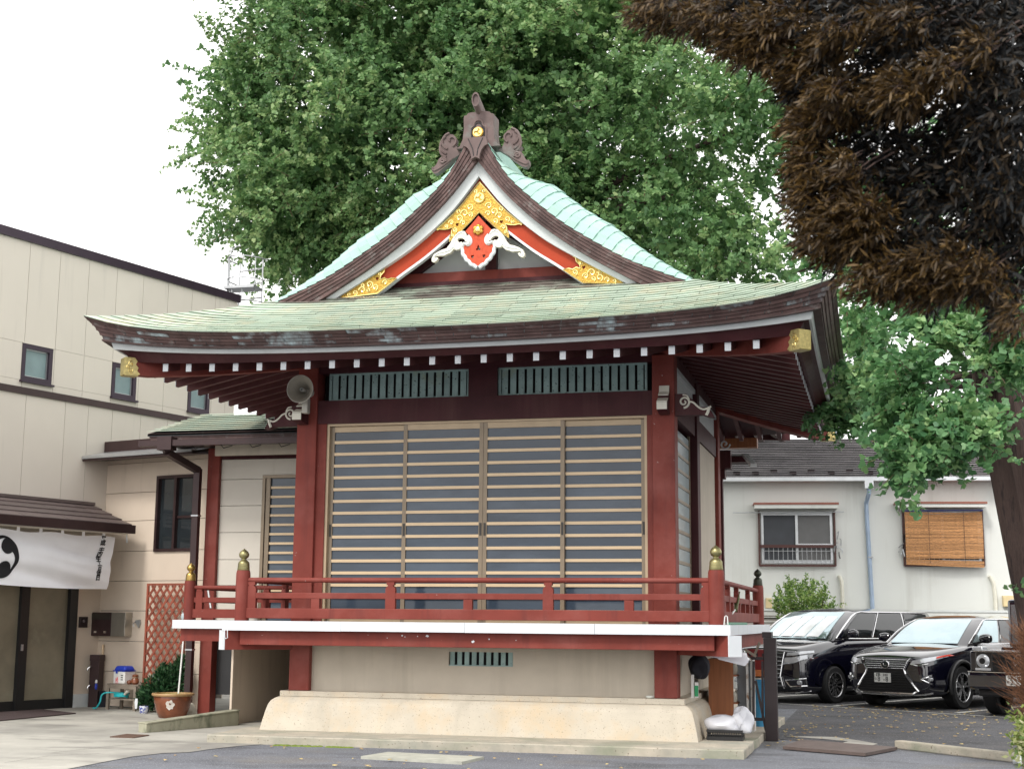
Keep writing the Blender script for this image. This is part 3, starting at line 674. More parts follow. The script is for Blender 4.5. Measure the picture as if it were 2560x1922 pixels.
# fan-shaped plate at the apex
fan = [(0, 7.445), (.055, 7.415), (.06, 7.475), (.085, 7.54), (.12, 7.585), (.165, 7.605), (.15, 7.66), (.135, 7.71)]
q = HB(); lp = fan+[(-a_, b_) for a_, b_ in reversed(fan[1:])]
q.poly([lp], lambda p: Vector((p[0], yE-.035, p[1])), lambda p: Vector((p[0], yE+.1, p[1]))); fp = q.build('apex_plate', 'bronze')
for sx in (-1, 1):
    HB().tube([Vector((sx*a_, yE-.038, b_)) for a_, b_ in ((.10, 7.695), (.07, 7.63), (.035, 7.55), (.022, 7.46))], .006, 5).build('rib', 'seam', fp)
# --- ridge with end ornament
q = HB(); prf = [(-.20, 7.40), (-.11, 7.70), (-.11, 7.86), (0, 7.90), (.11, 7.86), (.11, 7.70), (.20, 7.40)]
q.poly([prf], lambda p: Vector((p[0], -2.58, p[1])), lambda p: Vector((p[0], 2.6, p[1]))); q.build('ridge_box', 'verdi_top')
yo = yE+.10
orn = [(-.30, 7.60), (-.255, 7.63), (-.215, 7.72), (-.20, 7.86), (-.205, 8.00), (-.20, 8.045), (-.165, 8.05), (-.15, 8.075), (-.10, 8.085), (.10, 8.085), (.15, 8.075), (.165, 8.05), (.20, 8.045), (.205, 8.00), (.20, 7.86), (.215, 7.72), (.255, 7.63), (.30, 7.60)]
q = HB(); q.poly([orn], lambda p: Vector((p[0], yo, p[1]+.02)), lambda p: Vector((p[0]*1.02, yo+.26, p[1]+.02))); on = q.build('ridge_end_tile', 'bronze')
arch = [(-.105, 7.70), (-.105, 7.86), (-.10, 7.885), (-.065, 7.91), (-.055, 7.95), (-.03, 7.98), (0, 7.985), (.03, 7.98), (.055, 7.95), (.065, 7.91), (.10, 7.885), (.105, 7.86), (.105, 7.70)]
HB().tube([Vector((a_, yo-.006, b_)) for a_, b_ in spl(arch, 40)], .014, 6).build('arch_moulding', 'bronze', on, smooth=True)
HB().tube([Vector((a_*.80, yo-.004, 7.70+(b_-7.70)*.88)) for a_, b_ in spl(arch, 40)], .008, 6).build('arch_moulding', 'seam', on, smooth=True)
def tomoe(fn, c, Rr, rev=1, n=22):
    """three comma outlines (2D loops) inside radius Rr"""
    out_ = []
    for k in range(3):
        a0 = k*2*math.pi/3; pts = []
        for i in range(n):
            t = R(100+260*i/(n-1)); pts.append((.60+.36*math.cos(t), .36*math.sin(t)))
        for i in range(1, n):
            f = 2.15*i/(n-1); pts.append((.96*math.cos(f), .96*math.sin(f)))
        for i in range(1, n-1):
            f = 2.15-1.40*i/(n-1); r_ = .96-.27*((2.15-f)/1.40)**.8; pts.append((r_*math.cos(f), r_*math.sin(f)))
        out_.append([(c[0]+Rr*(x*math.cos(a0)-y*math.sin(a0)), c[1]+rev*Rr*(x*math.sin(a0)+y*math.cos(a0))) for x, y in pts])
    return out_
def crest(fn_at, c, Rr, m0, m1, parent, th=.012):
    q = HB(); n = 28; lp = [(c[0]+Rr*math.cos(2*math.pi*i/n), c[1]+Rr*math.sin(2*math.pi*i/n)) for i in range(n)]
    q.poly([lp], lambda p: fn_at(p, th), lambda p: fn_at(p, -th*.6)); o = q.build('crest_disc', m0, parent, smooth=True)
    for lp in tomoe(None, c, Rr*.88):
        q = HB(); q.poly([lp], lambda p: fn_at(p, th*1.7), lambda p: fn_at(p, th*.9)); q.build('crest_comma', m1, parent)
    return o
crest(lambda p, h: Vector((p[0], yo-.008-h, p[1])), (0.0, 7.815), .072, 'gold', 'gold_hi', on, .02)
# forward-leaning oval tube on top of the ridge end
q = HB(); n = 20
ring = lambda c, s_: [Vector((c[0]+.052*s_*math.cos(2*math.pi*i/n), c[1]+.25*.0, c[2]+(.086*s_*math.sin(2*math.pi*i/n)+.012*s_*math.copysign(1, math.sin(2*math.pi*i/n))))) for i in range(n)]
A0, A1 = (0.0, yo+.35, 8.06), (0.0, yo-.16, 8.22)
rs = [ring(A0, 1), ring(lerp(A0, A1, .5), 1), ring(A1, 1), ring(A1, .72), ring((A1[0], A1[1]+.025, A1[2]), .70)]
q.grid([r_+[r_[0]] for r_ in rs]); q.add(rs[-1], [tuple(range(n))]); q.build('ridge_tube', 'bronze', on, smooth=True)
# curling fins either side of the ridge end
for sx in (-1, 1):
    fin = lambda p: Vector((sx*p[0], yo+.09, p[1])); fin2 = lambda p: Vector((sx*p[0], yo+.20, p[1]))
    outl = [(.24, 7.60), (.30, 7.63), (.335, 7.70), (.33, 7.79), (.37, 7.85), (.43, 7.865), (.47, 7.835), (.505, 7.855), (.53, 7.79), (.52, 7.74), (.55, 7.71), (.53, 7.65), (.565, 7.62), (.53, 7.56), (.57, 7.53), (.60, 7.46), (.64, 7.42), (.66, 7.43), (.665, 7.37), (.63, 7.33), (.58, 7.34), (.50, 7.40), (.42, 7.46), (.36, 7.52)]
    q = HB(); q.poly([outl], fin, fin2); fo = q.build('ridge_fin', 'bronze')
    for c_, r0, r1, a0, tn in (((.40, 7.77), .012, .085, -.6, .8), ((.41, 7.75), .10, .125, -1.2, .42), ((.42, 7.71), .125, .13, -1.25, .38), ((.43, 7.67), .13, .12, -1.3, .34), ((.51, 7.50), .008, .045, .4, 1.5)):
        pts = spiral(lambda p: Vector((sx*p[0], yo+.085, p[1])), c_, r0, r1, a0, tn, .01, 20)
        HB().tube(pts, .017, 6).build('fin_rib', 'bronze', fo, smooth=True)
    HB().tube([Vector((sx*a_, yo+.085, b_)) for a_, b_ in spl([(.36, 7.53), (.45, 7.47), (.56, 7.40), (.64, 7.37), (.655, 7.41)], 12)], .012, 6).build('fin_rib', 'bronze', fo, smooth=True)
# --- gable wall
yg = -2.22
q = HB(); q.poly([[(-1.95, 5.4), (1.95, 5.4), (.05, 7.1), (-.05, 7.1)]], lambda p: Vector((p[0], yg, p[1])), lambda p: Vector((p[0], yg+.1, p[1]))); q.build('gable_wall', 'plaster')
gb = lambda a, b_, wd, dp: HB().bar((a[0], yg-.06, a[1]), (b_[0], yg-.06, b_[1]), dp, wd, up=(0, 0, 1)) if abs(a[0]-b_[0]) > .01 else hb(a[0]-wd/2, a[0]+wd/2, yg-.1, yg-.005, min(a[1], b_[1]), max(a[1], b_[1]))
zg0 = atY(1300, 672, HYC+yg-.1).z; zg1 = atY(1300, 697, HYC+yg-.1).z
hb(-2.0, 2.0, yg-.14, yg-.002, zg1, zg0).build('gable_tie_beam', 'red', bevel=.006)
hb(-2.1, 2.1, yg-.18, yg-.002, zg1-.16, zg1-.003).build('gable_sill', 'red_dark')
gb((.06, zg0), (.06, 6.75), .15, .1).build('gable_post', 'red_dark')
for sx in (-1, 1):
    gb((sx*.12, 6.72), (sx*1.15, zg0-.05), .13, .09).build('gable_brace', 'red_dark')
    gb((sx*.0, 7.02), (sx*1.75, 5.72), .15, .11).build('gable_rafter', 'red_dark')
# --- gilt fittings on the barge boards
yg2 = yr-.016
tp = [(.0, 7.165), (.09, 7.06), (.22, 6.90), (.36, 6.755), (.50, 6.63), (.58, 6.565), (.575, 6.55), (.54, 6.565), (.48, 6.555), (.42, 6.56), (.355, 6.575), (.375, 6.53), (.38, 6.48), (.40, 6.44), (.405, 6.385), (.33, 6.445), (.2, 6.56), (.1, 6.655), (.0, 6.76)]
tp = [(a_, b_+.005) for a_, b_ in tp]
lp = tp+[(-a_, b_) for a_, b_ in reversed(tp[1:-1])]
heart = lambda cx, cz, s: [(cx+s*x_, cz+s*z_) for x_, z_ in ((0, -1), (.6, -.3), (.75, .35), (.4, .75), (0, .45), (-.4, .75), (-.75, .35), (-.6, -.3))]
q = HB(); q.poly([lp, heart(.30, 6.615, .028), heart(-.30, 6.615, .028)], lambda p: Vector((p[0], yg2-.012, p[1])), lambda p: Vector((p[0], yg2+.01, p[1]))); gt = q.build('gilt_chevron', 'gold')
rim = lambda pts, par: HB().tube([Vector((a_, yg2-.014, b_)) for a_, b_ in pts], .009, 5).build('gilt_rim', 'gold_hi', par)
rim(lp+[lp[0]], gt)
crest(lambda p, h: Vector((p[0], yg2-.012-h, p[1])), (0, 6.955), .078, 'gold', 'gold_hi', gt)
fg = lambda p: Vector((p[0], yg2-.014, p[1]))
for sx in (-1, 1):
    for c_, r1, dd in (((.13, 6.84), .045, 1), ((.20, 6.76), .05, -1), ((.12, 6.74), .035, 1), ((.27, 6.70), .045, 1), ((.38, 6.645), .035, -1), ((.33, 6.54), .032, 1), ((.45, 6.60), .026, 1), ((.055, 7.045), .025, 1), ((.22, 6.63), .035, -1), ((.36, 6.47), .02, 1), ((.29, 6.79), .03, -1)):
        HB().tube(spiral(fg, (sx*c_[0], c_[1]), .005, r1*1.1, 1.0, 1.35*dd*sx, .004, 16), .0095, 5).build('scroll_relief', 'gold_hi', gt)
    fpz = [(1.355, 5.735), (1.40, 5.80), (1.30, 5.85), (1.245, 5.885), (1.29, 5.895), (1.345, 5.90), (1.385, 5.905), (1.36, 5.95), (1.37, 6.0), (1.345, 6.045), (1.375, 6.035), (1.46, 5.965), (1.60, 5.875), (1.80, 5.765), (1.915, 5.70), (1.90, 5.69)]
    fpz = [(1.385, 5.742), (1.25, 5.838), (1.12, 5.935), (1.20, 5.94), (1.25, 5.925), (1.30, 5.95), (1.35, 5.93), (1.345, 5.98), (1.30, 6.03), (1.29, 6.08), (1.26, 6.095), (1.285, 6.09), (1.42, 6.01), (1.60, 5.90), (1.80, 5.785), (1.905, 5.725), (1.90, 5.705)]
    fpz = [(sx*a_, b_) for a_, b_ in fpz]
    q = HB(); q.poly([fpz, heart(sx*1.395, 5.945, .03)], lambda p: Vector((p[0], yg2-.012, p[1])), lambda p: Vector((p[0], yg2+.01, p[1]))); gf = q.build('gilt_foot', 'gold'); rim(fpz+[fpz[0]], gf)
    for c_, r1, dd in (((1.50, 5.87), .05, 1), ((1.60, 5.80), .045, -1), ((1.42, 5.83), .04, 1), ((1.28, 5.885), .035, -1), ((1.70, 5.765), .035, 1), ((1.52, 5.79), .03, -1), ((1.36, 6.0), .025, 1), ((1.60, 5.86), .028, 1), ((1.79, 5.745), .024, -1)):
        HB().tube(spiral(fg, (sx*c_[0], c_[1]), .005, r1*1.1, 1.0, 1.35*dd*sx, .004, 16), .0095, 5).build('scroll_relief', 'gold_hi', gf)
# --- carved pendant under the apex
yp = yr-.06
def G(zx, zy): p = atY(1000+zx*.19266, 400+zy*.19266, HYC+yp); return (p.x-HX, p.z)
c0 = G(1089, 900)[0]
half = [G(1089, 720), G(1190, 830), G(1260, 900), G(1215, 955), G(1180, 1000), G(1172, 1050), G(1190, 1085), G(1225, 1095), G(1262, 1075), G(1285, 1100), G(1282, 1150), G(1262, 1205), G(1232, 1252), G(1190, 1300), G(1140, 1345), G(1089, 1372)]
half = [(a_-c0, b_) for a_, b_ in half]
tri = lambda cx, cz, s: [(cx+s*x_, cz+s*z_) for x_, z_ in ((0, 1.5), (.5, .5), (.45, .1), (.95, -.2), (.9, -.8), (.3, -.95), (0, -.6), (-.3, -.95), (-.9, -.8), (-.95, -.2), (-.45, .1), (-.5, .5))]
lp = half+[(-a_, b_) for a_, b_ in reversed(half[1:-1])]
h1 = G(1089, 1140); h2 = G(1160, 1240); 
q = HB(); q.poly([lp, tri(0, h1[1], .033), heart(h2[0]-c0, h2[1], .028), heart(c0-h2[0], h2[1], .028)], lambda p: Vector((p[0], yp, p[1])), lambda p: Vector((p[0], yp+.06, p[1]))); pen = q.build('pendant', 'orange_red')
bord = [half[i] for i in range(3, 16)]
for sx in (-1, 1):
    bp_ = spl([(sx*a_*1.0, b_) for a_, b_ in bord], 40)
    cen = np.array((0, half[10][1]))
    pts = []
    for i, p in enumerate(bp_):
        a_ = np.array(bp_[max(i-1, 0)]); b_ = np.array(bp_[min(i+1, 40)]); tg = (b_-a_)/np.linalg.norm(b_-a_); nn = np.array((tg[1], -tg[0]))*(-1 if sx > 0 else 1)
        wv = .006*math.sin(i*1.15) if i > 18 else 0
        pts.append(Vector((p[0]+nn[0]*(.014+wv), yp+.01, p[1]+nn[1]*(.014+wv))))
    HB().tube(pts, .026, 8).build('pendant_border', 'white', pen, smooth=True)
    wing = [(1262, 905), (1300, 895), (1345, 905), (1390, 945), (1425, 985), (1450, 1040), (1478, 1075), (1500, 1100), (1560, 1110), (1620, 1135), (1672, 1165), (1695, 1215), (1690, 1250), (1660, 1265), (1625, 1245), (1606, 1215), (1625, 1200), (1650, 1215), (1640, 1185), (1590, 1185), (1530, 1190), (1490, 1175), (1450, 1165), (1420, 1140), (1405, 1120), (1370, 1135), (1330, 1130), (1300, 1105), (1275, 1072), (1235, 1092), (1205, 1090), (1185, 1065), (1182, 1030), (1200, 1000), (1230, 965)]
    hole = [(1225, 1050), (1250, 1040), (1265, 1010), (1300, 985), (1345, 985), (1358, 1010), (1335, 1040), (1300, 1035), (1280, 1060), (1250, 1055), (1232, 1075)]
    wl = [(sx*(G(*p)[0]-c0), G(*p)[1]) for p in wing]; hl_ = [(sx*(G(*p)[0]-c0), G(*p)[1]) for p in hole]
    q = HB(); q.poly([wl, hl_], lambda p: Vector((p[0], yp-.02, p[1])), lambda p: Vector((p[0], yp+.05, p[1]))); wg = q.build('carved_cloud', 'bone')
    rl = lambda pts: HB().tube([Vector((sx*(G(*p)[0]-c0), yp-.022, G(*p)[1])) for p in spl(pts, 16)], .009, 6).build('cloud_ridge', 'white', wg, smooth=True)
    rl([(1240, 960), (1300, 915), (1360, 935), (1410, 1000), (1420, 1060), (1390, 1110)]); rl([(1390, 1000), (1400, 1060), (1440, 1120), (1520, 1140), (1600, 1150), (1660, 1185), (1665, 1235)]); rl([(1195, 1040), (1215, 1080), (1250, 1075), (1275, 1050)])
# gilt six-petal flower boss
fz = G(1087, 905)[1]
q = HB(); q.lathe([(.012, -.05), (.03, -.045), (.04, -.03), (.04, 0)], (0, yp, fz), 12, axis='y'); fl = q.build('flower_boss', 'gold_hi', pen, smooth=True)
for k in range(6):
    a_ = k*math.pi/3+math.pi/6
    HB().lathe([(.005, -.03), (.024, -.026), (.032, -.012), (.03, 0)], (.045*math.cos(a_), yp, fz+.045*math.sin(a_)), 10, axis='y').build('petal', 'gold', pen, smooth=True)
# ------------------------------------------------------------------ left-hand buildings (turned 16 degrees to the hall)
LA = R(16); U = Vector((math.cos(LA), -math.sin(LA), 0)); V = Vector((math.sin(LA), math.cos(LA), 0)); CN = Vector((-13.0, 22.1, 0))
def LPt(a, o, z): return CN-V*a+U*o+Vector((0, 0, z))       # on the long wall: a towards the camera, o out of the wall
def APt(b, o, z): return CN+U*b-V*o+Vector((0, 0, z))       # on the annex wall: b to the right, o out of the wall
def Lpx(x, y, o=0): p = atP(x, y, CN+U*o, U); return ((CN-p).dot(V), p.z)
def Apx(x, y, o=0): p = atP(x, y, CN-V*o, V); return ((p-CN).dot(U), p.z)
def lbox(f, a0, a1, o0, o1, z0, z1, q=None):
    q = q or MB(); return q.hexa([f(a0,o0,z0), f(a1,o0,z0), f(a1,o1,z0), f(a0,o1,z0), f(a0,o0,z1), f(a1,o0,z1), f(a1,o1,z1), f(a0,o1,z1)])
M['panel'] = mat('beige_cladding', (.63, .575, .505), .7, var=.025, scale=1.2, rand=.02, c2=(.50, .40, .34), c2lo=.66, c2hi=.85, c2scale=.9, c3=(.50, .46, .41), c3s=(4, 4, .25), c3lo=.56, c3hi=.8)
M['annex'] = mat('tan_siding', (.66, .555, .45), .75, var=.05, scale=1.5, bump=.08, bscale=150, c3=(.52, .43, .34), c3s=(4, 4, .5), c3lo=.55, c3hi=.8)
M['wing'] = mat('cream_siding', (.64, .60, .53), .75, var=.04, scale=1.5, c3=(.52, .48, .41), c3s=(4, 4, .5), c3lo=.55, c3hi=.8)
M['dkbrown'] = mat('dark_brown_metal', (.045, .024, .024), .4, metal=.3, var=.15)
M['purple_trim'] = mat('aubergine_trim', (.035, .02, .034), .35, metal=.3)
M['frosted'] = mat('frosted_grey_glass', (.20, .28, .29), .3, var=.08, bump=.3, bscale=200)
M['entry_glass'] = mat('smoked_entry_glass', (.24, .215, .155), .35, var=.3, scale=1.2, c2=(.34, .34, .26), c2lo=.5, c2hi=.7, c2scale=.8)
M['slate'] = mat('dark_brown_slate', (.10, .075, .072), .5, var=.12, rand=.2)
M['cloth'] = mat('white_cloth', (.86, .87, .90), .9, var=.02)
M['ink'] = mat('black_dye', (.01, .01, .012), .9)
M['steel'] = mat('brushed_steel', (.42, .39, .34), .3, metal=.8, var=.1)
M['oldwood'] = mat('weathered_wood', (.24, .20, .16), .85, var=.2, scale=9, bump=.2)
M['terra'] = mat('glazed_brown_ceramic', (.20, .065, .03), .25, var=.35, scale=6, spec=.6)
M['redwood'] = mat('red_stained_wood', (.27, .072, .042), .6, var=.2, scale=5, rand=.12)
bld = thing('panel_building', 'tall beige panelled building with dark roof edge on the left', 'building', LPt(0, 0, 0))
ZR, ZB0, ZB1 = 7.72, 5.08, 5.19
upj = [Lpx(x, 640+x*.25)[0] for x in (-60, 74, 150, 222, 292, 358, 420, 480, 538, 572, 592)]
a_end = Lpx(593, 760)[0]
loj = [Lpx(x, 1080)[0] for x in (-40, 60, 160, 218, 279, 350, 418, 480, 540)]
wins = [((53, 862), (130, 964)), ((279, 905), (340, 1000)), ((469, 979), (523, 1032))]
wrect = []
for (xa, ya), (xb, yb) in wins:
    a0 = Lpx(xa, (ya+yb)/2)[0]; a1 = Lpx(xb, (ya+yb)/2)[0]; wrect.append((max(a0, a1), min(a0, a1)))
wz0, wz1 = 5.31, 5.92
WH = 5.93
for a1_, a0_ in zip(upj[:-1], upj[1:]):
    g = .004
    seg = [(a1_-g, a0_+g)]
    # below the window heads the panels are split round the windows
    lbox(LPt, a1_-g, a0_+g, -.12, 0, WH, ZR-.1).build('wall_panel', 'panel', bld)
def cut(lo, hi, holes):
    out_ = [(lo, hi)]
    for h0, h1 in holes:
        o2 = []
        for x0, x1 in out_:
            if h1 <= x0 or h0 >= x1: o2.append((x0, x1)); continue
            if h0 > x0: o2.append((x0, h0))
            if h1 < x1: o2.append((h1, x1))
        out_ = o2
    return out_
for a1_, a0_ in zip(upj[:-1], upj[1:]):
    for x0, x1 in cut(a0_+.004, a1_-.004, [(w0, w1) for w1, w0 in wrect]):
        if x1-x0 > .02: lbox(LPt, x1, x0, -.12, -.001, wz0, WH-.004).build('wall_panel', 'panel', bld)
    lbox(LPt, a1_-.004, a0_+.004, -.12, -.0005, ZB1-.02, wz0-.004).build('wall_panel', 'panel', bld)
for a1_, a0_ in zip(loj[:-1], loj[1:]): lbox(LPt, a1_-.004, a0_+.004, -.12, 0, 2.3, ZB0+.02).build('wall_panel', 'panel', bld)
lbox(LPt, upj[0]+3, a_end, -.30, -.13, 0, ZR-.12).build('wall_core', 'seam', bld)
lbox(LPt, a_end+.002, a_end-.03, -8, -.0, 0, ZR-.12).build('end_wall', 'panel', bld)
lbox(LPt, upj[0]+3, a_end-.05, -.2, .05, ZR-.1, ZR+.05).build('roof_edge', 'purple_trim', bld)
lbox(LPt, upj[0]+3, a_end-.04, -8, -.2, ZR-.1, ZR-.02).build('roof_deck', 'dkbrown', bld)
lbox(LPt, loj[0]+3, a_end-.02, -.02, .035, ZB0, ZB1).build('band', 'dkbrown', bld)
for w1, w0 in wrect:
    f = MB(); t = .075; d0, d1 = -.09, .012
    lbox(LPt, w1, w1-t, d0, d1, wz0, wz1, f); lbox(LPt, w0+t, w0, d0, d1, wz0, wz1, f); lbox(LPt, w1-t, w0+t, d0, d1, wz1-t, wz1, f); lbox(LPt, w1-t, w0+t, d0, d1, wz0, wz0+t, f)
    f = f.build('window', 'purple_trim', bld)
    lbox(LPt, w1-t, w0+t, -.07, -.05, wz0+t, wz1-t).build('pane', 'frosted', f)
    f2 = MB(); t2 = .018
    for a0, a1, z0, z1 in ((w1-t, w1-t-t2, wz0+t, wz1-t), (w0+t+t2, w0+t, wz0+t, wz1-t), (w1-t-t2, w0+t+t2, wz1-t-t2, wz1-t), (w1-t-t2, w0+t+t2, wz0+t, wz0+t+t2)): lbox(LPt, a0, a1, -.05, -.03, z0, z1, f2)
    f2.build('glazing_bead', 'grey_metal', f)
    lbox(LPt, w1+.02, w0-.03, -.02, .06, wz0-.035, wz0-.001).build('sill', 'purple_trim', f)
    lbox(LPt, w1+.01, w0-.02, -.02, .02, wz1+.001, wz1+.018).build('head_flashing', 'panel', f)
# caged ladder on the far end of the roof
lad = MB().box(0, 0, 0, 0, 0, 0); lad = MB()
lc = atP(625, 760, LPt(a_end-.55, 0, 0), V)
def ltube(pts, r=.015): lad.tube(pts, r, 7)
zt = atP(625, 655, LPt(a_end-.55, 0, 0), V).z; zm = lc.z
for sx in (-.30, .30): ltube([lc+U*sx+Vector((0, 0, -1.0)), lc+U*sx+Vector((0, 0, zt-lc.z+.0))])
for z in np.arange(-.8, zt-zm, .3): ltube([lc-U*.3+Vector((0, 0, z)), lc+U*.3+Vector((0, 0, z))], .014)
ladder = lad.build('roof_ladder', 'grey_metal', bld, smooth=True)
for z in (zm-.02-lc.z, (zt-zm)*.5, zt-zm):
    pts = [lc+Vector((0, 0, z))+U*(.38*math.cos(t))-V*(.55*max(0, math.sin(t))) for t in np.linspace(0, math.pi, 14)]
    MB().tube(pts, .013, 6).build('hoop', 'grey_metal', ladder, smooth=True)
for t in np.linspace(.5, math.pi-.5, 5):
    p = lc+U*(.38*math.cos(t))-V*(.55*math.sin(t)); MB().tube([p+Vector((0, 0, zm-lc.z)), p+Vector((0, 0, zt-zm))], .009, 6).build('cage_bar', 'grey_metal', ladder)
tall = atP(574, 640, LPt(a_end-.1, 0, 0), V)
MB().tube([Vector((tall.x, tall.y, ZR)), tall+Vector((0, 0, -.05)), tall+Vector((.05, 0, .12)), tall+Vector((.16, 0, .19)), tall+Vector((.24, 0, .19))], .015, 7).build('grab_rail', 'grey_metal', ladder, smooth=True)
pl = atP(610, 722, LPt(a_end-.2, 0, 0), V); MB().box(pl.x-.35, pl.x+.3, pl.y-.2, pl.y+.2, pl.z-.02, pl.z+.03).build('landing', 'grey_metal', ladder)
# --- entrance: frame, panes
aD = lambda px: Lpx(px, 1600)[0]
zd = 2.25
ent = thing('entrance_door', 'dark framed sliding glass entrance doors under the white curtain', 'door', LPt(aD(100), 0, 0))
for x0, x1 in ((168, 187), (45, 66)): lbox(LPt, aD(x0), aD(x1), -.10, .03, 0, zd).build('door_post', 'black', ent)
lbox(LPt, 4.6, aD(187), -.12, .02, zd, zd+.12).build('head_rail', 'black', ent)
lbox(LPt, aD(66), aD(168), -.09, .0, 0, .16).build('bottom_rail', 'black', ent); lbox(LPt, aD(66), aD(168), -.06, -.045, .16, zd).build('pane', 'entry_glass', ent)
lbox(LPt, 4.6, aD(45), -.09, -.01, 0, .16).build('bottom_rail', 'black', ent); lbox(LPt, 4.6, aD(45), -.05, -.035, .16, zd).build('pane', 'entry_glass', ent)
lbox(LPt, aD(50), aD(55), .03, .045, .95, 1.05).build('handle', 'grey_metal', ent)
lbox(LPt, 4.6, aD(187), -.119, 0, zd+.121, 2.6).build('wall_panel', 'panel', bld)
lbox(LPt, aD(187)-.002, -.02, -.119, -.002, .10, 2.6).build('wall_panel', 'annex', bld)
lbox(LPt, aD(187)-.02, aD(187)-.34, -.119, .03, 0, .22).build('plinth_block', 'white_trim', bld)
# --- tiled canopy over the entrance
oE = .95; aR_, zE = Lpx(330, 1313, oE); aK, zK = Lpx(231, 1262, .03)
can = thing('entrance_canopy', 'brown tiled lean-to canopy above the entrance curtain', 'canopy', LPt(2, 0, zE))
nr = 4
for i in range(nr):
    t0, t1 = i/nr, (i+1)/nr
    def cp(a, t, dz=0): return LPt(a, .03+(oE-.03)*t, zK+(zE-zK)*t+dz)
    ar0 = aK+(aR_-aK)*t0; ar1 = aK+(aR_-aK)*t1
    ed = [4.2]+[3.9-.9*j-(.45 if i % 2 else 0) for j in range(6) if 3.9-.9*j-(.45 if i % 2 else 0) > ar1+.15]+[None]
    for j in range(len(ed)-1):
        a0 = ed[j]-.004; x0 = (ed[j+1]+.004) if ed[j+1] is not None else ar0; x1 = (ed[j+1]+.004) if ed[j+1] is not None else ar1
        q = MB(); q.slab([[cp(a0, t0, .0), cp(x0, t0, .0)], [cp(a0, t1, .018), cp(x1, t1, .018)]], (0, 0, -.03)); q.build('roof_tile', 'slate', can)
q = MB(); q.slab([[LPt(4.2, .02, zK-.05), LPt(aK, .02, zK-.05)], [LPt(4.2, oE-.02, zE-.05), LPt(aR_, oE-.02, zE-.05)]], (0, 0, -.05)); q.build('canopy_deck', 'dkbrown', can)
lbox(LPt, 4.2, aR_-.04, oE, oE+.05, zE-.14, zE-.0).build('gutter', 'dkbrown', can)
lbox(LPt, 4.2, aR_+.2, .05, oE-.01, zE-.15, zE-.12).build('soffit', 'panel', can)
lbox(LPt, 4.2, aK, .0, .10, zK-.01, zK+.04).build('ridge_cap', 'slate', can)
# --- white curtain
oN = .80
aT, zT = Lpx(288, 1340, oN); aB, zBn = Lpx(268, 1472, oN); aT0, zT0 = Lpx(-40, 1322, oN); a5, z5 = Lpx(0, 1460, oN)
aF = aT0+1.0
def noren(s, t):      # s 0 right .. 1 left, t 0 top .. 1 bottom
    ar = aT+(aB-aT)*t; a = ar+(aF-ar)*s
    zt_ = zT-.02+.015*math.sin(s*math.pi*7); zb_ = zBn+(z5-zBn)*min(1, s/.66)-.02*math.sin(math.pi*min(1, s/.66))
    zz = zt_+(zb_-zt_)*t
    ph = (1-t)*2.6+s*1.2
    fold = (.075*math.sin(9.5*(t+.95*s-.55*s*s)+.5)+.03*math.sin(21*(t+.9*s-.4*s*s)+1))*min(1, t*2.0+s*.3)*max(.15, 1-1.25*s)*min(1, .25+s*5)
    return LPt(a, oN+fold, zz)
nor = thing('entrance_curtain', 'white cloth curtain with black swirl crest hanging over the entrance', 'curtain', LPt(2, oN, zBn))
P = [[noren(i/48, j/24) for i in range(49)] for j in range(25)]
q = MB(); q.slab(P, U*-.006); q.build('cloth', 'cloth', nor, smooth=True)
for s in (.07, .19, .31, .43, .55, .67, .79):
    p = noren(s, 0); q = MB(); q.slab([[p+V*.03+Vector((0, 0, -.01))+U*.003, p-V*.03+Vector((0, 0, -.01))+U*.003], [p+V*.03+Vector((0, 0, .085))+U*.003, p-V*.03+Vector((0, 0, .085))+U*.003]], U*-.004); q.build('hanging_loop', 'cloth', nor)
MB().tube([noren(-.08, 0)+Vector((0, 0, .08)), noren(.5, 0)+Vector((0, 0, .075)), noren(1.0, 0)+Vector((0, 0, .09))], .010, 6).build('cord', 'bone', nor)
MB().tube([noren(-.07, 0)+Vector((0, 0, .08)), noren(-.075, 0)+Vector((0, 0, -.06))], .012, 6).build('cord_end', 'white', nor)
# map (a, z) offsets to the cloth surface
def on_cloth(p, lift):
    s = p[0]; t = p[1]; q0 = noren(s, t); n_ = (noren(s+.01, t)-q0).cross(noren(s, t+.01)-q0).normalized()
    if n_.dot(U) < 0: n_ = -n_
    return q0+n_*lift
def st_px(x, y):       # pixel on the flat curtain plane -> (s,t)
    a, z = Lpx(x, y, oN); t = .5
    for _ in range(12):
        ar = aT+(aB-aT)*t; s = (a-ar)/(aF-ar); z0 = noren(s, 0).z; z1 = noren(s, 1).z; t = (z0-z)/(z0-z1)
    return s, t
sC, tC = st_px(2, 1391)
asp = (z5-zT)/(-(aF-aT))        # metric ratio t:s
hgt = zT-z5; wid = aF-aT
for lp in tomoe(None, (0, 0), .40*hgt, rev=1):
    q = MB(); loop = [(sC+p[0]/wid, tC-p[1]/hgt) for p in lp]
    q.poly([loop], lambda p: on_cloth(p, .012), lambda p: on_cloth(p, .004)); q.build('crest_comma', 'ink', nor)
def text_geo(txt, size=1.0, bold=0.0):
    cu = bpy.data.curves.new('t', 'FONT'); cu.body = txt; cu.size = size; cu.align_x = 'CENTER'; cu.align_y = 'CENTER'; cu.offset = bold; cu.resolution_u = 2
    ob = bpy.data.objects.new('t', cu); col.objects.link(ob); dg = bpy.context.evaluated_depsgraph_get(); me = ob.evaluated_get(dg).to_mesh()
    v_ = [(x.co.x, x.co.y) for x in me.vertices]; f_ = [tuple(p.vertices) for p in me.polygons]
    ob.evaluated_get(dg).to_mesh_clear(); bpy.data.objects.remove(ob); bpy.data.curves.remove(cu); return v_, f_
chars = '平成二十四年十一月吉日'
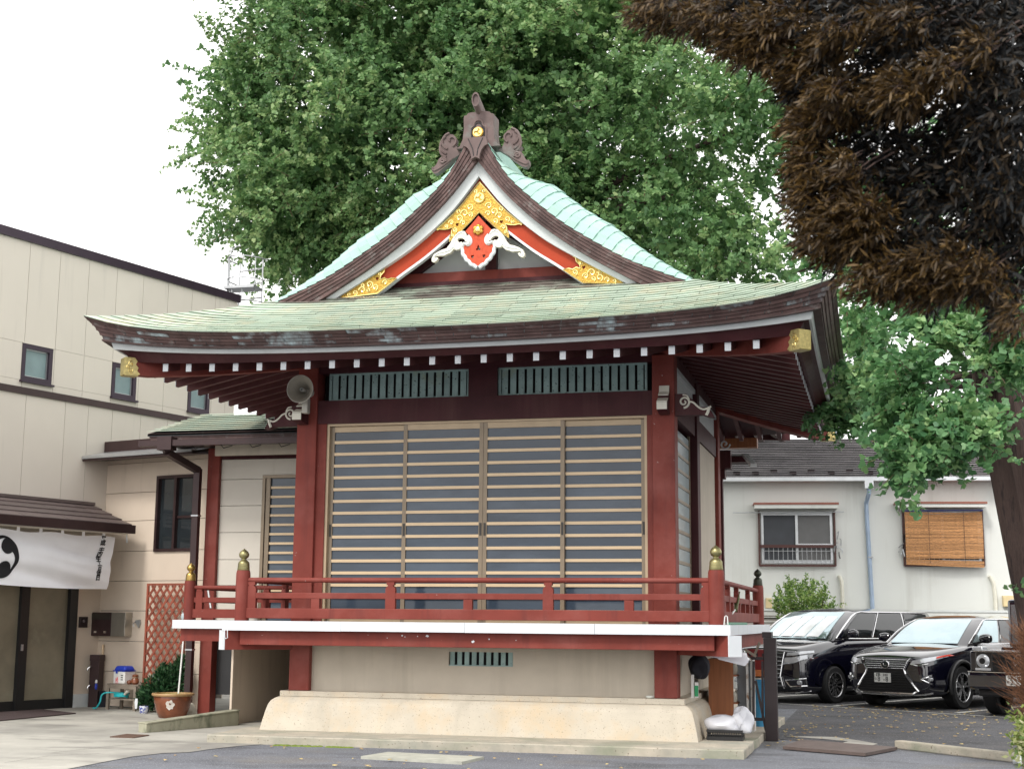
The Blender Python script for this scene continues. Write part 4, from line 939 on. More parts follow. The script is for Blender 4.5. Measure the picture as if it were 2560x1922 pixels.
for i, ch in enumerate(chars):
    f_ = i/(len(chars)-1); x_ = 258-17*f_; y_ = 1347+97*f_
    s0, t0 = st_px(x_, y_); vv, ff = text_geo(ch, .098, .0035)
    if vv: q = MB(); q.add([on_cloth((s0-p[0]*1.15/wid, t0-p[1]/hgt), .008) for p in vv], ff); q.build('brush_lettering', 'ink', nor, fix=False)
# --- annex with horizontal siding, window, thin canopy
anx = thing('annex', 'low tan annex wall with horizontal siding, brown window and thin eave', 'building', APt(1, 0, 0))
zj = [0.02, .43, .755, 1.09, 1.42, 1.75, 2.08+.5, 3.0, 3.60, 4.12]
zj = [0.02, .36, .72, 1.09, 1.47, 1.93, 2.42, 3.0, 3.60, 4.16]
zj = [.02]+[Apx(300, y)[1] for y in (1678, 1602, 1520, 1450, 1378, 1303, 1233, 1159)][0:]
zj = [.02]+sorted([Apx(300, y)[1] for y in (1678, 1602, 1526, 1452, 1378, 1303, 1233, 1160)])+[4.32]
bw0, wzA = Apx(395, 1190); bw1, _ = Apx(492, 1190); _, wzB = Apx(440, 1378)
for z0, z1 in zip(zj[:-1], zj[1:]):
    for b0, b1 in cut(-.1, 2.55, [(bw0, bw1)] if z1 > wzB+.05 and z0 < wzA-.05 else []):
        lbox(APt, b0, b1, -.1, 0, z0+.004, z1-.004).build('siding_board', 'annex', anx)
    if z1 > wzB+.05 and z0 < wzA-.05:
        if z1 > wzA+.01: lbox(APt, bw0, bw1, -.1, -.0005, wzA, z1-.004).build('siding_board', 'annex', anx)
        if z0 < wzB-.01: lbox(APt, bw0, bw1, -.1, -.0005, z0+.004, wzB).build('siding_board', 'annex', anx)
lbox(APt, -.1, 2.55, -.16, -.101, .02, 4.3).build('wall_core', 'seam', anx)
f = MB(); t = .05
for b0, b1, z0, z1 in ((bw0, bw0+t, wzB, wzA), (bw1-t, bw1, wzB, wzA), (bw0+t, bw1-t, wzA-t, wzA), (bw0+t, bw1-t, wzB, wzB+t), ((bw0+bw1)/2-.03, (bw0+bw1)/2+.02, wzB+t, wzA-t)): lbox(APt, b0, b1, -.08, .03, z0, z1, f)
f = f.build('window', 'dkbrown', anx); lbox(APt, bw0+t, bw1-t, -.06, -.045, wzB+t, wzA-t).build('pane', 'glass_dark', f)
lbox(APt, (bw0+bw1)/2+.02, bw1-t, -.045, -.02, (wzA*.45+wzB*.55)-.02, (wzA*.45+wzB*.55)+.02).build('meeting_rail', 'dkbrown', f)
# thin metal eave
bA, zA = Apx(187, 1143, .55); bB, zB_ = Apx(408, 1121, .55)
q = MB(); q.slab([[APt(bA-.0, .60, zA), APt(2.5, .60, zA+.0)], [APt(bA+.05, -.1, zA+.17), APt(2.5, -.1, zA+.17)]], (0, 0, -.045)); q.build('metal_eave', 'grey_metal', anx)
q = MB(); q.slab([[APt(bA, .58, zA-.05), APt(2.5, .58, zA-.05)], [APt(bA+.05, -.1, zA+.02), APt(2.5, -.1, zA+.02)]], (0, 0, -.03)); q.build('eave_soffit', 'dkbrown', anx)
lbox(APt, .02, 2.5, .02, .12, zA+.10, zA+.30).build('eave_upstand', 'dkbrown', anx)
# --- wing joined to the hall: cream wall, column, copper roof
YW = 21.0
wingo = thing('hall_wing', 'cream side wing joining the hall, with red column and small copper roof', 'building', (-9.2, YW, 0))
cxa = atY(513, 1300, YW-.08).x; cxb = atY(543, 1300, YW-.08).x
q = MB().box(cxa, cxb, YW-.08, YW+.12, .0, 4.2).build('column', 'red', wingo, bevel=.01)
zs = [1.45]+sorted(atY(650, y, YW).z for y in (1463, 1398, 1330, 1263, 1197))+[4.02]
sdx0, sdx1 = atY(652, 1350, YW).x, -7.52
sdz1 = atY(690, 1187, YW).z
for z0, z1 in zip(zs[:-1], zs[1:]):
    for x0, x1 in cut(cxb+.001, -7.48, [(sdx0, sdx1)] if z0 < sdz1-.05 else []):
        zz1 = z1
        MB().box(x0, x1, YW, YW+.1, z0+.004, zz1-.004).build('siding_board', 'wing', wingo)
MB().box(sdx0, -7.48, YW, YW+.1, sdz1+.004, zs[-1]-.004).build('siding_board', 'wing', wingo)
MB().box(cxb, -7.48, YW+.12, YW+.2, .3, 4.1).build('wall_core', 'seam', wingo)
MB().box(cxb, -7.50, YW-.02, YW+.1, 4.02, 4.22).build('head_beam', 'red_dark', wingo)
# side door in the wing
sd_ = MB(); 
for a in ((sdx0, sdx0+.05, YW-.02, YW+.08, 1.46, sdz1), (sdx0+.05, sdx1, YW-.02, YW+.08, sdz1-.05, sdz1), (sdx0+.06, sdx0+.13, YW+.0, YW+.05, 1.46, sdz1-.05)): sd_.box(*a)
sd_ = sd_.build('side_door', 'tan_dark', wingo)
MB().box(sdx0+.13, sdx1, YW+.04, YW+.05, 1.46, sdz1-.05).build('pane', 'door_glass', sd_)
z = sdz1-.20
while z > 1.6: MB().box(sdx0+.13, sdx1, YW+.015, YW+.04, z-.018, z+.018).build('glazing_rail', 'tan_hi', sd_); z -= .148
# wing deck + railing
wy = 18.72; wx0 = atY(431, 1549, wy).x; wx1 = -8.125
MB().box(wx0+.04, wx1+.1, wy+.05, YW-.1, 1.36, 1.45).build('deck_floor', 'floor', wingo)
MB().box(wx0, wx1, wy, wy+.05, 1.345, 1.465).build('deck_edge', 'white', wingo)
MB().box(wx0, wx0+.05, wy+.05, YW-.1, 1.345, 1.465).build('deck_edge', 'white', wingo)
MB().box(wx0+.10, wx1+.6, wy+.08, wy+.25, 1.17, 1.343).build('edge_beam', 'red', wingo)
MB().box(wx0+.10, wx0+.25, wy+.25, YW-.15, 1.17, 1.343).build('edge_beam', 'red', wingo)
HBo = hall
_oldb = HB.build
px0 = atY(472, 1548, wy+.15).x
def wrail():
    q = MB().lathe([(.085, 1.45), (.084, 1.70), (.085, 1.92), (.083, 1.985), (.076, 2.02)], (px0, wy+.15, 0), 18).build('rail_post', 'red', wingo, smooth=True)
    pr_ = [(.84, 0), (.86, .02), (.86, .09), (.83, .10), (.83, .19), (.80, .20), (.80, .30), (.77, .36), (.60, .44), (.45, .47), (.33, .50), (.33, .54), (.62, .62), (.71, .70), (.70, .78), (.55, .88), (.30, .95), (.10, 1.0), (.02, 1.03)]
    MB().lathe([(.085*a_, 2.02+.25*b_) for a_, b_ in pr_], (px0, wy+.15, 0), 18).build('post_cap', 'brass', q, smooth=True)
    y = wy+.15; x1 = wx1+.9
    MB().tube([(px0, y, 1.925), (x1, y, 1.925)], .03, 10).build('hand_rail', 'red', wingo, smooth=True)
    MB().box(px0, x1, y-.025, y+.025, 1.715, 1.785).build('middle_rail', 'red', wingo); MB().box(px0, x1, y-.04, y+.04, 1.495, 1.62).build('bottom_rail', 'red', wingo)
    for x in (px0+.16, px0+1.2): MB().box(x-.05, x+.05, y-.03, y+.03, 1.62, 1.87).build('neck_strut', 'red', wingo); 
    for x in (px0+.16, px0+1.2): MB().box(x-.04, x+.04, y-.034, y+.034, 1.87, 1.90).build('rail_saddle', 'red', wingo)
    MB().tube([(px0, y, 1.925), (px0, YW-.2, 1.925)], .03, 10).build('hand_rail', 'red', wingo, smooth=True)
    MB().box(px0-.025, px0+.025, y, YW-.2, 1.715, 1.785).build('middle_rail', 'red', wingo); MB().box(px0-.04, px0+.04, y, YW-.2, 1.495, 1.62).build('bottom_rail', 'red', wingo)
wrail()
# walls below the wing deck
MB().box(-9.05, -9.02, wy+.3, 21.6, 0, 1.17).build('under_wall', 'annex', wingo)
MB().box(-9.10, -8.97, 21.6, 21.95, 0, 1.4).build('under_post', 'red_dark', wingo)
MB().box(-9.12, -9.02, 21.95, 25.5, .32, 1.6).build('under_wall', 'annex', wingo); MB().box(-9.11, -9.0, 21.95, 25.5, .0, .318).build('under_plinth', 'dkbrown', wingo)
MB().box(-9.1, -7.5, 25.5, 25.6, 0, 1.6).build('under_wall', 'seam', wingo)
# small copper roof: rows of shingles
ye = 20.05
e0 = atY(369, 1085, ye); e1 = atY(760, 1068, ye); ze = (e0.z+e1.z)/2
rr = atY(515, 1036, 21.45); zr_ = rr.z; x_r = rr.x
for i in range(9):
    t0, t1 = i/9, (i+1)/9
    def wr(x, t, dz): return Vector((x, ye+(21.45-ye)*t, ze+(zr_-ze)*t+dz))
    xl0 = e0.x+(x_r-e0.x)*t0; xl1 = e0.x+(x_r-e0.x)*t1; n = 6; off = .25 if i % 2 else 0
    ed = [None]+[-9.6+.5*j+off for j in range(6) if -9.6+.5*j+off > xl1+.12]+[-7.3]
    for a, b_ in zip(ed[:-1], ed[1:]):
        xa0 = xl0 if a is None else a+.003; xa1 = xl1 if a is None else a+.003
        q = MB(); q.slab([[wr(xa0, t0, .030), wr(b_-.003, t0, .030)], [wr(xa1, t1+.02, 0), wr(b_-.003, t1+.02, 0)]], (0, 0, -.010)); q.build('roof_shingle', 'verdi', wingo)
q = MB(); q.add([e0+Vector((0, 0, -.02)), Vector((x_r, 21.45, zr_-.02)), Vector((x_r, 24, zr_-.02)), Vector((e0.x, 24, e0.z-.02))], [(0, 1, 2, 3)]); q.build('wing_hip', 'verdi', wingo)
q = MB(); q.slab([[wr(e0.x, 0, -.02), wr(-7.3, 0, -.02)], [wr(x_r, 1, -.02), wr(-7.3, 1, -.02)]], (0, 0, -.04)); q.build('roof_deck', 'seam', wingo)
for l in range(3):
    MB().box(e0.x+.01+.015*l, -7.48, ye+.012*l, ye+.1, ze-.034*(l+1)-.012, ze-.034*l-.014).build('roof_edge_layer', 'brown', wingo)
MB().box(e0.x+.05, -7.48, ye+.1, YW, ze-.14, ze-.10).build('wing_soffit', 'dkbrown', wingo)
MB().box(e0.x+.9, -7.48, ye+.55, ye+.6, ze-.32, ze-.14).build('soffit_board', 'stucco', wingo)
g0 = atY(352, 1103, ye-.06); zg = g0.z
gut = MB(); gut.box(g0.x, -7.40, ye-.14, ye-.01, zg-.09, zg).build('gutter', 'dkbrown', wingo)
for i in range(5):
    x = g0.x+.45+i*.48; MB().tube([(x, ye-.14, zg-.09), (x+.02, ye-.08, zg-.14), (x+.12, ye+.02, zg-.09)], .007, 5).build('gutter_hook', 'black', wingo)
# leader head and downpipe
hd = atY(417, 1105, ye-.08)
MB().box(hd.x-.12, hd.x+.12, ye-.17, ye+.02, hd.z-.13, hd.z+.08).build('leader_head', 'dkbrown', wingo)
pts = [Vector((hd.x, ye-.08, hd.z-.12)), Vector((hd.x+.01, ye-.07, atY(424, 1132, ye).z)), Vector((atY(495, 1180, YW-.25).x, YW-.25, atY(495, 1176, YW-.25).z))]
dpx = pts[2].x
for a, b_ in zip(pts[:-1], pts[1:]): MB().bar(a, b_, .10, .10).build('downpipe', 'dkbrown', wingo)
MB().bar(pts[2]+Vector((0, 0, .03)), Vector((dpx, YW-.25, .05)), .10, .10, up=(0, 1, 0)).build('downpipe', 'dkbrown', wingo)
for z in (3.1, 1.0): MB().box(dpx-.06, dpx+.06, YW-.31, YW-.19, z-.012, z+.012).build('pipe_clip', 'grey_metal', wingo)
# ------------------------------------------------------------------ white house behind the parking lot
HA = R(7.4); DH = Vector((math.cos(HA), math.sin(HA), 0)); NH = Vector((math.sin(HA), -math.cos(HA), 0)); PH = Vector((0, 34.5, 0))
def Hp(b, o, z): return PH+DH*b+NH*o+Vector((0, 0, z))
def Hpx(x, y, o=0): p = atP(x, y, PH+NH*o, NH); return ((p-PH).dot(DH), p.z)
M['house_white'] = mat('white_render', (.75, .765, .73), .85, var=.03, scale=.8, bump=.05, c3=(.60, .60, .56), c3s=(3, 3, .2), c3lo=.55, c3hi=.8, c2=(.64, .645, .60), c2lo=.55, c2hi=.8, c2scale=.5)
M['house_roof'] = mat('grey_roof_slate', (.25, .235, .24), .7, var=.22, scale=3, rand=.12, c2=(.16, .15, .155), c2lo=.5, c2hi=.65, c2scale=1.2, stretch=(1, 1, 3))
M['alu'] = mat('aluminium', (.66, .68, .70), .35, metal=.5)
M['copperstrip'] = mat('rust_red_metal', (.30, .11, .075), .5)
M['darkred_metal'] = mat('dark_red_iron', (.085, .03, .025), .5)
M['screen'] = mat('insect_screen', (.055, .06, .07), .55, var=.1)
M['screen_l'] = mat('pale_insect_screen', (.15, .15, .15), .5, var=.1)
M['pipe_blue'] = mat('blue_grey_pvc', (.36, .46, .60), .5)
M['reed'] = mat('reed_blind', (.52, .26, .105), .7, var=.45, scale=14, rand=.25, stretch=(1.2, 1.2, 9))
M['cream_box'] = mat('cream_meter_box', (.72, .58, .33), .5)
M['fence_grey'] = mat('grey_louvre', (.28, .26, .24), .5)
M['blue'] = mat('bright_blue', (.02, .05, .42), .4); M['bluegrey'] = mat('tower_block', (.55, .62, .68), .7)
hs_ = thing('white_house', 'white rendered house with grey slate roof behind the parked cars', 'house', Hp(0, 0, 0))
ze_ = Hpx(2150, 1199)[1]
lbox(Hp, -9, 9, -6, 0, 0, ze_-.02).build('wall', 'house_white', hs_)
zrg = Hpx(2200, 1096, -3.0)[1]
nrow = 22
for i in range(nrow):
    t0, t1 = i/nrow, (i+1)/nrow
    rp = lambda b, t, dz: Hp(b, .30-3.3*t, ze_+.03+(zrg-ze_-.03)*t+dz)
    ed = np.arange(-9.4+(.45 if i % 2 else 0), 9.2, 4.6)
    ed = [-9.4]+[e for e in (-4.6+(i % 3)*.9, .1-(i % 2)*.8, 4.5+(i % 3)*.7)]+[9.4]
    for b0, b1 in zip(ed[:-1], ed[1:]):
        q = MB(); q.slab([[rp(b0+.004, t0, .034), rp(b1-.004, t0, .034)], [rp(b0+.004, t1-.004, 0), rp(b1-.004, t1-.004, 0)]], (0, 0, -.012)); q.build('roof_slate', 'house_roof', hs_)
q = MB(); q.slab([[rp(-9.4, 0, -.02), rp(9.4, 0, -.02)], [rp(-9.4, 1, -.02), rp(9.4, 1, -.02)]], (0, 0, -.06)); q.build('roof_deck', 'seam', hs_)
q = MB(); q.slab([[Hp(-9.4, -3.0, zrg), Hp(9.4, -3.0, zrg)], [Hp(-9.4, -6.3, ze_), Hp(9.4, -6.3, ze_)]], (0, 0, -.06)); q.build('rear_slope', 'house_roof', hs_)
for sx in (-9, 9): MB().add([Hp(sx, 0, ze_-.03), Hp(sx, -6, ze_-.03), Hp(sx, -3, zrg-.1)], [(0, 1, 2)]).build('gable_end', 'house_white', hs_)
lbox(Hp, -9.4, 9.4, .30, .42, ze_-.06, ze_+.03).build('gutter', 'alu', hs_)
lbox(Hp, -9.2, 9.2, .0, .30, ze_-.05, ze_-.025).build('soffit', 'house_white', hs_)
for x, y in ((1842, 1186), (1889, 1190), (1936, 1183), (1983, 1189), (2030, 1182), (2079, 1188), (2127, 1181), (2175, 1187)):
    b_ = Hpx(x, y, .2)[0]; t_ = .05 if y > 1185 else .10; p = rp(b_, t_, .05); MB().box(p.x-.08, p.x+.08, p.y-.02, p.y+.02, p.z-.03, p.z+.03).build('snow_guard', 'iron', hs_)
# downpipe with hopper
bd = Hpx(2172, 1210, .36)[0]
lbox(Hp, bd-.10, bd+.10, .28, .44, ze_-.24, ze_-.061).build('hopper', 'alu', hs_)
bd2 = Hpx(2167, 1300, .07)[0]
pip = MB().tube([Hp(bd, .36, ze_-.24), Hp(bd, .36, ze_-.34), Hp(bd2, .08, ze_-.55), Hp(bd2, .07, ze_-.75), Hp(bd2+.09, .07, .9)], .05, 8).build('downpipe', 'pipe_blue', hs_, smooth=True)
for z in (3.0, 1.75): lbox(Hp, bd2-.0, bd2+.11, .0, .13, z, z+.03).build('pipe_bracket', 'grey_metal', pip)
def house_window(x0, x1, y0, y1, aw, blind):
    b0, zt_ = Hpx(x0, y0, .03); b1, zb_ = Hpx(x1, y1, .03)
    f = MB(); t = .055
    for a in ((b0, b0+t, zb_, zt_), (b1-t, b1, zb_, zt_), (b0+t, b1-t, zt_-t, zt_), (b0+t, b1-t, zb_, zb_+t*1.4), ((b0+b1)/2-.03, (b0+b1)/2+.03, zb_+t*1.4, zt_-t)): lbox(Hp, a[0], a[1], -.02, .05, a[2], a[3], f)
    f = f.build('window', 'alu', hs_)
    lbox(Hp, b0+t, (b0+b1)/2-.03, .0, .012, zb_+t*1.4, zt_-t).build('pane', 'screen', f); lbox(Hp, (b0+b1)/2+.03, b1-t, .005, .017, zb_+t*1.4, zt_-t).build('pane', 'screen_l', f)
    lbox(Hp, (b0+b1)/2+.03, b1-t, .017, .035, zb_+.42, zb_+.46).build('sash_rail', 'alu', f)
    # iron guard rail
    g = MB(); e = .05
    for b_ in (b0-e, b1+e): lbox(Hp, b_-.02, b_+.02, .0, .10, zb_-.06, zt_+.05, g)
    lbox(Hp, b0-e, b1+e, .08, .12, zb_-.08, zb_-.03, g); lbox(Hp, b0-e+.02, b1+e-.02, .085, .115, zb_+.36, zb_+.43, g)
    g = g.build('guard_rail', 'darkred_metal', hs_)
    for i in range(15):
        b_ = b0+(b1-b0)*(i+.5)/15; lbox(Hp, b_-.005, b_+.005, .092, .104, zb_-.03, zb_+.36).build('guard_bar', 'grey_metal', g)
    lbox(Hp, b0, b1, .092, .102, zb_+.06, zb_+.072).build('guard_bar', 'grey_metal', g); lbox(Hp, b0, b1, .092, .102, zb_+.28, zb_+.29).build('guard_bar', 'grey_metal', g)
    # awning
    A0, za = Hpx(aw[0], aw[2], .4); A1, za2 = Hpx(aw[1], aw[3], .4)
    lbox(Hp, A0, A1, 0, .42, za2, za-.05).build('awning', 'house_white', hs_); lbox(Hp, A0-.02, A1+.02, 0, .44, za-.048, za).build('awning_cap', 'copperstrip', hs_)
    return b0, b1, zb_, zt_
w1 = house_window(1902, 2083, 1282, 1408, (1886, 2095, 1256, 1270), False)
w2 = house_window(2262, 2454, 1280, 1408, (2242, 2466, 1254, 1267), True)
q = MB(); a = Hp(*[Hpx(1832, 1281, .25)[0], .25, Hpx(1832, 1281, .25)[1]]); b_ = Hp(*[Hpx(2110, 1279, .25)[0], .25, Hpx(2110, 1279, .25)[1]]); q.tube([a, b_], .014, 6); q.build('laundry_pole', 'alu', hs_)
# reed blind: slats
b0, b1, zb_, zt_ = w2
bl = thing('reed_blind', 'orange brown reed blind hanging outside the right-hand window', 'blind', Hp((b0+b1)/2, .16, zb_))
nsl = 34
for i in range(nsl):
    f = i/(nsl-1); z = zt_-.02-(zt_-zb_-.0)*f; sag = .03*math.sin(f*3.1); dl = .035*(1-f); q = MB()
    pts = []
    for j in range(7):
        s = j/6; b_ = b0-.03+(b1-b0+.06)*s; pts.append(Hp(b_, .16+.05*f+.025*math.sin(s*6+f*5), z-.05*math.sin(math.pi*s)*(.3 if f < .1 else .15)-(.06*s if f > .9 else 0)+random.uniform(-.004, .004)))
    hh = (zt_-zb_)/nsl*.46
    q.slab([[p+Vector((0, 0, hh)) for p in pts], [p-Vector((0, 0, hh)) for p in pts]], NH*-.006); q.build('reed_slat', 'reed', bl)
MB().tube([Hp(b0-.05, .2, zt_+.02), Hp(b1+.05, .2, zt_+.03)], .012, 6).build('top_cord', 'blue', bl)
for b_ in (b0+.5, b1-.4): MB().tube([Hp(b_, .23, zt_), Hp(b_, .26, zb_)], .006, 4).build('binding_cord', 'iron', bl)
# pegs and hangers beside the windows
for bx_, z0 in ((w1[1]+.12, w1[2]+.5), (w2[0]-.12, w2[2]+.5)):
    cg = thing('hanger_cluster', 'cluster of clothes pegs and hangers beside the ' + ('left' if bx_ < w2[0]-.5 else 'blind-covered right') + ' house window', 'hangers', Hp(bx_, .1, z0-.3))
    for i in range(9):
        p = Hp(bx_+random.uniform(-.06, .06), .1+random.uniform(-.02, .05), z0+random.uniform(-.25, .2)); q = MB()
        q.tube([p, p+Vector((random.uniform(-.06, .06), 0, random.uniform(-.12, .12))), p+Vector((random.uniform(-.08, .08), 0, random.uniform(-.18, .0)))], .012, 5); q.build('peg', random.choice(['grey_metal', 'alu', 'iron']), cg)
# vent hose pipes and meter boxes
def hose(px, nm):
    pts = [Hp(Hpx(x, y, .08)[0], .08, Hpx(x, y, .08)[1]) for x, y in px]
    MB().tube([pts[0]-NH*.1]+pts, .045, 8).build('wall_hose', 'bone', hs_, smooth=True)
hose([(2099, 1441), (2104, 1452), (2106, 1480), (2107, 1530)], ''); hose([(2476, 1441), (2484, 1458), (2488, 1490), (2490, 1530)], '')
for (x0, x1, y0, y1), nm in (((1914, 1930, 1494, 1520), 'cream meter box on the white wall beside the leafy shrub'), ((2507, 2540, 1488, 1516), 'cream meter box on the white wall beside the tree trunk')):
    a0, z1 = Hpx(x0, y0, .1); a1, z0 = Hpx(x1, y1, .1); mb_ = thing('meter_box', nm, 'meter box', Hp((a0+a1)/2, .05, z0))
    lbox(Hp, a0, a1, .0, .13, z0, z1).build('case', 'cream_box', mb_, bevel=.01)
    for k in range(3): MB().tube([Hp((a0+a1)/2+(k-1)*.03, .06, z0), Hp((a0+a1)/2+(k-1)*.10, .05, z0-.15), Hp((a0+a1)/2+(k-1)*.15, .04, z0-.3)], .010, 5).build('conduit', 'grey_metal', mb_)
# garden wall and louvred fence
fz = thing('louvre_fence', 'grey horizontal louvre fence in front of the white house', 'fence', Hp(-1, .9, 0))
zc = Hpx(1950, 1541, .9)[1]
for k in range(9):
    z = zc-.02-.105*k; q = MB(); q.slab([[Hp(-5, .90, z), Hp(5.5, .90, z)], [Hp(-5, .95, z-.08), Hp(5.5, .95, z-.08)]], NH*-.012); q.build('louvre', 'fence_grey', fz)
for b_ in np.arange(-4.9, 5.6, 1.28): lbox(Hp, b_-.03, b_+.03, .88, .97, 0, zc).build('post', 'fence_grey', fz)
lbox(Hp, -5, 5.5, .87, .97, zc-.005, zc+.03).build('top_rail', 'fence_grey', fz)
gw_ = thing('garden_wall', 'low pale block wall below the white house behind the cars', 'wall', Hp(1, .5, 0))
zw_ = Hpx(2400, 1530, .5)[1]
lbox(Hp, -5, 8, .45, .60, 0, zw_).build('block_face', 'house_white', gw_); lbox(Hp, -5, 8, .43, .62, zw_, zw_+.05).build('coping', 'plaster', gw_)
# far tower sliver
tb = thing('tower_block', 'distant pale tower block between the roof corner and the leaves', 'building', (14, 150, 0))
pt0 = atY(2086, 1050, 150); pt1 = atY(2103, 1095, 150)
MB().box(pt0.x, pt1.x, 150, 156, 0, pt0.z).build('tower_wall', 'bluegrey', tb)
for i in range(9):
    z = pt0.z-1.0-i*.9; MB().box(pt0.x+.12, pt1.x-.12, 149.94, 150, z, z+.4).build('window_band', 'plaster', tb)

# ------------------------------------------------------------------ cars
M['car_black'] = mat('black_car_paint', (.004, .004, .011), .10, var=.0, coat=1.0, spec=.5)
M['car_black'].node_tree.nodes['Principled BSDF'].inputs['Coat IOR'].default_value = 1.75
M['car_glass'] = mat('tinted_glass', (.012, .015, .016), .03, spec=.8)
M['windscreen'] = mat('windscreen_sky_sheen', (.42, .52, .55), .04, metal=.75, var=.12, scale=1.5)  # glass paled and made metallic so the sky reflection sits in its colour
M['chrome'] = mat('chrome', (.75, .75, .76), .12, metal=1.0, var=.0)
M['tyre'] = mat('tyre_rubber', (.014, .014, .015), .75)
M['rim'] = mat('alloy_rim', (.55, .55, .56), .25, metal=.9); M['rim_dark'] = mat('dark_alloy', (.03, .03, .032), .35, metal=.6)
M['lamp'] = mat('headlamp_lens', (.55, .57, .6), .06, metal=.35, spec=.9); M['amber'] = mat('amber_lens', (.7, .05, .02), .15); M['plate'] = mat('plate_white', (.72, .73, .70), .4); M['plate_ink'] = mat('plate_green', (.012, .02, .018), .5)
M['sunshade'] = mat('silver_sunshade', (.85, .87, .88), .35, metal=.2)
class Car:
    def __init__(s, P0, th, name, label):
        t = R(th); s.P = Vector((*P0, 0)); s.l = Vector((math.cos(t), -math.sin(t), 0)); s.b = Vector((math.sin(t), math.cos(t), 0)); s.root = thing(name, label, 'car', s.P+s.b*2.3)
    def T(s, p): return s.P+s.l*p[0]+s.b*p[1]+Vector((0, 0, p[2]))
    def build(s, mb, name, m, parent=None, **k): mb.xform(s.T); return mb.build(name, m, parent or s.root, **k)
def loft(stations, lvl=2):
    """stations: (y, w, zb, zs, zh, wt, crown) -> closed subdivided mesh"""
    q = MB(); rings = []
    for y, w_, zb_, zs_, zh_, wt_, cr_ in stations:
        h = [(0, zb_), (w_*.6, zb_), (w_*.93, zb_+.02), (w_, zb_+.16), (w_*1.0, (zb_+zs_)/2+.05), (w_*.985, zs_), (wt_+(w_-wt_)*.45, zs_+(zh_-zs_)*.75), (wt_, zh_), (wt_*.5, zh_+cr_*.8), (0, zh_+cr_)]
        rings.append([(x, y, z) for x, z in h]+[(-x, y, z) for x, z in reversed(h[1:-1])])
    n = len(rings[0]); q.grid([r_+[r_[0]] for r_ in rings])
    # merge seam by rebuilding faces
    q = MB(); vs_ = [p for r_ in rings for p in r_]; fs = []
    for i in range(len(rings)-1):
        for j in range(n): fs.append((i*n+j, i*n+(j+1) % n, (i+1)*n+(j+1) % n, (i+1)*n+j))
    fs.append(tuple(range(n))); fs.append(tuple((len(rings)-1)*n+j for j in range(n)))
    q.add(vs_, fs); me = bpy.data.meshes.new('tmp'); me.from_pydata(q.v, [], q.f); 
    import bmesh
    bm = bmesh.new(); bm.from_mesh(me); bmesh.ops.recalc_face_normals(bm, faces=bm.faces); bm.to_mesh(me); bm.free()
    return me
def finish(me, cuts, lvl=2):
    ob = bpy.data.objects.new('tmp', me); col.objects.link(ob); ss = ob.modifiers.new('s', 'SUBSURF'); ss.levels = lvl; ss.render_levels = lvl; cs = []
    for (x, y, z, r_, wd) in cuts:
        q = MB().lathe([(r_, -wd), (r_, wd)], (x, y, z), 28, axis='x', caps=True); cm = bpy.data.meshes.new('c'); cm.from_pydata(q.v, [], q.f)
        import bmesh
        bm = bmesh.new(); bm.from_mesh(cm); bmesh.ops.recalc_face_normals(bm, faces=bm.faces); bm.to_mesh(cm); bm.free()
        co = bpy.data.objects.new('c', cm); col.objects.link(co); md = ob.modifiers.new('b', 'BOOLEAN'); md.object = co; md.operation = 'DIFFERENCE'; md.solver = 'EXACT'; cs.append(co)
    dg = bpy.context.evaluated_depsgraph_get(); ev = ob.evaluated_get(dg).to_mesh()
    q = MB(); q.v = [tuple(v_.co) for v_ in ev.vertices]; q.f = [tuple(p.vertices) for p in ev.polygons]
    ob.evaluated_get(dg).to_mesh_clear()
    for c in cs: bpy.data.objects.remove(c)
    bpy.data.objects.remove(ob); return q
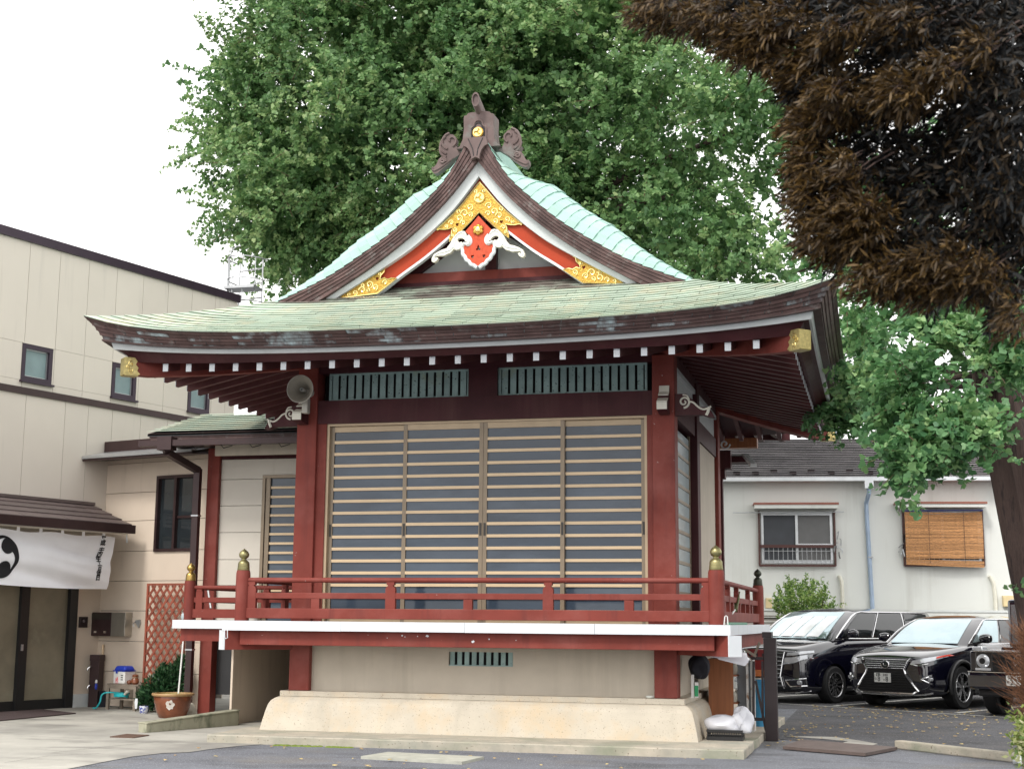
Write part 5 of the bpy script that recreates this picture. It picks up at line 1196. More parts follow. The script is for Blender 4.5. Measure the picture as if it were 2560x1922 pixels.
class cabin:
    def __init__(s, yb0, yb1, wb, zb_, yt0, yt1, wt_, zt_, crown=.05, bulge=.05): s.a = (yb0, yb1, wb, zb_, yt0, yt1, wt_, zt_, crown, bulge)
    def lv(s, e):
        yb0, yb1, wb, zb_, yt0, yt1, wt_, zt_, crown, bulge = s.a
        return yb0+(yt0-yb0)*e, yb1+(yt1-yb1)*e, wb+(wt_-wb)*e+.03*math.sin(math.pi*e*.9), zb_+(zt_-zb_)*(e+.10*math.sin(math.pi*e))
    def front(s, u_, e, off=0): y0, y1, w_, z = s.lv(e); return Vector((u_*(w_-.10), y0-s.a[9]*(1-u_*u_)-off*.6, z+off*.8))
    def side(s, sg, t, e, off=0): y0, y1, w_, z = s.lv(e); return Vector((sg*(w_+off*.95), y0+.10+(y1-y0-.2)*t, z+off*.3))
    def mesh(s):
        rings = []
        for e in (0, .2, .4, .6, .8, .92, 1.0):
            y0, y1, w_, z = s.lv(e); ring = [tuple(s.front(u_, e)) for u_ in (-1, -.6, -.2, .2, .6, 1)]
            ring += [tuple(s.side(1, t, e)) for t in (.0, .25, .5, .75, 1)]
            ring += [(u_*(w_-.10), y1+s.a[9]*.6*(1-u_*u_), z) for u_ in (1, .6, .2, -.2, -.6, -1)]
            ring += [tuple(s.side(-1, t, e)) for t in (1, .75, .5, .25, .0)]; rings.append(ring)
        n = len(rings[0]); q = MB(); vs_ = [p for r_ in rings for p in r_]; fs = []; yt0, yt1, zt_, crown = s.a[4], s.a[5], s.a[7], s.a[8]
        for i in range(len(rings)-1):
            for j in range(n): fs.append((i*n+j, i*n+(j+1) % n, (i+1)*n+(j+1) % n, (i+1)*n+j))
        k = len(vs_); ins = [(x*.6, yt0+(yt1-yt0)*.5+(y-(yt0+yt1)/2)*.8, z+crown*.7) for x, y, z in rings[-1]]; vs_ += ins; vs_.append((0, (yt0+yt1)/2, zt_+crown))
        for j in range(n): fs.append(((len(rings)-1)*n+j, (len(rings)-1)*n+(j+1) % n, k+(j+1) % n, k+j)); fs.append((k+j, k+(j+1) % n, len(vs_)-1))
        return q.add(vs_, fs)
    def screen(s, c, u1, e0, e1, m_, off=.012):
        c.build(MB().slab([[s.front(u1*(j/4-1), e0+(e1-e0)*i/6, off) for j in range(9)] for i in range(7)], (0, .008, -.006)), 'windscreen', m_, smooth=True)
    def pane(s, c, sg, t00, t01, t10, t11, e0, e1, m_, off=.010):
        P = [[s.side(sg, (t00+(t10-t00)*i/4)*(1-j/4)+(t01+(t11-t01)*i/4)*(j/4), e0+(e1-e0)*i/4, off) for j in range(5)] for i in range(5)]
        c.build(MB().slab(P, (-sg*.006, 0, 0)), 'side_window', m_, smooth=True)
    def line(s, c, sg, pts, nm, r_=.011): c.build(MB().tube(spl([tuple(s.side(sg, t, e, .014)) for t, e in pts], 18), r_, 6), nm, 'chrome', smooth=True)
from mathutils.bvhtree import BVHTree
def surf_fn(q):
    bv = BVHTree.FromPolygons([Vector(v) for v in q.v], q.f)
    def f(x, z, off=.012):
        h = bv.ray_cast(Vector((x, -3, z)), Vector((0, 1, 0))); return Vector((x, (h[0].y if h[0] is not None else .3)-off, z))
    return f
def wheel(c, x, y, r_, rw, style, side_=1):
    rt = c.build(MB().lathe([(r_*.70, -.115), (r_*.93, -.12), (r_, -.09), (r_, .09), (r_*.93, .12), (r_*.70, .115), (r_*.66, .05), (r_*.66, -.05), (r_*.70, -.115)], (x, y, r_), 32, axis='x'), 'wheel', 'tyre', smooth=True)
    xo = x+side_*.095
    c.build(MB().lathe([(r_*.70, x+side_*.112-x), (r_*.66, side_*.115), (r_*.63, side_*.09), (r_*.62, side_*.02), (0.01, side_*.02)] , (x, y, r_), 32, axis='x'), 'rim', 'rim_dark', rt, smooth=True)
    c.build(MB().tube([(xo+side_*.015, y+r_*.665*math.cos(t), r_+r_*.665*math.sin(t)) for t in np.linspace(0, 2*math.pi, 37)], .012, 6, cap=False), 'rim_lip', 'rim', rt, smooth=True)
    c.build(MB().lathe([(.055, side_*.0), (.05, side_*.03), (.02, side_*.035)], (xo-side_*.03, y, r_), 14, axis='x'), 'hub', 'rim', rt, smooth=True)
    n = 5 if style == 'v' else 11
    for k in range(n):
        a = 2*math.pi*k/n+.3
        for da in ((-.16, .16) if style == 'v' else (-.07, .07)):
            w_ = .030 if style == 'v' else .012; p = []
            for rr_, aa, ww in ((.05, a+da*.25, w_*1.3), (r_*.36, a+da*.9, w_), (r_*.65, a+da*1.35, w_*1.15)):
                u_ = Vector((0, math.cos(aa), math.sin(aa))); t_ = Vector((0, -math.sin(aa), math.cos(aa))); cc = Vector((xo, y, r_))+u_*rr_
                p.append([cc-t_*ww*.5+Vector((side_*.0, 0, 0)), cc+t_*ww*.5+Vector((side_*.0, 0, 0))])
            c.build(MB().slab(p, (side_*-.03, 0, 0)), 'spoke', 'rim', rt)
def patch(c, quad, m, name, parent=None, n=6, off=.0, bul=(0, 0, 0), th=.012):
    """quad: bl, br, tr, tl with a bulge vector at the centre"""
    bl_, br_, tr_, tl_ = [Vector(p) for p in quad]; P = []
    for i in range(n+1):
        v_ = i/n; row = []
        for j in range(n+1):
            u_ = j/n; p = bl_.lerp(br_, u_).lerp(tl_.lerp(tr_, u_), v_)+Vector(bul)*(4*u_*(1-u_))*(.35+.65*4*v_*(1-v_)); row.append(p)
        P.append(row)
    nn = (br_-bl_).cross(tl_-bl_).normalized()
    return c.build(MB().slab(P, nn*-th), name, m, parent, smooth=True)
def plate(c, x, y, z, line1, kana, num, tilt=0):
    pl_ = c.build(MB().box(x-.165, x+.165, y-.012, y, z-.0825, z+.0825), 'number_plate', 'plate', bevel=.004)
    for txt, cx_, cz, sz in [(ch, -.10+.035*i+(.02 if i > 1 else 0), .046, .060) for i, ch in enumerate(line1) if ch != ' ']+[(kana, -.135, -.025, .05)]+[(ch, cx2, -.028, .12) for ch, cx2 in num]:
        vv, ff = text_geo(txt, sz, .0012)
        c.build(MB().add([(x+cx_+p[0], y-.014, z+cz+p[1]) for p in vv], ff), 'plate_lettering', 'plate_ink', pl_, fix=False)
def mirror(c, x, y, z, s_):
    o = c.build(MB().lathe([(.02, -.12), (.075, -.10), (.10, -.03), (.10, .05), (.07, .11), (.02, .125)], (0, 0, 0), 12, axis='x').xform(lambda p: Vector((x+p.x, y+p.y*.75, z+p.z*.85))), 'mirror', 'car_black', smooth=True)
    c.build(MB().bar((x-s_*.22, y+.02, z-.10), (x-s_*.04, y+.02, z-.05), .07, .04), 'mirror_arm', 'black', o)

# ---- SUV with spindle grille
lx = Car((.0, 26.72), 31, 'sport_utility_car', 'black car with hourglass chrome grille parked in the middle')
st_ = [(.0, .60, .36, .72, .86, .52, .02), (.05, .76, .27, .80, .915, .60, .03), (.18, .86, .22, .87, .965, .66, .035), (.55, .935, .20, .96, 1.04, .73, .04), (1.0, .95, .20, 1.03, 1.09, .77, .04), (1.45, .95, .20, 1.06, 1.13, .80, .03), (2.4, .95, .20, 1.09, 1.15, .80, .02), (3.5, .95, .20, 1.11, 1.16, .80, .02), (4.4, .92, .26, 1.11, 1.16, .78, .02), (4.8, .85, .34, 1.05, 1.12, .70, .02), (4.88, .70, .42, .95, 1.0, .6, .01)]
def car_body(c, st_, cuts):
    q = finish(loft(st_), cuts); f = surf_fn(q); c.build(q, 'body', 'car_black', smooth=True); return f
def strip_on(c, f, lo, hi, nm, m_, parent=None, off=.014, n=9):
    """thin panel lying on the body front between two (x,z) polylines"""
    a_ = spl(lo, n); b_ = spl(hi, n); return c.build(MB().slab([[f(*p, off) for p in a_], [f(*lerp(p, r2, .5), off+.004) for p, r2 in zip(a_, b_)], [f(*p, off) for p in b_]], (0, .03, 0)), nm, m_, parent, smooth=True)
def line_on(c, f, pts, r_, nm, m_, parent=None, off=.010, n=14, smooth=False): return c.build(MB().tube([f(*p, off) for p in (spl(pts, n) if smooth else [lerp(a_, b_, j/4) for a_, b_ in zip(pts[:-1], pts[1:]) for j in range(4)]+[pts[-1]])], r_, 6), nm, m_, parent)
ra = .43
fx = car_body(lx, st_, [(s_*.95, y, .385, ra, .26) for s_ in (-1, 1) for y in (1.0, 3.79)])
for s_ in (-1, 1):
    for y in (1.0, 3.79):
        wheel(lx, s_*.835, y, .382, .23, 'v', s_)
        lx.build(MB().tube([(s_*.952, y+.455*math.cos(t), .385+.455*math.sin(t)) for t in np.linspace(-.25, math.pi+.25, 24)], .036, 8), 'arch_trim', 'black', smooth=True)
cbn = cabin(1.30, 4.62, .84, 1.10, 2.25, 4.05, .66, 1.60, .07); lx.build(cbn.mesh(), 'cabin', 'car_black', smooth=True)
cbn.screen(lx, .93, .06, .93, 'windscreen')
for s_ in (-1, 1):
    m_ = 'windscreen' if s_ > 0 else 'car_glass'  # front pane on one side shares the windscreen's painted sky sheen
    cbn.pane(lx, s_, .05, .37, .06, .33, .10, .90, m_); cbn.pane(lx, s_, .40, .72, .37, .70, .10, .90, 'car_glass')
    cbn.line(lx, s_, [(.0, .06), (.3, .05), (.8, .06)], 'belt_moulding'); cbn.line(lx, s_, [(.0, .06), (.01, .45), (.03, .9), (.2, .96), (.7, .95)], 'window_moulding')
    mirror(lx, s_*1.04, 1.72, 1.24, s_)
    hl_ = strip_on(lx, fx, [(s_*.48, .785), (s_*.66, .805), (s_*.82, .86), (s_*.90, .925)], [(s_*.52, .855), (s_*.66, .885), (s_*.80, .925), (s_*.885, .955)], 'headlamp', 'lamp')
    strip_on(lx, fx, [(s_*.84, .895), (s_*.915, .945)], [(s_*.83, .925), (s_*.895, .965)], 'indicator', 'amber', hl_, .02, 4)
    line_on(lx, fx, [(s_*.49, .79), (s_*.62, .765), (s_*.78, .80)], .010, 'lamp_trim', 'chrome', hl_)
    fg_ = line_on(lx, fx, [(s_*.82, .60), (s_*.68, .535), (s_*.82, .46)], .016, 'fog_trim', 'chrome')
    p = fx(s_*.80, .535); lx.build(MB().lathe([(.01, -.02), (.035, -.015), (.04, .05)], p, 12, axis='y'), 'fog_lamp', 'lamp', fg_, smooth=True)
sp_l = [(.47, .885), (.37, .68), (.40, .60), (.60, .33), (.50, .285)]
gr = lx.build(MB().slab([[fx(x*t, z, .014) for t in np.linspace(-1, 1, 11)] for x, z in sp_l], (0, .04, 0)), 'grille', 'black')
line_on(lx, fx, [(-.50, .28), (-.62, .33), (-.40, .62), (-.375, .69), (-.48, .895), (0, .90), (.48, .895), (.375, .69), (.40, .62), (.62, .33), (.50, .28), (-.50, .28)], .021, 'grille_surround', 'chrome', gr, .022)
for i in range(5):
    z = .86-.037*i; hw = np.interp(z, [.68, .885], [.37, .47])-.02; line_on(lx, fx, [(-hw, z), (0, z), (hw, z)], .011, 'grille_bar', 'chrome', gr, .022)
for i in range(8):
    z = .65-.042*i; hw = np.interp(z, [.33, .60, .68], [.60, .40, .37])-.02; line_on(lx, fx, [(-hw, z), (0, z), (hw, z)], .008, 'grille_bar', 'rim_dark', gr, .02)
pe_ = fx(0, .775, .03)
lx.build(MB().lathe([(.01, -.012), (.06, -.010), (.07, 0), (.07, .03)], pe_, 20, axis='y'), 'emblem', 'plate_ink', gr, smooth=True)
lx.build(MB().tube([pe_+Vector((.078*math.cos(t), -.008, .064*math.sin(t))) for t in np.linspace(0, 2*math.pi, 25)], .010, 6, cap=False), 'emblem_ring', 'chrome', gr, smooth=True)
lx.build(MB().tube([pe_+Vector((-.03, -.016, .025)), pe_+Vector((-.015, -.018, -.015)), pe_+Vector((.035, -.016, -.02))], .007, 5), 'emblem_letter', 'chrome', gr)
line_on(lx, fx, [(-.80, .30), (-.60, .265), (0, .255), (.60, .265), (.80, .30)], .022, 'lower_lip', 'rim', None, .01, 14, True)
plate(lx, -.06, fx(0, .56).y-.01, .545, '練馬 380', 'な', [('8', -.07), ('-', .035), ('8', .09)])
# ---- minivan
vn = Car((-2.22, 27.82), 33, 'minivan', 'black minivan with bright sunshade behind its windscreen', )
st_ = [(.0, .62, .34, .80, .96, .56, .02), (.06, .78, .24, .86, 1.01, .64, .03), (.2, .86, .17, .92, 1.05, .70, .03), (.5, .91, .16, 1.0, 1.11, .76, .04), (.95, .925, .16, 1.08, 1.18, .80, .03), (1.6, .925, .16, 1.10, 1.20, .82, .02), (2.6, .925, .16, 1.12, 1.2, .82, .02), (3.8, .925, .16, 1.12, 1.2, .82, .02), (4.6, .90, .2, 1.12, 1.2, .80, .02), (4.85, .85, .3, 1.05, 1.15, .76, .02), (4.92, .70, .4, 1.0, 1.05, .66, .01)]
fx = car_body(vn, st_, [(s_*.93, y, .345, .40, .26) for s_ in (-1, 1) for y in (.95, 3.95)])
for s_ in (-1, 1):
    for y in (.95, 3.95): wheel(vn, s_*.815, y, .345, .22, 'm', s_)
cbn = cabin(.90, 4.86, .87, 1.16, 1.85, 4.62, .72, 1.73, .075); vn.build(cbn.mesh(), 'cabin', 'car_black', smooth=True)
cbn.screen(vn, .94, .05, .93, 'windscreen')
for k in range(4):
    u0 = -.82+.40*k; P = [[cbn.front(u0+.34*j/3+.16*e, .08+.62*e, .020+.008*math.sin(math.pi*j/3)) for j in range(4)] for e in (0, .5, 1)]
    vn.build(MB().slab(P, (0, .004, -.004)), 'sunshade_fold', 'sunshade')
for s_ in (-1, 1):
    for t0, t1, tt0, tt1 in ((.05, .32, .06, .28), (.345, .63, .305, .62), (.655, .93, .645, .95)): cbn.pane(vn, s_, t0, t1, tt0, tt1, .10, .88, 'car_glass')
    cbn.line(vn, s_, [(.0, .06), (.3, .05), (.95, .06)], 'belt_moulding'); cbn.line(vn, s_, [(.0, .06), (.005, .45), (.02, .9), (.2, .95), (.95, .95)], 'window_moulding', .014)
    for t in (.333, .643): cbn.line(vn, s_, [(t, .08), (t-.015, .5), (t-.03, .92)], 'pillar_trim', .010)
    mirror(vn, s_*1.01, 1.42, 1.30, s_)
    strip_on(vn, fx, [(s_*.50, .885), (s_*.68, .90), (s_*.86, .945)], [(s_*.52, .94), (s_*.68, .96), (s_*.85, .985)], 'headlamp', 'lamp'); hl_ = strip_on(vn, fx, [(s_*.43, .74), (s_*.64, .76), (s_*.86, .85)], [(s_*.47, .85), (s_*.66, .865), (s_*.86, .915)], 'headlamp', 'lamp')
    line_on(vn, fx, [(s_*.42, .73), (s_*.64, .75), (s_*.87, .84)], .009, 'lamp_trim', 'chrome', hl_)
    fg_ = line_on(vn, fx, [(s_*.47, .43), (s_*.83, .47), (s_*.83, .34), (s_*.56, .32), (s_*.47, .43)], .013, 'fog_trim', 'chrome'); p = fx(s_*.74, .40); vn.build(MB().lathe([(.01, -.02), (.04, -.015), (.045, .04)], p, 12, axis='y'), 'fog_lamp', 'lamp', fg_, smooth=True)
gl_ = [(.46, .955), (.38, .60), (.36, .50), (.41, .29)]
gr = vn.build(MB().slab([[fx(x*t, z, .014) for t in np.linspace(-1, 1, 11)] for x, z in gl_], (0, .04, 0)), 'grille', 'black')
for i in range(9):
    z = .93-.075*i; hw = float(np.interp(z, [.29, .50, .60, .955], [.41, .36, .38, .46])); line_on(vn, fx, [(-hw, z), (0, z), (hw, z)], .013, 'grille_bar', 'chrome', gr, .022)
for s_ in (-1, 1): line_on(vn, fx, [(s_*.47, .955), (s_*.37, .50), (s_*.42, .28)], .015, 'grille_side', 'chrome', gr, .022)
line_on(vn, fx, [(-.82, .24), (-.5, .20), (0, .19), (.5, .20), (.82, .24)], .016, 'lower_lip', 'chrome', None, .01, 14, True)
# ---- boxy off-roader at the right edge
gw = Car((2.10, 24.72), 27, 'off_road_car', 'boxy black off-road car with round headlamps at the right edge')
def gbx(nm, m, x0, x1, y0, y1, z0, z1, parent=None, bv=.03): return gw.build(MB().box(x0, x1, y0, y1, z0, z1), nm, m, parent, bevel=bv)
gbx('bonnet', 'car_black', -.80, .80, .10, 1.45, .72, 1.08); gbx('body', 'car_black', -.86, .86, 1.30, 4.5, .45, 1.12); gbx('cabin', 'car_black', -.82, .82, 1.55, 4.45, 1.10, 1.93, bv=.06)
gbx('bumper', 'car_black', -.90, .90, -.02, .30, .44, .72, bv=.05); gbx('bumper_trim', 'chrome', -.88, .88, -.025, .1, .715, .735, bv=.004); gbx('under_guard', 'black', -.75, .75, .05, .3, .33, .45)
for s_ in (-1, 1):
    gbx('fender', 'car_black', s_*.80-.10, s_*.80+.10, .12, 1.40, .72, 1.06)
    ind = gbx('fender_lamp', 'lamp', s_*.78-.09, s_*.78+.09, .16, .36, 1.06, 1.13, bv=.02)
    h_ = gw.build(MB().lathe([(.01, -.02), (.06, -.03), (.095, -.02), (.115, 0), (.115, .06)], (s_*.66, .10, .90), 22, axis='y'), 'headlamp', 'lamp', smooth=True)
    gw.build(MB().lathe([(.01, -.035), (.05, -.035), (.05, -.02)], (s_*.66, .10, .90), 18, axis='y'), 'lamp_lens', 'black', h_, smooth=True)
    gbx('day_lamp', 'lamp', s_*.66-.13, s_*.66+.13, .08, .12, .745, .785, bv=.005)
    gbx('arch', 'black', s_*.86-.06, s_*.86+.06, .40, 1.35, .70, .76)
    for y in (.88, 3.7): wheel(gw, s_*.76, y, .40, .26, 'v', s_)
    gbx('side_window', 'car_glass', s_*.825-.004, s_*.825+.004, 1.75, 2.8, 1.18, 1.82, bv=0)
gbx('windscreen', 'windscreen', -.74, .74, 1.54, 1.553, 1.16, 1.84, bv=0)
gr = gbx('grille', 'black', -.50, .50, .06, .14, .74, 1.04, bv=.02)
for z in (.80, .88, .96): gbx('grille_bar', 'rim_dark', -.48, .48, .045, .06, z-.018, z+.018, gr, .004)
gbx('grille_edge', 'chrome', -.80, .80, .055, .11, 1.045, 1.065, gr, .004)
gw.build(MB().tube([(.115*math.cos(t), .035, .90+.115*math.sin(t)) for t in np.linspace(0, 2*math.pi, 29)], .012, 6, cap=False), 'star_ring', 'chrome', gr, smooth=True)
for k in range(3): a = math.pi/2+k*2*math.pi/3; gw.build(MB().tube([(0, .035, .90), (.11*math.cos(a), .035, .90+.11*math.sin(a))], [.014, .004], 6), 'star_arm', 'chrome', gr)
plate(gw, -.06, -.03, .60, '練馬 330', 'あ', [('2', -.07), ('-', .035), ('2', .09)])
# ------------------------------------------------------------------ things round the hall
M['horn'] = mat('grey_horn', (.42, .40, .35), .45, var=.12, scale=5); M['horn_in'] = mat('horn_inside_grey', (.30, .275, .225), .5, var=.2, scale=4)  # horn_in is a darker grey for the inside of the mouth
M['wood_orange'] = mat('orange_brown_wood', (.30, .105, .038), .5, var=.2, scale=3, stretch=(8, 8, .6)); M['grey_panel'] = mat('grey_panel', (.38, .41, .44), .6)
M['rusty_white'] = mat('rusty_white_metal', (.60, .60, .58), .6, c2=(.25, .12, .05), c2lo=.52, c2hi=.6, c2scale=8)
M['bag'] = mat('white_plastic_bag', (.68, .69, .74), .35, var=.06, bump=.5, bscale=14); M['bin_blue'] = mat('blue_plastic', (.06, .33, .60), .4, var=.08); M['red_plastic'] = mat('dark_red_plastic', (.22, .012, .012), .4)
M['navy'] = mat('black_cloth', (.012, .012, .02), .8); M['green_label'] = mat('green_label', (.02, .32, .12), .5); M['orange'] = mat('orange_plastic', (.55, .17, .05), .5)
M['bristle'] = mat('green_bristle', (.15, .16, .07), .8, var=.3, scale=40); M['green_pl'] = mat('green_plastic', (.03, .22, .12), .4)
M['cyan'] = mat('turquoise_hose', (.03, .55, .60), .4); M['logo_red'] = mat('red_print', (.75, .04, .06), .5); M['dish'] = mat('pale_dish', (.6, .62, .58), .3)
M['soil'] = mat('mossy_soil', (.30, .36, .08), .9, var=.4, scale=30); M['flower_white'] = mat('white_glaze', (.66, .62, .56), .5, var=.12, scale=12); M['pot_rim'] = mat('ochre_rim', (.42, .26, .12), .5, var=.2)
M['delft'] = mat('blue_white_glaze', (.70, .72, .78), .25, c2=(.03, .05, .35), c2lo=.47, c2hi=.53, c2scale=28, var=.03)
M['mat_brown'] = mat('brown_doormat', (.06, .04, .04), .95, bump=.6, bscale=120); M['grate'] = mat('rust_grate', (.12, .07, .05), .7)
M['leaf_pot'] = mat('glossy_dark_leaf', (.022, .075, .028), .35, var=.4, scale=8); M['stem'] = mat('stem', (.06, .04, .025), .8)
# loudspeaker on the left column
ls = thing('loudspeaker', 'grey horn loudspeaker mounted at the top of the left column', 'loudspeaker', (-7.27, 17.05, 4.27))
c_ = atY(750, 972, 16.98)
prof = [(.178, -.0), (.184, .004), (.182, .012), (.165, .03), (.135, .07), (.105, .12), (.08, .18), (.062, .26), (.06, .34), (.01, .345)]
MB().lathe(prof, c_, 36, axis='y').build('horn', 'horn', ls, smooth=True)
MB().lathe([(.176, -.004), (.155, .02), (.12, .065), (.085, .12), (.055, .19), (.035, .26), (.01, .262)], c_, 36, axis='y').build('horn_mouth', 'horn_in', ls, smooth=True)
MB().tube([c_+Vector((.18*math.cos(t), -.001, .18*math.sin(t))) for t in np.linspace(0, 2*math.pi, 41)], .005, 6, cap=False).build('rim', 'horn', ls, smooth=True)
MB().lathe([(.024, .04), (.026, .06), (.022, .10), (.012, .2)], c_, 14, axis='y').build('phase_plug', 'white_plastic', ls, smooth=True); MB().lathe([(.012, .036), (.016, .045)], c_, 4, axis='y').build('plug_mark', 'black', ls)
q = MB(); q.box(c_.x-.02, c_.x+.06, c_.y+.12, c_.y+.22, c_.z-.30, c_.z-.09); q.build('bracket', 'horn', ls, bevel=.01)
# right-hand clutter under the deck
yb = 19.0
x0, x1 = atY(1771, 1700, yb).x, atY(1833, 1700, yb).x
cb = thing('wooden_cabinet', 'tall orange brown wooden cabinet standing under the deck', 'cabinet', ((x0+x1)/2, yb, .1))
zt_ = atY(1800, 1646, yb).z
MB().box(x0, x1, yb, yb+.02, .1, zt_).build('side_board', 'wood_orange', cb)
MB().box(x0, x1, yb+.02, yb+.8, zt_-.03, zt_).build('top_board', 'wood_orange', cb); MB().box(x0+.0, x0+.02, yb+.02, yb+.8, .1, zt_-.03).build('back_board', 'wood_orange', cb)
for z in (.45, .8): MB().box(x0+.02, x1+.05, yb+.02, yb+.8, z, z+.02).build('shelf', 'wood_orange', cb)
for i in range(7):
    z = (.47, .82, .12)[i % 3]; p = Vector((x1-.02+.02*random.random(), yb+.15+.09*i, z)); MB().lathe([(.03, 0), (.045, .04), (.04, .10), (.02, .13)], p, 12).build('stored_bowl', 'bone', cb, smooth=True)
x2, x3 = atY(1843, 1700, yb+.3).x, atY(1866, 1700, yb+.3).x
tag(MB().box(x2, x3, yb+.3, yb+.33, .1, atY(1850, 1652, yb+.3).z).build('grey_board', 'grey_panel', None), 'narrow grey board standing between the wooden cabinet and the rusty frame', 'board')
fr_ = thing('rusty_frame', 'rusty white metal frame upright beside the blue bin', 'frame', (x3+.06, yb, .1))
xf0, xf1 = atY(1866, 1740, yb).x, atY(1882, 1740, yb).x
MB().box(xf0, xf0+.03, yb, yb+.4, .1, atY(1870, 1650, yb).z).build('upright', 'rusty_white', fr_); MB().box(xf1-.025, xf1, yb, yb+.4, .1, atY(1880, 1650, yb).z).build('upright', 'rusty_white', fr_); MB().box(xf0+.03, xf1-.025, yb+.1, yb+.12, .1, 1.0).build('sheet', 'grey_panel', fr_)
# bag in basket
def lumpy(c, rx, ry, rz, seed, n=28, m_=16, f=.16, flat=True):
    rs = np.random.default_rng(seed); P = []; ph = rs.uniform(0, 6.28, (6, 2)); fr = rs.uniform(1.5, 5, (6, 2))
    for i in range(m_+1):
        v_ = i/m_*math.pi; row = []
        for j in range(n+1):
            u_ = 2*math.pi*(j % n)/n; r_ = 1+f*sum(math.sin(round(fr[k][0])*u_+ph[k][0])*math.sin(fr[k][1]*v_+ph[k][1]) for k in range(6))/2.2*math.sin(v_)
            z = math.cos(v_)*rz*r_; z = max(z, -rz*.55) if flat else z
            row.append(Vector(c)+Vector((rx*r_*math.sin(v_)*math.cos(u_), ry*r_*math.sin(v_)*math.sin(u_), z)))
        P.append(row)
    return MB().grid(P)
pb = atZ(1812, 1850, .1); bx_, by_ = pb.x, pb.y+.12
bk = thing('plastic_basket', 'low black plastic basket on the concrete step holding a white bag', 'basket', (bx_, by_, .1))
w_, d_, h_ = .215, .15, .125
MB().box(bx_-w_+.02, bx_+w_-.02, by_-d_+.02, by_+d_-.02, .10, .112).build('base', 'black', bk)
q = MB()
for z0, z1 in ((.10, .145), (.165, .172), (.195, .225)):
    q.box(bx_-w_, bx_+w_, by_-d_, by_-d_+.012, z0, z1); q.box(bx_-w_, bx_+w_, by_+d_-.012, by_+d_, z0, z1); q.box(bx_-w_, bx_-w_+.012, by_-d_+.012, by_+d_-.012, z0, z1); q.box(bx_+w_-.012, bx_+w_, by_-d_+.012, by_+d_-.012, z0, z1)
q.build('rim', 'black', bk)
for i in range(15):
    x = bx_-w_+.015+i*.0285
    for y in (by_-d_+.003, by_+d_-.010): MB().box(x-.005, x+.005, y, y+.008, .145, .195).build('rib', 'black', bk)
for i in range(9):
    y = by_-d_+.03+i*.03
    for x in (bx_-w_+.003, bx_+w_-.010): MB().box(x, x+.008, y-.005, y+.005, .145, .195).build('rib', 'black', bk)
bg_ = thing('plastic_bag', 'crumpled white plastic bag lying in the black basket', 'bag', (bx_+.03, by_, .2))
b_ = lumpy((bx_-.02, by_, .275), .235, .16, .12, 3); b_.build('bag_body', 'bag', bg_, smooth=True)
lumpy((bx_+.20, by_+.03, .30), .13, .14, .20, 9).build('bag_side', 'bag', bg_, smooth=True)
for k in range(10):
    a = -.6+k*.14; MB().tube([(bx_+.17, by_-.10, .24+.02*k*.4), (bx_+.20+.02*math.cos(a*3), by_-.13+.015*k*.3, .30), (bx_+.17+.10*math.cos(a+1), by_-.09, .40+.03*math.sin(k))], .004, 4).build('crease', 'bag', bg_)
# dark gate post, bars
gp = atZ(1930, 1852, 0)
gt_ = thing('gate_post', 'dark brown steel gate post standing right of the step', 'post', (gp.x, gp.y, 0))
zg_ = atY(1930, 1594, gp.y).z
MB().box(gp.x-.085, gp.x+.075, gp.y, gp.y+.16, 0, zg_).build('post', 'iron', gt_, bevel=.006)
MB().box(gp.x-.10, gp.x+.02, gp.y+.02, gp.y+.3, zg_+.002, zg_+.075).build('hinge_block', 'iron', gt_)
yb2 = gp.y+.08
for yy in (1645, 1797): z = atY(1900, yy, yb2).z; MB().box(atY(1870 if yy < 1700 else 1882, yy, yb2).x, gp.x-.085, yb2-.02, yb2+.02, z-.02, z+.02).build('rail', 'iron', gt_)
for (xa, ya), (xb, yb_) in (((1889, 1700), (1915, 1825)), ((1906, 1652), (1907, 1800)), ((1884, 1652), (1884, 1800))): MB().bar(atY(xa, ya, yb2-.03), atY(xb, yb_, yb2-.03), .03, .03, up=(0, 1, 0)).build('bar', 'iron', gt_)
for (xa, ya), (xb, yb_) in (((1899, 1605), (1885, 1640)), ((1862, 1622), (1890, 1640)), ((1862, 1636), (1878, 1650))): MB().bar(atY(xa, ya, yb2-.06), atY(xb, yb_, yb2-.02), .03, .03, up=(0, 1, 0)).build('stick', 'oldwood', gt_)
bn = atY(1901, 1770, 20.2)
bb = thing('blue_bin', 'tall blue plastic bin behind the dark gate bars', 'bin', (bn.x, 20.2, .1))
MB().lathe([(.135, .1), (.155, .70), (.165, .72), (.165, .74), (.15, .74)], (bn.x, 20.2, 0), 24).build('tub', 'bin_blue', bb, smooth=True)
MB().lathe([(.17, .73), (.165, .75), (.10, .765), (.02, .77)], (bn.x, 20.2, 0), 24).build('lid', 'dish', bb, smooth=True)
cr_ = thing('stacked_crate', 'dark red plastic crate stacked above the blue bin', 'crate', (bn.x, 20.2, .77))
MB().box(bn.x-.15, bn.x+.15, 20.06, 20.36, .86, 1.13).build('body', 'red_plastic', cr_); MB().box(bn.x-.12, bn.x+.15, 20.02, 20.30, .772, .858).build('tray', 'orange', cr_)
for i in range(3): MB().box(bn.x-.13+.09*i, bn.x-.10+.09*i, 20.052, 20.06, 1.04, 1.08).build('slot', 'black', cr_)
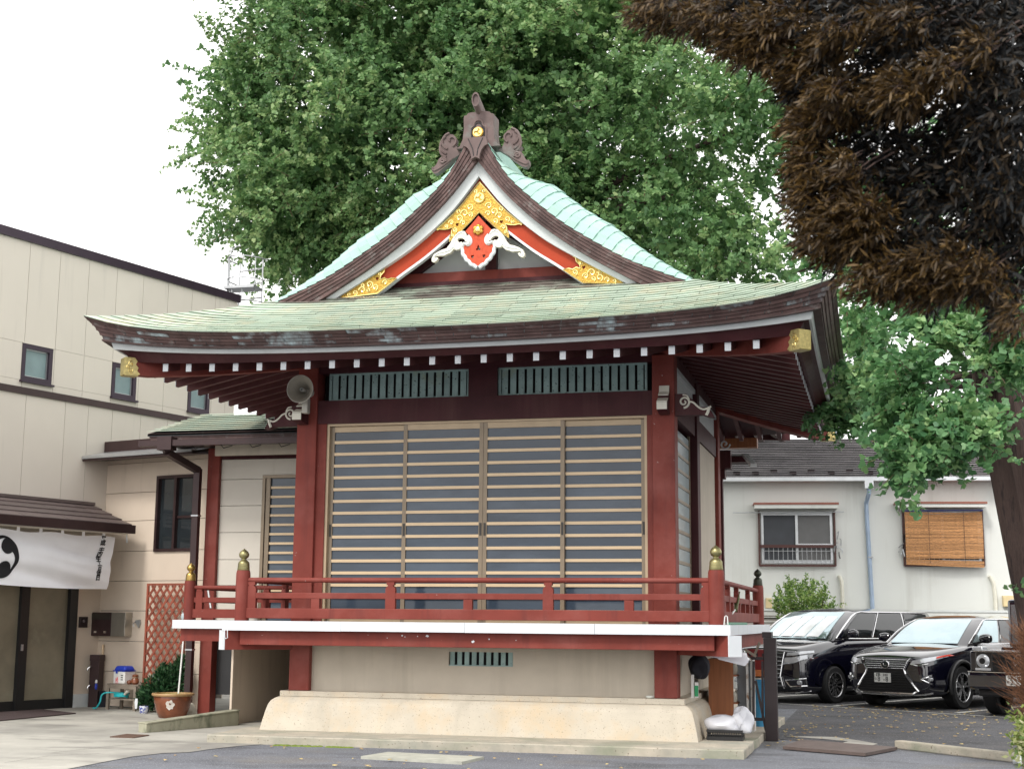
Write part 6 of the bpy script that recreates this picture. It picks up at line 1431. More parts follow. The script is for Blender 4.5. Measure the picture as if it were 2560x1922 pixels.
# plastic sheet, dark cloth and bottles under the corner
q = MB(); P = []
for i in range(9):
    row = []
    for j in range(7):
        x = -2.05+.47*i/8; y = 17.15+.5*j/6; row.append(Vector((x, y, 1.135-.03*math.sin(i*.9)-.05*(i/8)**2-.012*math.sin(j*2.1+i))))
    P.append(row)
q.slab(P, (0, 0, -.012)); q.slab([[Vector((-2.0, 17.14, 1.14)), Vector((-1.58, 17.14, 1.14))], [Vector((-1.9, 17.12, 1.06)), Vector((-1.56, 17.13, 1.04))], [Vector((-1.85, 17.13, 1.05)), Vector((-1.6, 17.13, .99))]], (0, .01, 0))
tag(q.build('plastic_sheet', 'bag', None, smooth=True), 'pale plastic sheet draped under the right deck corner', 'sheet')
tag(lumpy((atY(1748, 1668, 18.0).x, 18.0, atY(1748, 1664, 18.0).z), .13, .12, .16, 21, flat=False).build('cloth_bundle', 'navy', None, smooth=True), 'black cloth bundle hanging under the deck beside the right column', 'bundle')
p = atZ(1735, 1738, .58); 
bt = thing('spray_bottle', 'white bottle with green label standing on the foundation ledge', 'bottle', (p.x+.04, 17.75, .58)); bxp = atY(1741, 1720, 17.75).x
MB().box(bxp-.022, bxp+.022, 17.75, 17.79, .582, .77).build('bottle_body', 'white_plastic', bt, bevel=.008); MB().box(bxp-.023, bxp+.023, 17.748, 17.75, .60, .73).build('label', 'green_label', bt)
tag(MB().box(bxp-.062, bxp-.032, 17.74, 17.79, .582, .86).build('white_carton', 'white_plastic', None), 'slim white carton standing beside the green-labelled bottle', 'carton')
px_ = atZ(1625, 1741, .60); tag(MB().lathe([(.03, 0), (.05, .012), (.052, .03), (.045, .03), (.03, .012)], (px_.x, 17.42, .583), 20).build('small_dish', 'dish', None, smooth=True), 'small pale dish on the foundation ledge by the right column', 'dish')
# broom head and green stick on the right deck
br = thing('hand_brush', 'green bristled brush resting inside the right deck railing', 'brush', (-1.85, 18.6, 1.46))
a, b_ = Vector((-1.86, 18.3, 1.60)), Vector((-1.90, 19.6, 1.72))
MB().tube([a, a.lerp(b_, .5)], .012, 8).build('handle', 'white_plastic', br); MB().bar(a.lerp(b_, .45), a.lerp(b_, .9)+Vector((0, 0, .12)), .05, .05).build('brush_head', 'bristle', br)
for i in range(14):
    p = a.lerp(b_, .45+.032*i)+Vector((0, 0, .01*i)); MB().tube([p, p+Vector((.03, 0, .07))], .01, 5).build('bristle_tuft', 'bristle', br)
tag(MB().tube([(-1.775, 17.0, 1.478), (-1.775, 19.3, 1.478)], .018, 8).build('green_stake', 'green_pl', None), 'green plastic stake lying along the right deck edge', 'stake')
tag(MB().tube([(-1.80, 16.80, 1.47), (-1.79, 16.80, 1.56), (-1.775, 16.80, 1.57), (-1.76, 16.80, 1.56), (-1.755, 16.80, 1.47)], .007, 6).build('wire_hook', 'white_plastic', None), 'small white wire hook at the foot of the right corner post', 'hook')
tag(MB().tube([atY(519, 1468, 20.6), atY(527, 1520, 20.5)], .018, 8).build('umbrella', 'grey_metal', None), 'thin grey closed umbrella leaning behind the left railing', 'umbrella')
jr = atY(462, 1540, 18.85); tag(MB().lathe([(.045, 1.466), (.055, 1.50), (.05, 1.55), (.03, 1.565), (.035, 1.58)], (jr.x-.0, 18.85, 0), 16).build('glass_jar', 'pale_glass', None, smooth=True), 'small glass jar on the white deck edge beside the left post', 'jar')
# ---------------- left forecourt
dm = sheet(None, .02, 'tmp', 'mat_brown', raw=[tuple(atZ(x, y, .02)[:2]) for x, y in ((-60, 1806), (-60, 1785), (110, 1771), (190, 1782))]); bpy.data.objects.remove(dm)
p4 = [atZ(x, y, .022) for x, y in ((-80, 1807), (190, 1781), (105, 1771.5), (-80, 1784))]
q = MB(); q.slab([[p4[0], p4[1]], [p4[3], p4[2]]], (0, 0, -.014)); tag(q.build('doormat', 'mat_brown', None), 'long brown doormat in front of the entrance doors', 'mat')
gr_ = thing('drain_grate', 'rusty flat drain grate set in the concrete forecourt', 'grate', atZ(322, 1838, .01))
g4 = [atZ(x, y, .012) for x, y in ((276, 1841), (335, 1843), (372, 1837), (315, 1834.5))]
for i in range(9):
    t = i/8; a = g4[0].lerp(g4[3], t); b_ = g4[1].lerp(g4[2], t); MB().bar(a, b_, .016, .014).build('bar', 'grate', gr_)
for i in range(5):
    t = i/4; a = g4[0].lerp(g4[1], t); b_ = g4[3].lerp(g4[2], t); MB().bar(a, b_, .014, .010).build('cross_bar', 'grate', gr_)
# ramp kerb
rk = thing('ramp_kerb', 'low mossy concrete kerb wall beside the flower pot', 'kerb', (-9.1, 18.0, 0))
M['mossy'] = mat('mossy_concrete', (.36, .35, .26), .9, var=.15, scale=4, bump=.3, c2=(.08, .10, .06), c2lo=.48, c2hi=.66, c2scale=3.5, stretch=(1, 1, .5))
A = atZ(365, 1832, 0); Bp = atZ(597, 1813, 0); zA = .115; zB = .20; dd = (Bp-A).normalized(); nn_ = Vector((-dd.y, dd.x, 0))*.15
q = MB(); q.hexa([A, Bp, Bp+nn_, A+nn_]+[p+Vector((0, 0, z)) for p, z in ((A, zA), (Bp, zB), (Bp+nn_, zB), (A+nn_, zA))]); q.build('kerb_body', 'mossy', rk, bevel=.012)
q = MB(); o_ = nn_*.1; q.hexa([p+Vector((0, 0, z)) for p, z in ((A-o_, zA+.001), (Bp-o_, zB+.001), (Bp+nn_+o_, zB+.001), (A+nn_+o_, zA+.001))]+[p+Vector((0, 0, z+.02)) for p, z in ((A-o_, zA), (Bp-o_, zB), (Bp+nn_+o_, zB), (A+nn_+o_, zA))]); q.build('kerb_cap', 'mossy', rk, bevel=.006)
# flower pot
pc = atZ(414, 1796, .0); pr_ = .31
pot = thing('flower_pot', 'large brown glazed pot with a white painted flower', 'flower pot', (pc.x, pc.y+.2, 0)); pcx, pcy = pc.x, pc.y+.2
MB().lathe([(.18, 0), (.205, .02), (.245, .12), (.275, .24), (.285, .315), (.28, .33), (.25, .33), (.25, .30)], (pcx, pcy, 0), 40).build('bowl', 'terra', pot, smooth=True)
MB().lathe([(.283, .325), (.312, .335), (.318, .355), (.310, .368), (.27, .368), (.262, .33)], (pcx, pcy, 0), 40).build('rim', 'pot_rim', pot, smooth=True)
MB().lathe([(.265, .33), (.2, .352), (.08, .356), (.01, .357)], (pcx, pcy, 0), 30).build('soil', 'soil', pot, smooth=True)
def on_pot(th, z, lift):
    pz = [(0, .18), (.02, .205), (.12, .245), (.24, .275), (.315, .285)]; r_ = np.interp(z, [a[0] for a in pz], [a[1] for a in pz])+lift; return Vector((pcx+r_*math.sin(th), pcy-r_*math.cos(th), z))
fl_ = [(.34+.20*(1+.14*math.sin(5*t+1))*math.cos(t)*1.15, .205+.068*(1+.16*math.sin(6*t))*math.sin(t)) for t in np.linspace(0, 2*math.pi, 36, endpoint=False)]
MB().poly([fl_], lambda p: on_pot(p[0], p[1], .007), lambda p: on_pot(p[0], p[1], .0)).build('painted_flower', 'flower_white', pot, smooth=True)
dt = [(.32+.035*math.cos(t), .225+.011*math.sin(t)) for t in np.linspace(0, 2*math.pi, 12, endpoint=False)]; MB().poly([dt], lambda p: on_pot(p[0], p[1], .010), lambda p: on_pot(p[0], p[1], .004)).build('flower_eye', 'terra', pot)
# white pole in the pot, white cone foot
a = atY(446, 1733, pcy); b_ = atY(458, 1603, pcy+.3); tag(MB().tube([a, b_], .013, 8).build('white_pole', 'white_plastic', None), 'thin white pole leaning up from the flower pot to the deck', 'pole')
pp = atZ(468, 1790, 0); tag(MB().lathe([(.10, 0), (.10, .09), (.04, .19), (.01, .20)], (pp.x, pp.y+.1, 0), 8).build('cone_foot', 'bone', None), 'pale cone-shaped weight standing behind the flower pot', 'weight')
# leaf clumps for small plants
def leaf_cloud(name, m_, parent, pts, dirs, ln, wd, seed=1, curve=.25, kind='stuff', tone=True):
    """pts, dirs: (n,3) base points and directions; narrow folded leaves"""
    rs = np.random.default_rng(seed); n = len(pts); d = dirs/np.linalg.norm(dirs, axis=1, keepdims=True)
    r_ = rs.normal(size=(n, 3)); s_ = np.cross(d, r_); s_ /= np.linalg.norm(s_, axis=1, keepdims=True); u_ = np.cross(s_, d)
    L_ = (ln*rs.uniform(.7, 1.25, n))[:, None]; W_ = (wd*rs.uniform(.8, 1.2, n))[:, None]
    v = np.stack([pts, pts+d*L_*.45+s_*W_*.5-u_*L_*curve*.10, pts+d*L_*.98-u_*L_*curve, pts+d*L_*.45-s_*W_*.5-u_*L_*curve*.10], 1).reshape(-1, 3)
    me = bpy.data.meshes.new(name); me.vertices.add(4*n); o_ = np.zeros(3); p = parent
    while p is not None: o_ = o_+np.array(p.location); p = p.parent
    me.vertices.foreach_set('co', (v-o_).astype(np.float32).ravel()); me.loops.add(4*n); me.polygons.add(n)
    me.loops.foreach_set('vertex_index', np.arange(4*n, dtype=np.int32)); me.polygons.foreach_set('loop_start', np.arange(0, 4*n, 4, dtype=np.int32)); me.polygons.foreach_set('loop_total', np.full(n, 4, dtype=np.int32))
    at = me.attributes.new('tone', 'FLOAT', 'FACE'); at.data.foreach_set('value', rs.random(n).astype(np.float32)); me.update(); me.validate()
    me.materials.append(M[m_]); ob = bpy.data.objects.new(name, me); col.objects.link(ob); ob.parent = parent; ob['kind'] = kind; return ob
def leaf_mat(name, ca, cb_, cc, trans=.3, rough=.45, spec=.5):
    m = bpy.data.materials.new(name); m.use_nodes = True; n = m.node_tree; N = n.nodes; L = n.links; b = N['Principled BSDF']
    a = N.new('ShaderNodeAttribute'); a.attribute_name = 'tone'; cr2 = N.new('ShaderNodeValToRGB'); e = cr2.color_ramp.elements
    e[0].color = (*ca, 1); e[1].color = (*cc, 1); x = e.new(.55); x.color = (*cb_, 1); L.new(a.outputs['Fac'], cr2.inputs[0])
    b.inputs['Roughness'].default_value = rough; b.inputs['Specular IOR Level'].default_value = spec; L.new(cr2.outputs[0], b.inputs['Base Color'])
    tr = N.new('ShaderNodeBsdfTranslucent'); L.new(cr2.outputs[0], tr.inputs['Color']); ms = N.new('ShaderNodeMixShader'); ms.inputs[0].default_value = trans
    L.new(b.outputs[0], ms.inputs[1]); L.new(tr.outputs[0], ms.inputs[2]); L.new(ms.outputs[0], N['Material Output'].inputs['Surface']); return m
M['leaf_pot'] = leaf_mat('glossy_evergreen', (.012, .05, .02), (.025, .085, .03), (.09, .19, .08), .15, .35)
M['leaf_bush'] = leaf_mat('bush_leaves', (.09, .19, .045), (.22, .36, .09), (.45, .55, .18), .35)
# potted evergreen left of the big pot
pv = atZ(372, 1783, 0)
pl_ = thing('potted_plant', 'dense dark evergreen in a small blue and white pot', 'plant', (pv.x, pv.y+.25, 0)); cxp, cyp = pv.x+.1, pv.y+.35
MB().lathe([(.05, 0), (.065, .02), (.075, .09), (.07, .12), (.055, .12)], (atZ(359, 1783, 0).x, atZ(359, 1783, 0).y, 0), 18).build('pot', 'delft', pl_, smooth=True)
MB().tube([(cxp, cyp, 0), (cxp+.02, cyp, .4), (cxp+.1, cyp, .8)], [.02, .015, .006], 6).build('stem', 'stem', pl_)
n = 2600; tt = rng.random(n); ang = rng.random(n)*6.28
ctrs = [((cxp-.12, cyp-.05, .33), .27, .26), ((cxp+.08, cyp+.05, .45), .24, .30), ((cxp+.17, cyp+.1, .66), .12, .24), ((cxp-.28, cyp-.1, .22), .16, .17), ((cxp-.05, cyp, .55), .15, .2)]
pts = []; dr_ = []
for c, rr_, hz in ctrs:
    k = int(900*rr_/.2); v = rng.normal(size=(k, 3)); v /= np.linalg.norm(v, axis=1, keepdims=True); r_ = rng.random(k)**.5
    pts.append(np.array(c)+v*np.array([rr_, rr_, hz])*r_[:, None]); dr_.append(v+np.array([0, 0, .5])+rng.normal(size=(k, 3))*.4)
leaf_cloud('foliage', 'leaf_pot', pl_, np.concatenate(pts), np.concatenate(dr_), .075, .028, 5)
for i in range(3): p = Vector((cxp-.28+.02*i, cyp-.2, .42+.02*i)); MB().lathe([(.01, 0), (.02, .01), (.012, .03)], p, 8).build('red_flower', 'logo_red', pl_, smooth=True)
q = MB(); pz_ = atY(341, 1745, pv.y); q.slab([[pz_+Vector((-.02, 0, 0)), pz_+Vector((.02, 0, 0))], [pz_+Vector((-.03, 0, -.06)), pz_+Vector((.025, 0, -.06))], [pz_+Vector((-.015, 0, -.16)), pz_+Vector((.015, 0, -.16))]], (0, .004, 0)); q.build('paper_streamer', 'white', pl_)
# trellis
def apx(x, y, o): b2, z2 = Apx(x, y, o); return APt(b2, o, z2)
tb0, tz1 = Apx(369, 1458, .2); tb1, _ = Apx(468, 1458, .2); tz0 = .18
tre = thing('garden_trellis', 'red brown diamond lattice trellis leaning on the annex wall', 'trellis', APt((tb0+tb1)/2, .2, 0))
for a in ((tb0, tb0+.035, tz0, tz1), (tb1-.035, tb1, tz0, tz1), (tb0+.035, tb1-.035, tz1-.035, tz1), (tb0+.035, tb1-.035, tz0, tz0+.035)): lbox(APt, a[0], a[1], .18, .215, a[2], a[3]).build('frame_bar', 'redwood', tre)
W2, H2 = tb1-tb0-.07, tz1-tz0-.07
def clipseg(x0, z0, x1, z1):
    t0, t1 = 0., 1.
    for p_, d_, lo, hi in ((x0, x1-x0, 0, W2), (z0, z1-z0, 0, H2)):
        if abs(d_) < 1e-9: continue
        a_, b2 = sorted(((lo-p_)/d_, (hi-p_)/d_)); t0 = max(t0, a_); t1 = min(t1, b2)
    return (t0, t1) if t1-t0 > .02 else None
for dirn, oo in ((1, .203), (-1, .192)):
    x = -H2/1.25
    while x < W2+H2/1.25:
        z0, z1 = (0, H2) if dirn > 0 else (H2, 0); x1 = x+H2/1.25
        c = clipseg(x, z0, x1, z1)
        if c:
            p0 = (x+(x1-x)*c[0], z0+(z1-z0)*c[0]); p1 = (x+(x1-x)*c[1], z0+(z1-z0)*c[1])
            MB().bar(APt(tb0+.035+p0[0], oo, tz0+.035+p0[1]), APt(tb0+.035+p1[0], oo, tz0+.035+p1[1]), .010, .040, up=tuple(Vector((0, 0, 1)))).build('lattice_slat', 'redwood', tre)
        x += .15
# wall fittings
b0, z1 = Apx(243, 1530, .02); b1, z0 = Apx(327, 1590, .02)
ml = thing('mail_box', 'bronze and steel mail box on the tan annex wall', 'mail box', APt((b0+b1)/2, .1, z0))
lbox(APt, b0, b0+(b1-b0)*.60, .0, .17, z0, z1).build('door', 'dkbrown', ml, bevel=.006); lbox(APt, b0+(b1-b0)*.60+.002, b1, .0, .168, z0, z1).build('steel_side', 'steel', ml, bevel=.006)
lbox(APt, b0+.03, b0+(b1-b0)*.57, .17, .176, z1-.12, z1-.02).build('flap', 'handle', ml)
for k in (.17, .45): lbox(APt, b0+(b1-b0)*k-.03, b0+(b1-b0)*k+.03, .17, .178, z0+.05, z0+.085).build('latch', 'chrome', ml)
bh, zh_ = Apx(347, 1557, .0); hk = thing('wall_hook', 'small grey metal wall hook right of the mail box', 'hook', APt(bh, .02, zh_-.1))
MB().poly([[(-.07, .06), (.06, .07), (.07, .0), (.03, -.10), (.0, -.06), (-.02, -.03), (-.06, .0)]], lambda p: APt(bh+p[0]*.8, .03, zh_+p[1]*.8), lambda p: APt(bh+p[0]*.8, .01, zh_+p[1]*.8)).build('hook_plate', 'grey_metal', hk); MB().tube([APt(bh-.04, .03, zh_+.03), APt(bh-.06, .08, zh_-.02), APt(bh-.03, .07, zh_-.06)], .008, 6).build('hook_arm', 'grey_metal', hk)
ai, zi1 = Lpx(199, 1541, .02); ai2, zi0 = Lpx(217, 1568, .02)
ic = thing('intercom', 'small dark intercom panel right of the entrance doors', 'intercom', LPt(ai, .02, zi0)); lbox(LPt, max(ai, ai2), min(ai, ai2), 0, .04, zi0, zi1).build('case', 'iron', ic, bevel=.006); lbox(LPt, ai-.06, ai-.10, .04, .044, (zi0+zi1)/2, (zi0+zi1)/2+.04).build('button', 'chrome', ic)
# water tap post
tp_ = atZ(229, 1768, 0); tpx, tpy = tp_.x, tp_.y+.1
wt = thing('water_tap_post', 'dark brown square water tap post by the entrance corner', 'tap post', (tpx, tpy, 0))
zt1 = atY(229, 1636, tpy).z
MB().box(tpx-.085, tpx+.085, tpy-.085, tpy+.085, 0, zt1).build('post', 'dkbrown', wt, bevel=.006); MB().box(tpx-.092, tpx+.092, tpy-.092, tpy+.092, zt1-.10, zt1+.004).build('cap', 'dkbrown', wt, bevel=.004)
for z, l_ in ((zt1-.20, .09), (zt1-.50, .06)): MB().tube([(tpx-.03, tpy-.085, z), (tpx-.04, tpy-.085-l_, z), (tpx-.06, tpy-.10-l_, z-.02), (tpx-.065, tpy-.10-l_, z-.06)], .011, 7).build('tap', 'chrome', wt, smooth=True)
MB().tube([(tpx-.075, tpy-.17, zt1-.18), (tpx-.01, tpy-.17, zt1-.18)], .006, 6).build('tap_handle', 'chrome', wt)
tag(MB().tube([(tpx+.02, tpy+.14, 0), (tpx+.02, tpy+.12, zt1+.17)], .018, 8).build('bamboo_stick', 'tan_hi', None), 'short bamboo stick standing behind the tap post', 'stick')
bp_ = atY(240, 1718, tpy-.1); sb = thing('hose_nozzle', 'blue and white hose nozzle beside the tap post', 'nozzle', (bp_.x, bp_.y, bp_.z-.05)); MB().lathe([(.015, -.03), (.022, 0), (.022, .05), (.012, .07)], bp_, 10).build('sleeve', 'blue', sb, smooth=True); MB().lathe([(.012, .07), (.022, .08), (.02, .11), (.008, .13)], bp_, 10).build('tip', 'white_plastic', sb, smooth=True)
bk_ = atZ(250, 1768, 0); tag(MB().lathe([(.075, 0), (.105, .26), (.11, .265), (.10, .27), (.07, .02)], (bk_.x, bk_.y+.1, 0), 20).build('bucket', 'navy', None, smooth=True), 'dark plastic bucket between the tap post and the wooden stand', 'bucket')
# wooden stand
s0 = atZ(266, 1773, 0); s1 = atZ(338, 1778, 0); zst = atY(300, 1708, s0.y).z
sdv = (s1-s0).normalized(); sbk = Vector((-sdv.y, sdv.x, 0))*.28; Ws = (s1-s0).length
std = thing('wooden_stand', 'weathered wooden stand with shelf by the annex wall', 'stand', s0)
for t, k in ((.03, 0), (.97, 0), (.03, 1), (.97, 1)): p = s0+sdv*Ws*t+sbk*k; MB().bar(p, p+Vector((0, 0, zst-.025)), .045, .045, up=(0, 1, 0)).build('leg', 'oldwood', std)
for k in range(3): a = s0+sbk*(k/3+.17); MB().bar(a-sdv*.03+Vector((0, 0, zst-.012)), a+sdv*(Ws+.03)+Vector((0, 0, zst-.012)), .088, .022).build('top_board', 'oldwood', std)
for k in range(2): a = s0+sbk*(k/2+.25); MB().bar(a+Vector((0, 0, zst*.42)), a+sdv*Ws+Vector((0, 0, zst*.42)), .11, .02).build('shelf_board', 'oldwood', std)
MB().bar(s0+Vector((0, 0, zst-.05)), s1+Vector((0, 0, zst-.05)), .02, .05).build('apron', 'oldwood', std)
# cool box, jar, hose
cb0 = s0+sdv*.09+sbk*.5; ccx = cb0+sdv*.15
cbx = thing('cool_box', 'white cool box with blue lid and red logo on the stand', 'cool box', (ccx.x, ccx.y, zst))
def cbox(x0, x1, y0, y1, z0, z1, nm, m_, bv=.01): 
    f = lambda a, o, z: cb0+sdv*a-Vector((-sdv.y, sdv.x, 0))*o+Vector((0, 0, z))
    return lbox(f, x0, x1, y0, y1, z0, z1).build(nm, m_, cbx, bevel=bv)
cbox(0, .29, -.11, .11, zst+.001, zst+.20, 'tub', 'white_plastic', .015); cbox(-.008, .298, -.118, .118, zst+.20, zst+.215, 'lid_rim', 'blue', .004)
q = MB(); f = lambda a, o, z: cb0+sdv*a-Vector((-sdv.y, sdv.x, 0))*o+Vector((0, 0, z))
q.hexa([f(0, -.11, zst+.215), f(.29, -.11, zst+.215), f(.29, .11, zst+.215), f(0, .11, zst+.215), f(.03, -.08, zst+.285), f(.26, -.08, zst+.285), f(.26, .08, zst+.285), f(.03, .08, zst+.285)]); q.build('lid', 'blue', cbx, bevel=.02)
cbox(.08, .12, .112, .13, zst+.165, zst+.215, 'latch', 'blue', .006)
lg = [(.06, .03), (.075, .10), (.082, .10), (.095, .05), (.108, .11), (.116, .11), (.135, .03), (.122, .03), (.112, .085), (.099, .03), (.092, .03), (.079, .08), (.072, .03)]
MB().poly([lg], lambda p: f(p[0], .1125, zst+p[1]), lambda p: f(p[0], .111, zst+p[1])).build('logo', 'logo_red', cbx); cbox(.06, .135, .111, .1125, zst+.012, zst+.02, 'logo_line', 'logo_red', 0)
for k in range(3): cbox(.20, .25, .111, .1125, zst+.06+.035*k, zst+.075+.035*k, 'side_print', 'black', 0)
jp = s0+sdv*(Ws*.80)+sbk*.3+Vector((0, 0, zst)); jg = thing('ceramic_jars', 'pair of brown ceramic jars beside the cool box', 'jars', jp)
MB().lathe([(.04, 0), (.065, .03), (.06, .08), (.045, .10), (.05, .11), (.05, .15), (.03, .16)], jp, 18).build('tall_jar', 'terra', jg, smooth=True); MB().lathe([(.03, 0), (.045, .03), (.035, .06), (.01, .07)], jp-sdv*.10-Vector((0, .05, 0)), 14).build('low_jar', 'terra', jg, smooth=True)
MB().lathe([(.051, .105), (.053, .115), (.04, .118)], jp, 16).build('jar_band', 'tan', jg)
hz_ = zst*.42+.03; hc = s0+sdv*.22+sbk*.4; pts = []
for i in range(60): t = i/59*2*math.pi*3.2; pts.append(hc+sdv*(.13*math.cos(t))+sbk*(.35*math.sin(t))+Vector((0, 0, hz_+.012*i/12)))
pts += [Vector(s0)+sbk*-.2+Vector((0, 0, hz_+.06)), Vector(s0)-sdv*.05-sbk*.35+Vector((0, 0, .12)), Vector(s0)-sdv*.12-sbk*.4+Vector((0, 0, .03)), Vector(s0)-sdv*.22-sbk*.35+Vector((0, 0, .02))]
hs2 = thing('garden_hose', 'turquoise garden hose coiled on the stand shelf', 'hose', hc); MB().tube(spl(pts, 160), .013, 7).build('hose', 'cyan', hs2, smooth=True); MB().tube([hc+sdv*.16-sbk*.2+Vector((0, 0, hz_+.05)), hc+sdv*.27-sbk*.3+Vector((0, 0, hz_+.11))], [.02, .024], 10).build('spray_gun', 'bone', hs2)
# bush before the white house
bc = atY(2010, 1520, 32.6); bu = thing('leafy_bush', 'bright green leafy shrub before the white house wall', 'bush', (bc.x, 32.6, 0))
for k in range(7): a = random.uniform(-.5, .5); MB().tube([(bc.x+random.uniform(-.08, .08), 32.6, 0), (bc.x+a*.4, 32.6+random.uniform(-.2, .2), 1.0), (bc.x+a, 32.6+random.uniform(-.4, .4), 2.0)], [.05, .035, .01], 6).build('branch', 'stem', bu)
pts = []; dr_ = []
for k in range(210):
    v = rng.normal(size=3); v /= np.linalg.norm(v); c = np.array([bc.x, 32.6, 1.85])+v*np.array([.62, .5, .48])*rng.random()**.4
    dd_ = v*.7+np.array([0, 0, .8])+rng.normal(size=3)*.3; dd_ /= np.linalg.norm(dd_); ll = rng.uniform(.15, .4); m_ = 26
    t = np.linspace(0, 1, m_)[:, None]; pts.append(c+dd_*ll*t); dr_.append(dd_*.5+rng.normal(size=(m_, 3))*.8)
leaf_cloud('foliage', 'leaf_bush', bu, np.concatenate(pts), np.concatenate(dr_), .07, .034, 9)
# ------------------------------------------------------------------ trees
M['ginkgo'] = leaf_mat('ginkgo_leaves', (.085, .19, .072), (.20, .35, .13), (.41, .53, .23), .40, .5)
M['ginkgo_near'] = leaf_mat('near_ginkgo_leaves', (.065, .18, .075), (.155, .32, .125), (.32, .48, .20), .38, .45)
M['rust_leaf'] = leaf_mat('rust_brown_leaves', (.028, .017, .005), (.072, .040, .010), (.17, .10, .028), .2, .5)
M['dark_leaf'] = leaf_mat('backlit_evergreen_leaves', (.008, .010, .012), (.016, .016, .015), (.055, .034, .014), .08, .45, .25)  # dark_leaf: near-black colour paints in the backlit shade of the foliage
M['bark'] = mat('ginkgo_bark', (.075, .048, .040), .95, var=.45, scale=5, bump=1.0, bscale=22, stretch=(3, 3, .45), c2=(.03, .02, .018), c2lo=.5, c2hi=.62, c2scale=5)
M['twig'] = mat('twig_bark', (.16, .11, .07), .9)
FAN = np.array([(0, 0), (-.56, .52), (-.40, .86), (-.06, .80), (.0, .70), (.06, .80), (.40, .86), (.56, .52)], float)
LANC = np.array([(0, 0), (-.10, .30), (-.115, .55), (-.05, .85), (0, 1.0), (.05, .85), (.115, .55), (.10, .30)], float)
def leaves(name, m_, parent, base_, d, size, shape, seed, curl=.12, norm=None, kind='stuff', tone=None):
    rs = np.random.default_rng(seed); n = len(base_); d = d/np.maximum(1e-6, np.linalg.norm(d, axis=1, keepdims=True))
    r_ = (rs.normal(size=(n, 3)) if norm is None else norm+rs.normal(size=(n, 3))*.42)
    s_ = np.cross(d, r_); s_ /= np.maximum(1e-6, np.linalg.norm(s_, axis=1, keepdims=True)); u_ = np.cross(s_, d)
    sz = (size*rs.uniform(.5, 1.3, n))[:, None, None]; k = len(shape)
    sx = shape[None, :, 0:1]; sy_ = shape[None, :, 1:2]
    v = base_[:, None, :]+sz*(sx*s_[:, None, :]+sy_*d[:, None, :]-(curl*(sy_**2)+.25*np.abs(sx))*u_[:, None, :])
    v = v.reshape(-1, 3); o_ = np.zeros(3); p = parent
    while p is not None: o_ = o_+np.array(p.location); p = p.parent
    me = bpy.data.meshes.new(name); me.vertices.add(n*k); me.vertices.foreach_set('co', (v-o_).astype(np.float32).ravel()); me.loops.add(n*k); me.polygons.add(n)
    me.loops.foreach_set('vertex_index', np.arange(n*k, dtype=np.int32)); me.polygons.foreach_set('loop_start', np.arange(0, n*k, k, dtype=np.int32)); me.polygons.foreach_set('loop_total', np.full(n, k, dtype=np.int32))
    at = me.attributes.new('tone', 'FLOAT', 'FACE'); at.data.foreach_set('value', (rs.random(n) if tone is None else np.clip(tone+rs.normal(size=n)*.18, 0, 1)).astype(np.float32)); me.update(calc_edges=True)
    me.materials.append(M[m_]); ob = bpy.data.objects.new(name, me); col.objects.link(ob); ob.parent = parent; ob['kind'] = kind; return ob
def shoots(rs, blobs, n, L0, L1, per, spread, shell=.75, up=.35, clump=.9, cull=None, nleaf=4):
    """long shoots in clumps over ellipsoid blobs -> leaf bases, dirs, normals, and shoot segments"""
    vol = np.array([b[1][0]*b[1][1]+b[1][0]*b[1][2] for b in blobs]); vol = vol*np.array([b[2] if len(b) > 2 else 1. for b in blobs]); cnt = (n*vol/vol.sum()).astype(int); Bs = []; Ds = []; Ns = []; Ts = []; segs = []
    for (c, r_, *_), k in zip(blobs, cnt):
        c = np.array(c); r_ = np.array(r_); nc = max(6, int(k/16))
        v = rs.normal(size=(nc, 3)); v /= np.linalg.norm(v, axis=1, keepdims=True); rad = shell+(1.02-shell)*rs.random(nc)**.7
        cc = c+v*r_*rad[:, None]*(1+.10*np.sin(v[:, 0:1]*7+v[:, 2:3]*9))
        tone_c = rs.random(nc)
        for q_ in range(nc):
            if cull is not None and not cull(cc[q_]): continue
            out_ = v[q_]
            for j in range(16):
                d = out_*.9+rs.normal(size=3)*.65+np.array([0, 0, up]); d /= np.linalg.norm(d); ln = rs.uniform(L0, L1)
                p0 = cc[q_]+rs.normal(size=3)*clump*np.array([.42, .42, .30])-out_*.15
                m_ = max(3, int(per*ln)); t = (np.arange(m_)+.5)/m_
                dp = np.array([0, 0, -1.0])*ln*.18
                pos = p0+d*ln*t[:, None]+dp*(t**2)[:, None]
                pos = np.repeat(pos, nleaf, 0)+rs.normal(size=(m_*nleaf, 3))*.02
                ld = rs.normal(size=(m_*nleaf, 3))*spread+d*.35+np.array([0, 0, .25])
                Bs.append(pos); Ds.append(ld); Ns.append(np.tile(out_*.6+np.array([0, 0, .7]), (m_*nleaf, 1))); Ts.append(np.full(m_*nleaf, .25+.5*tone_c[q_]))
                if j < 4: segs.append((p0, p0+d*ln*.5+dp*.25, p0+d*ln+dp))
    return np.concatenate(Bs), np.concatenate(Ds), np.concatenate(Ns), np.concatenate(Ts), segs
def twigs(name, parent, segs, r_, m_='twig'):
    q = MB()
    for a, b, c in segs: q.tube([a, b, c], [r_, r_*.8, r_*.4], 3, cap=False)
    return q.build(name, m_, parent, fix=False, kind='stuff')
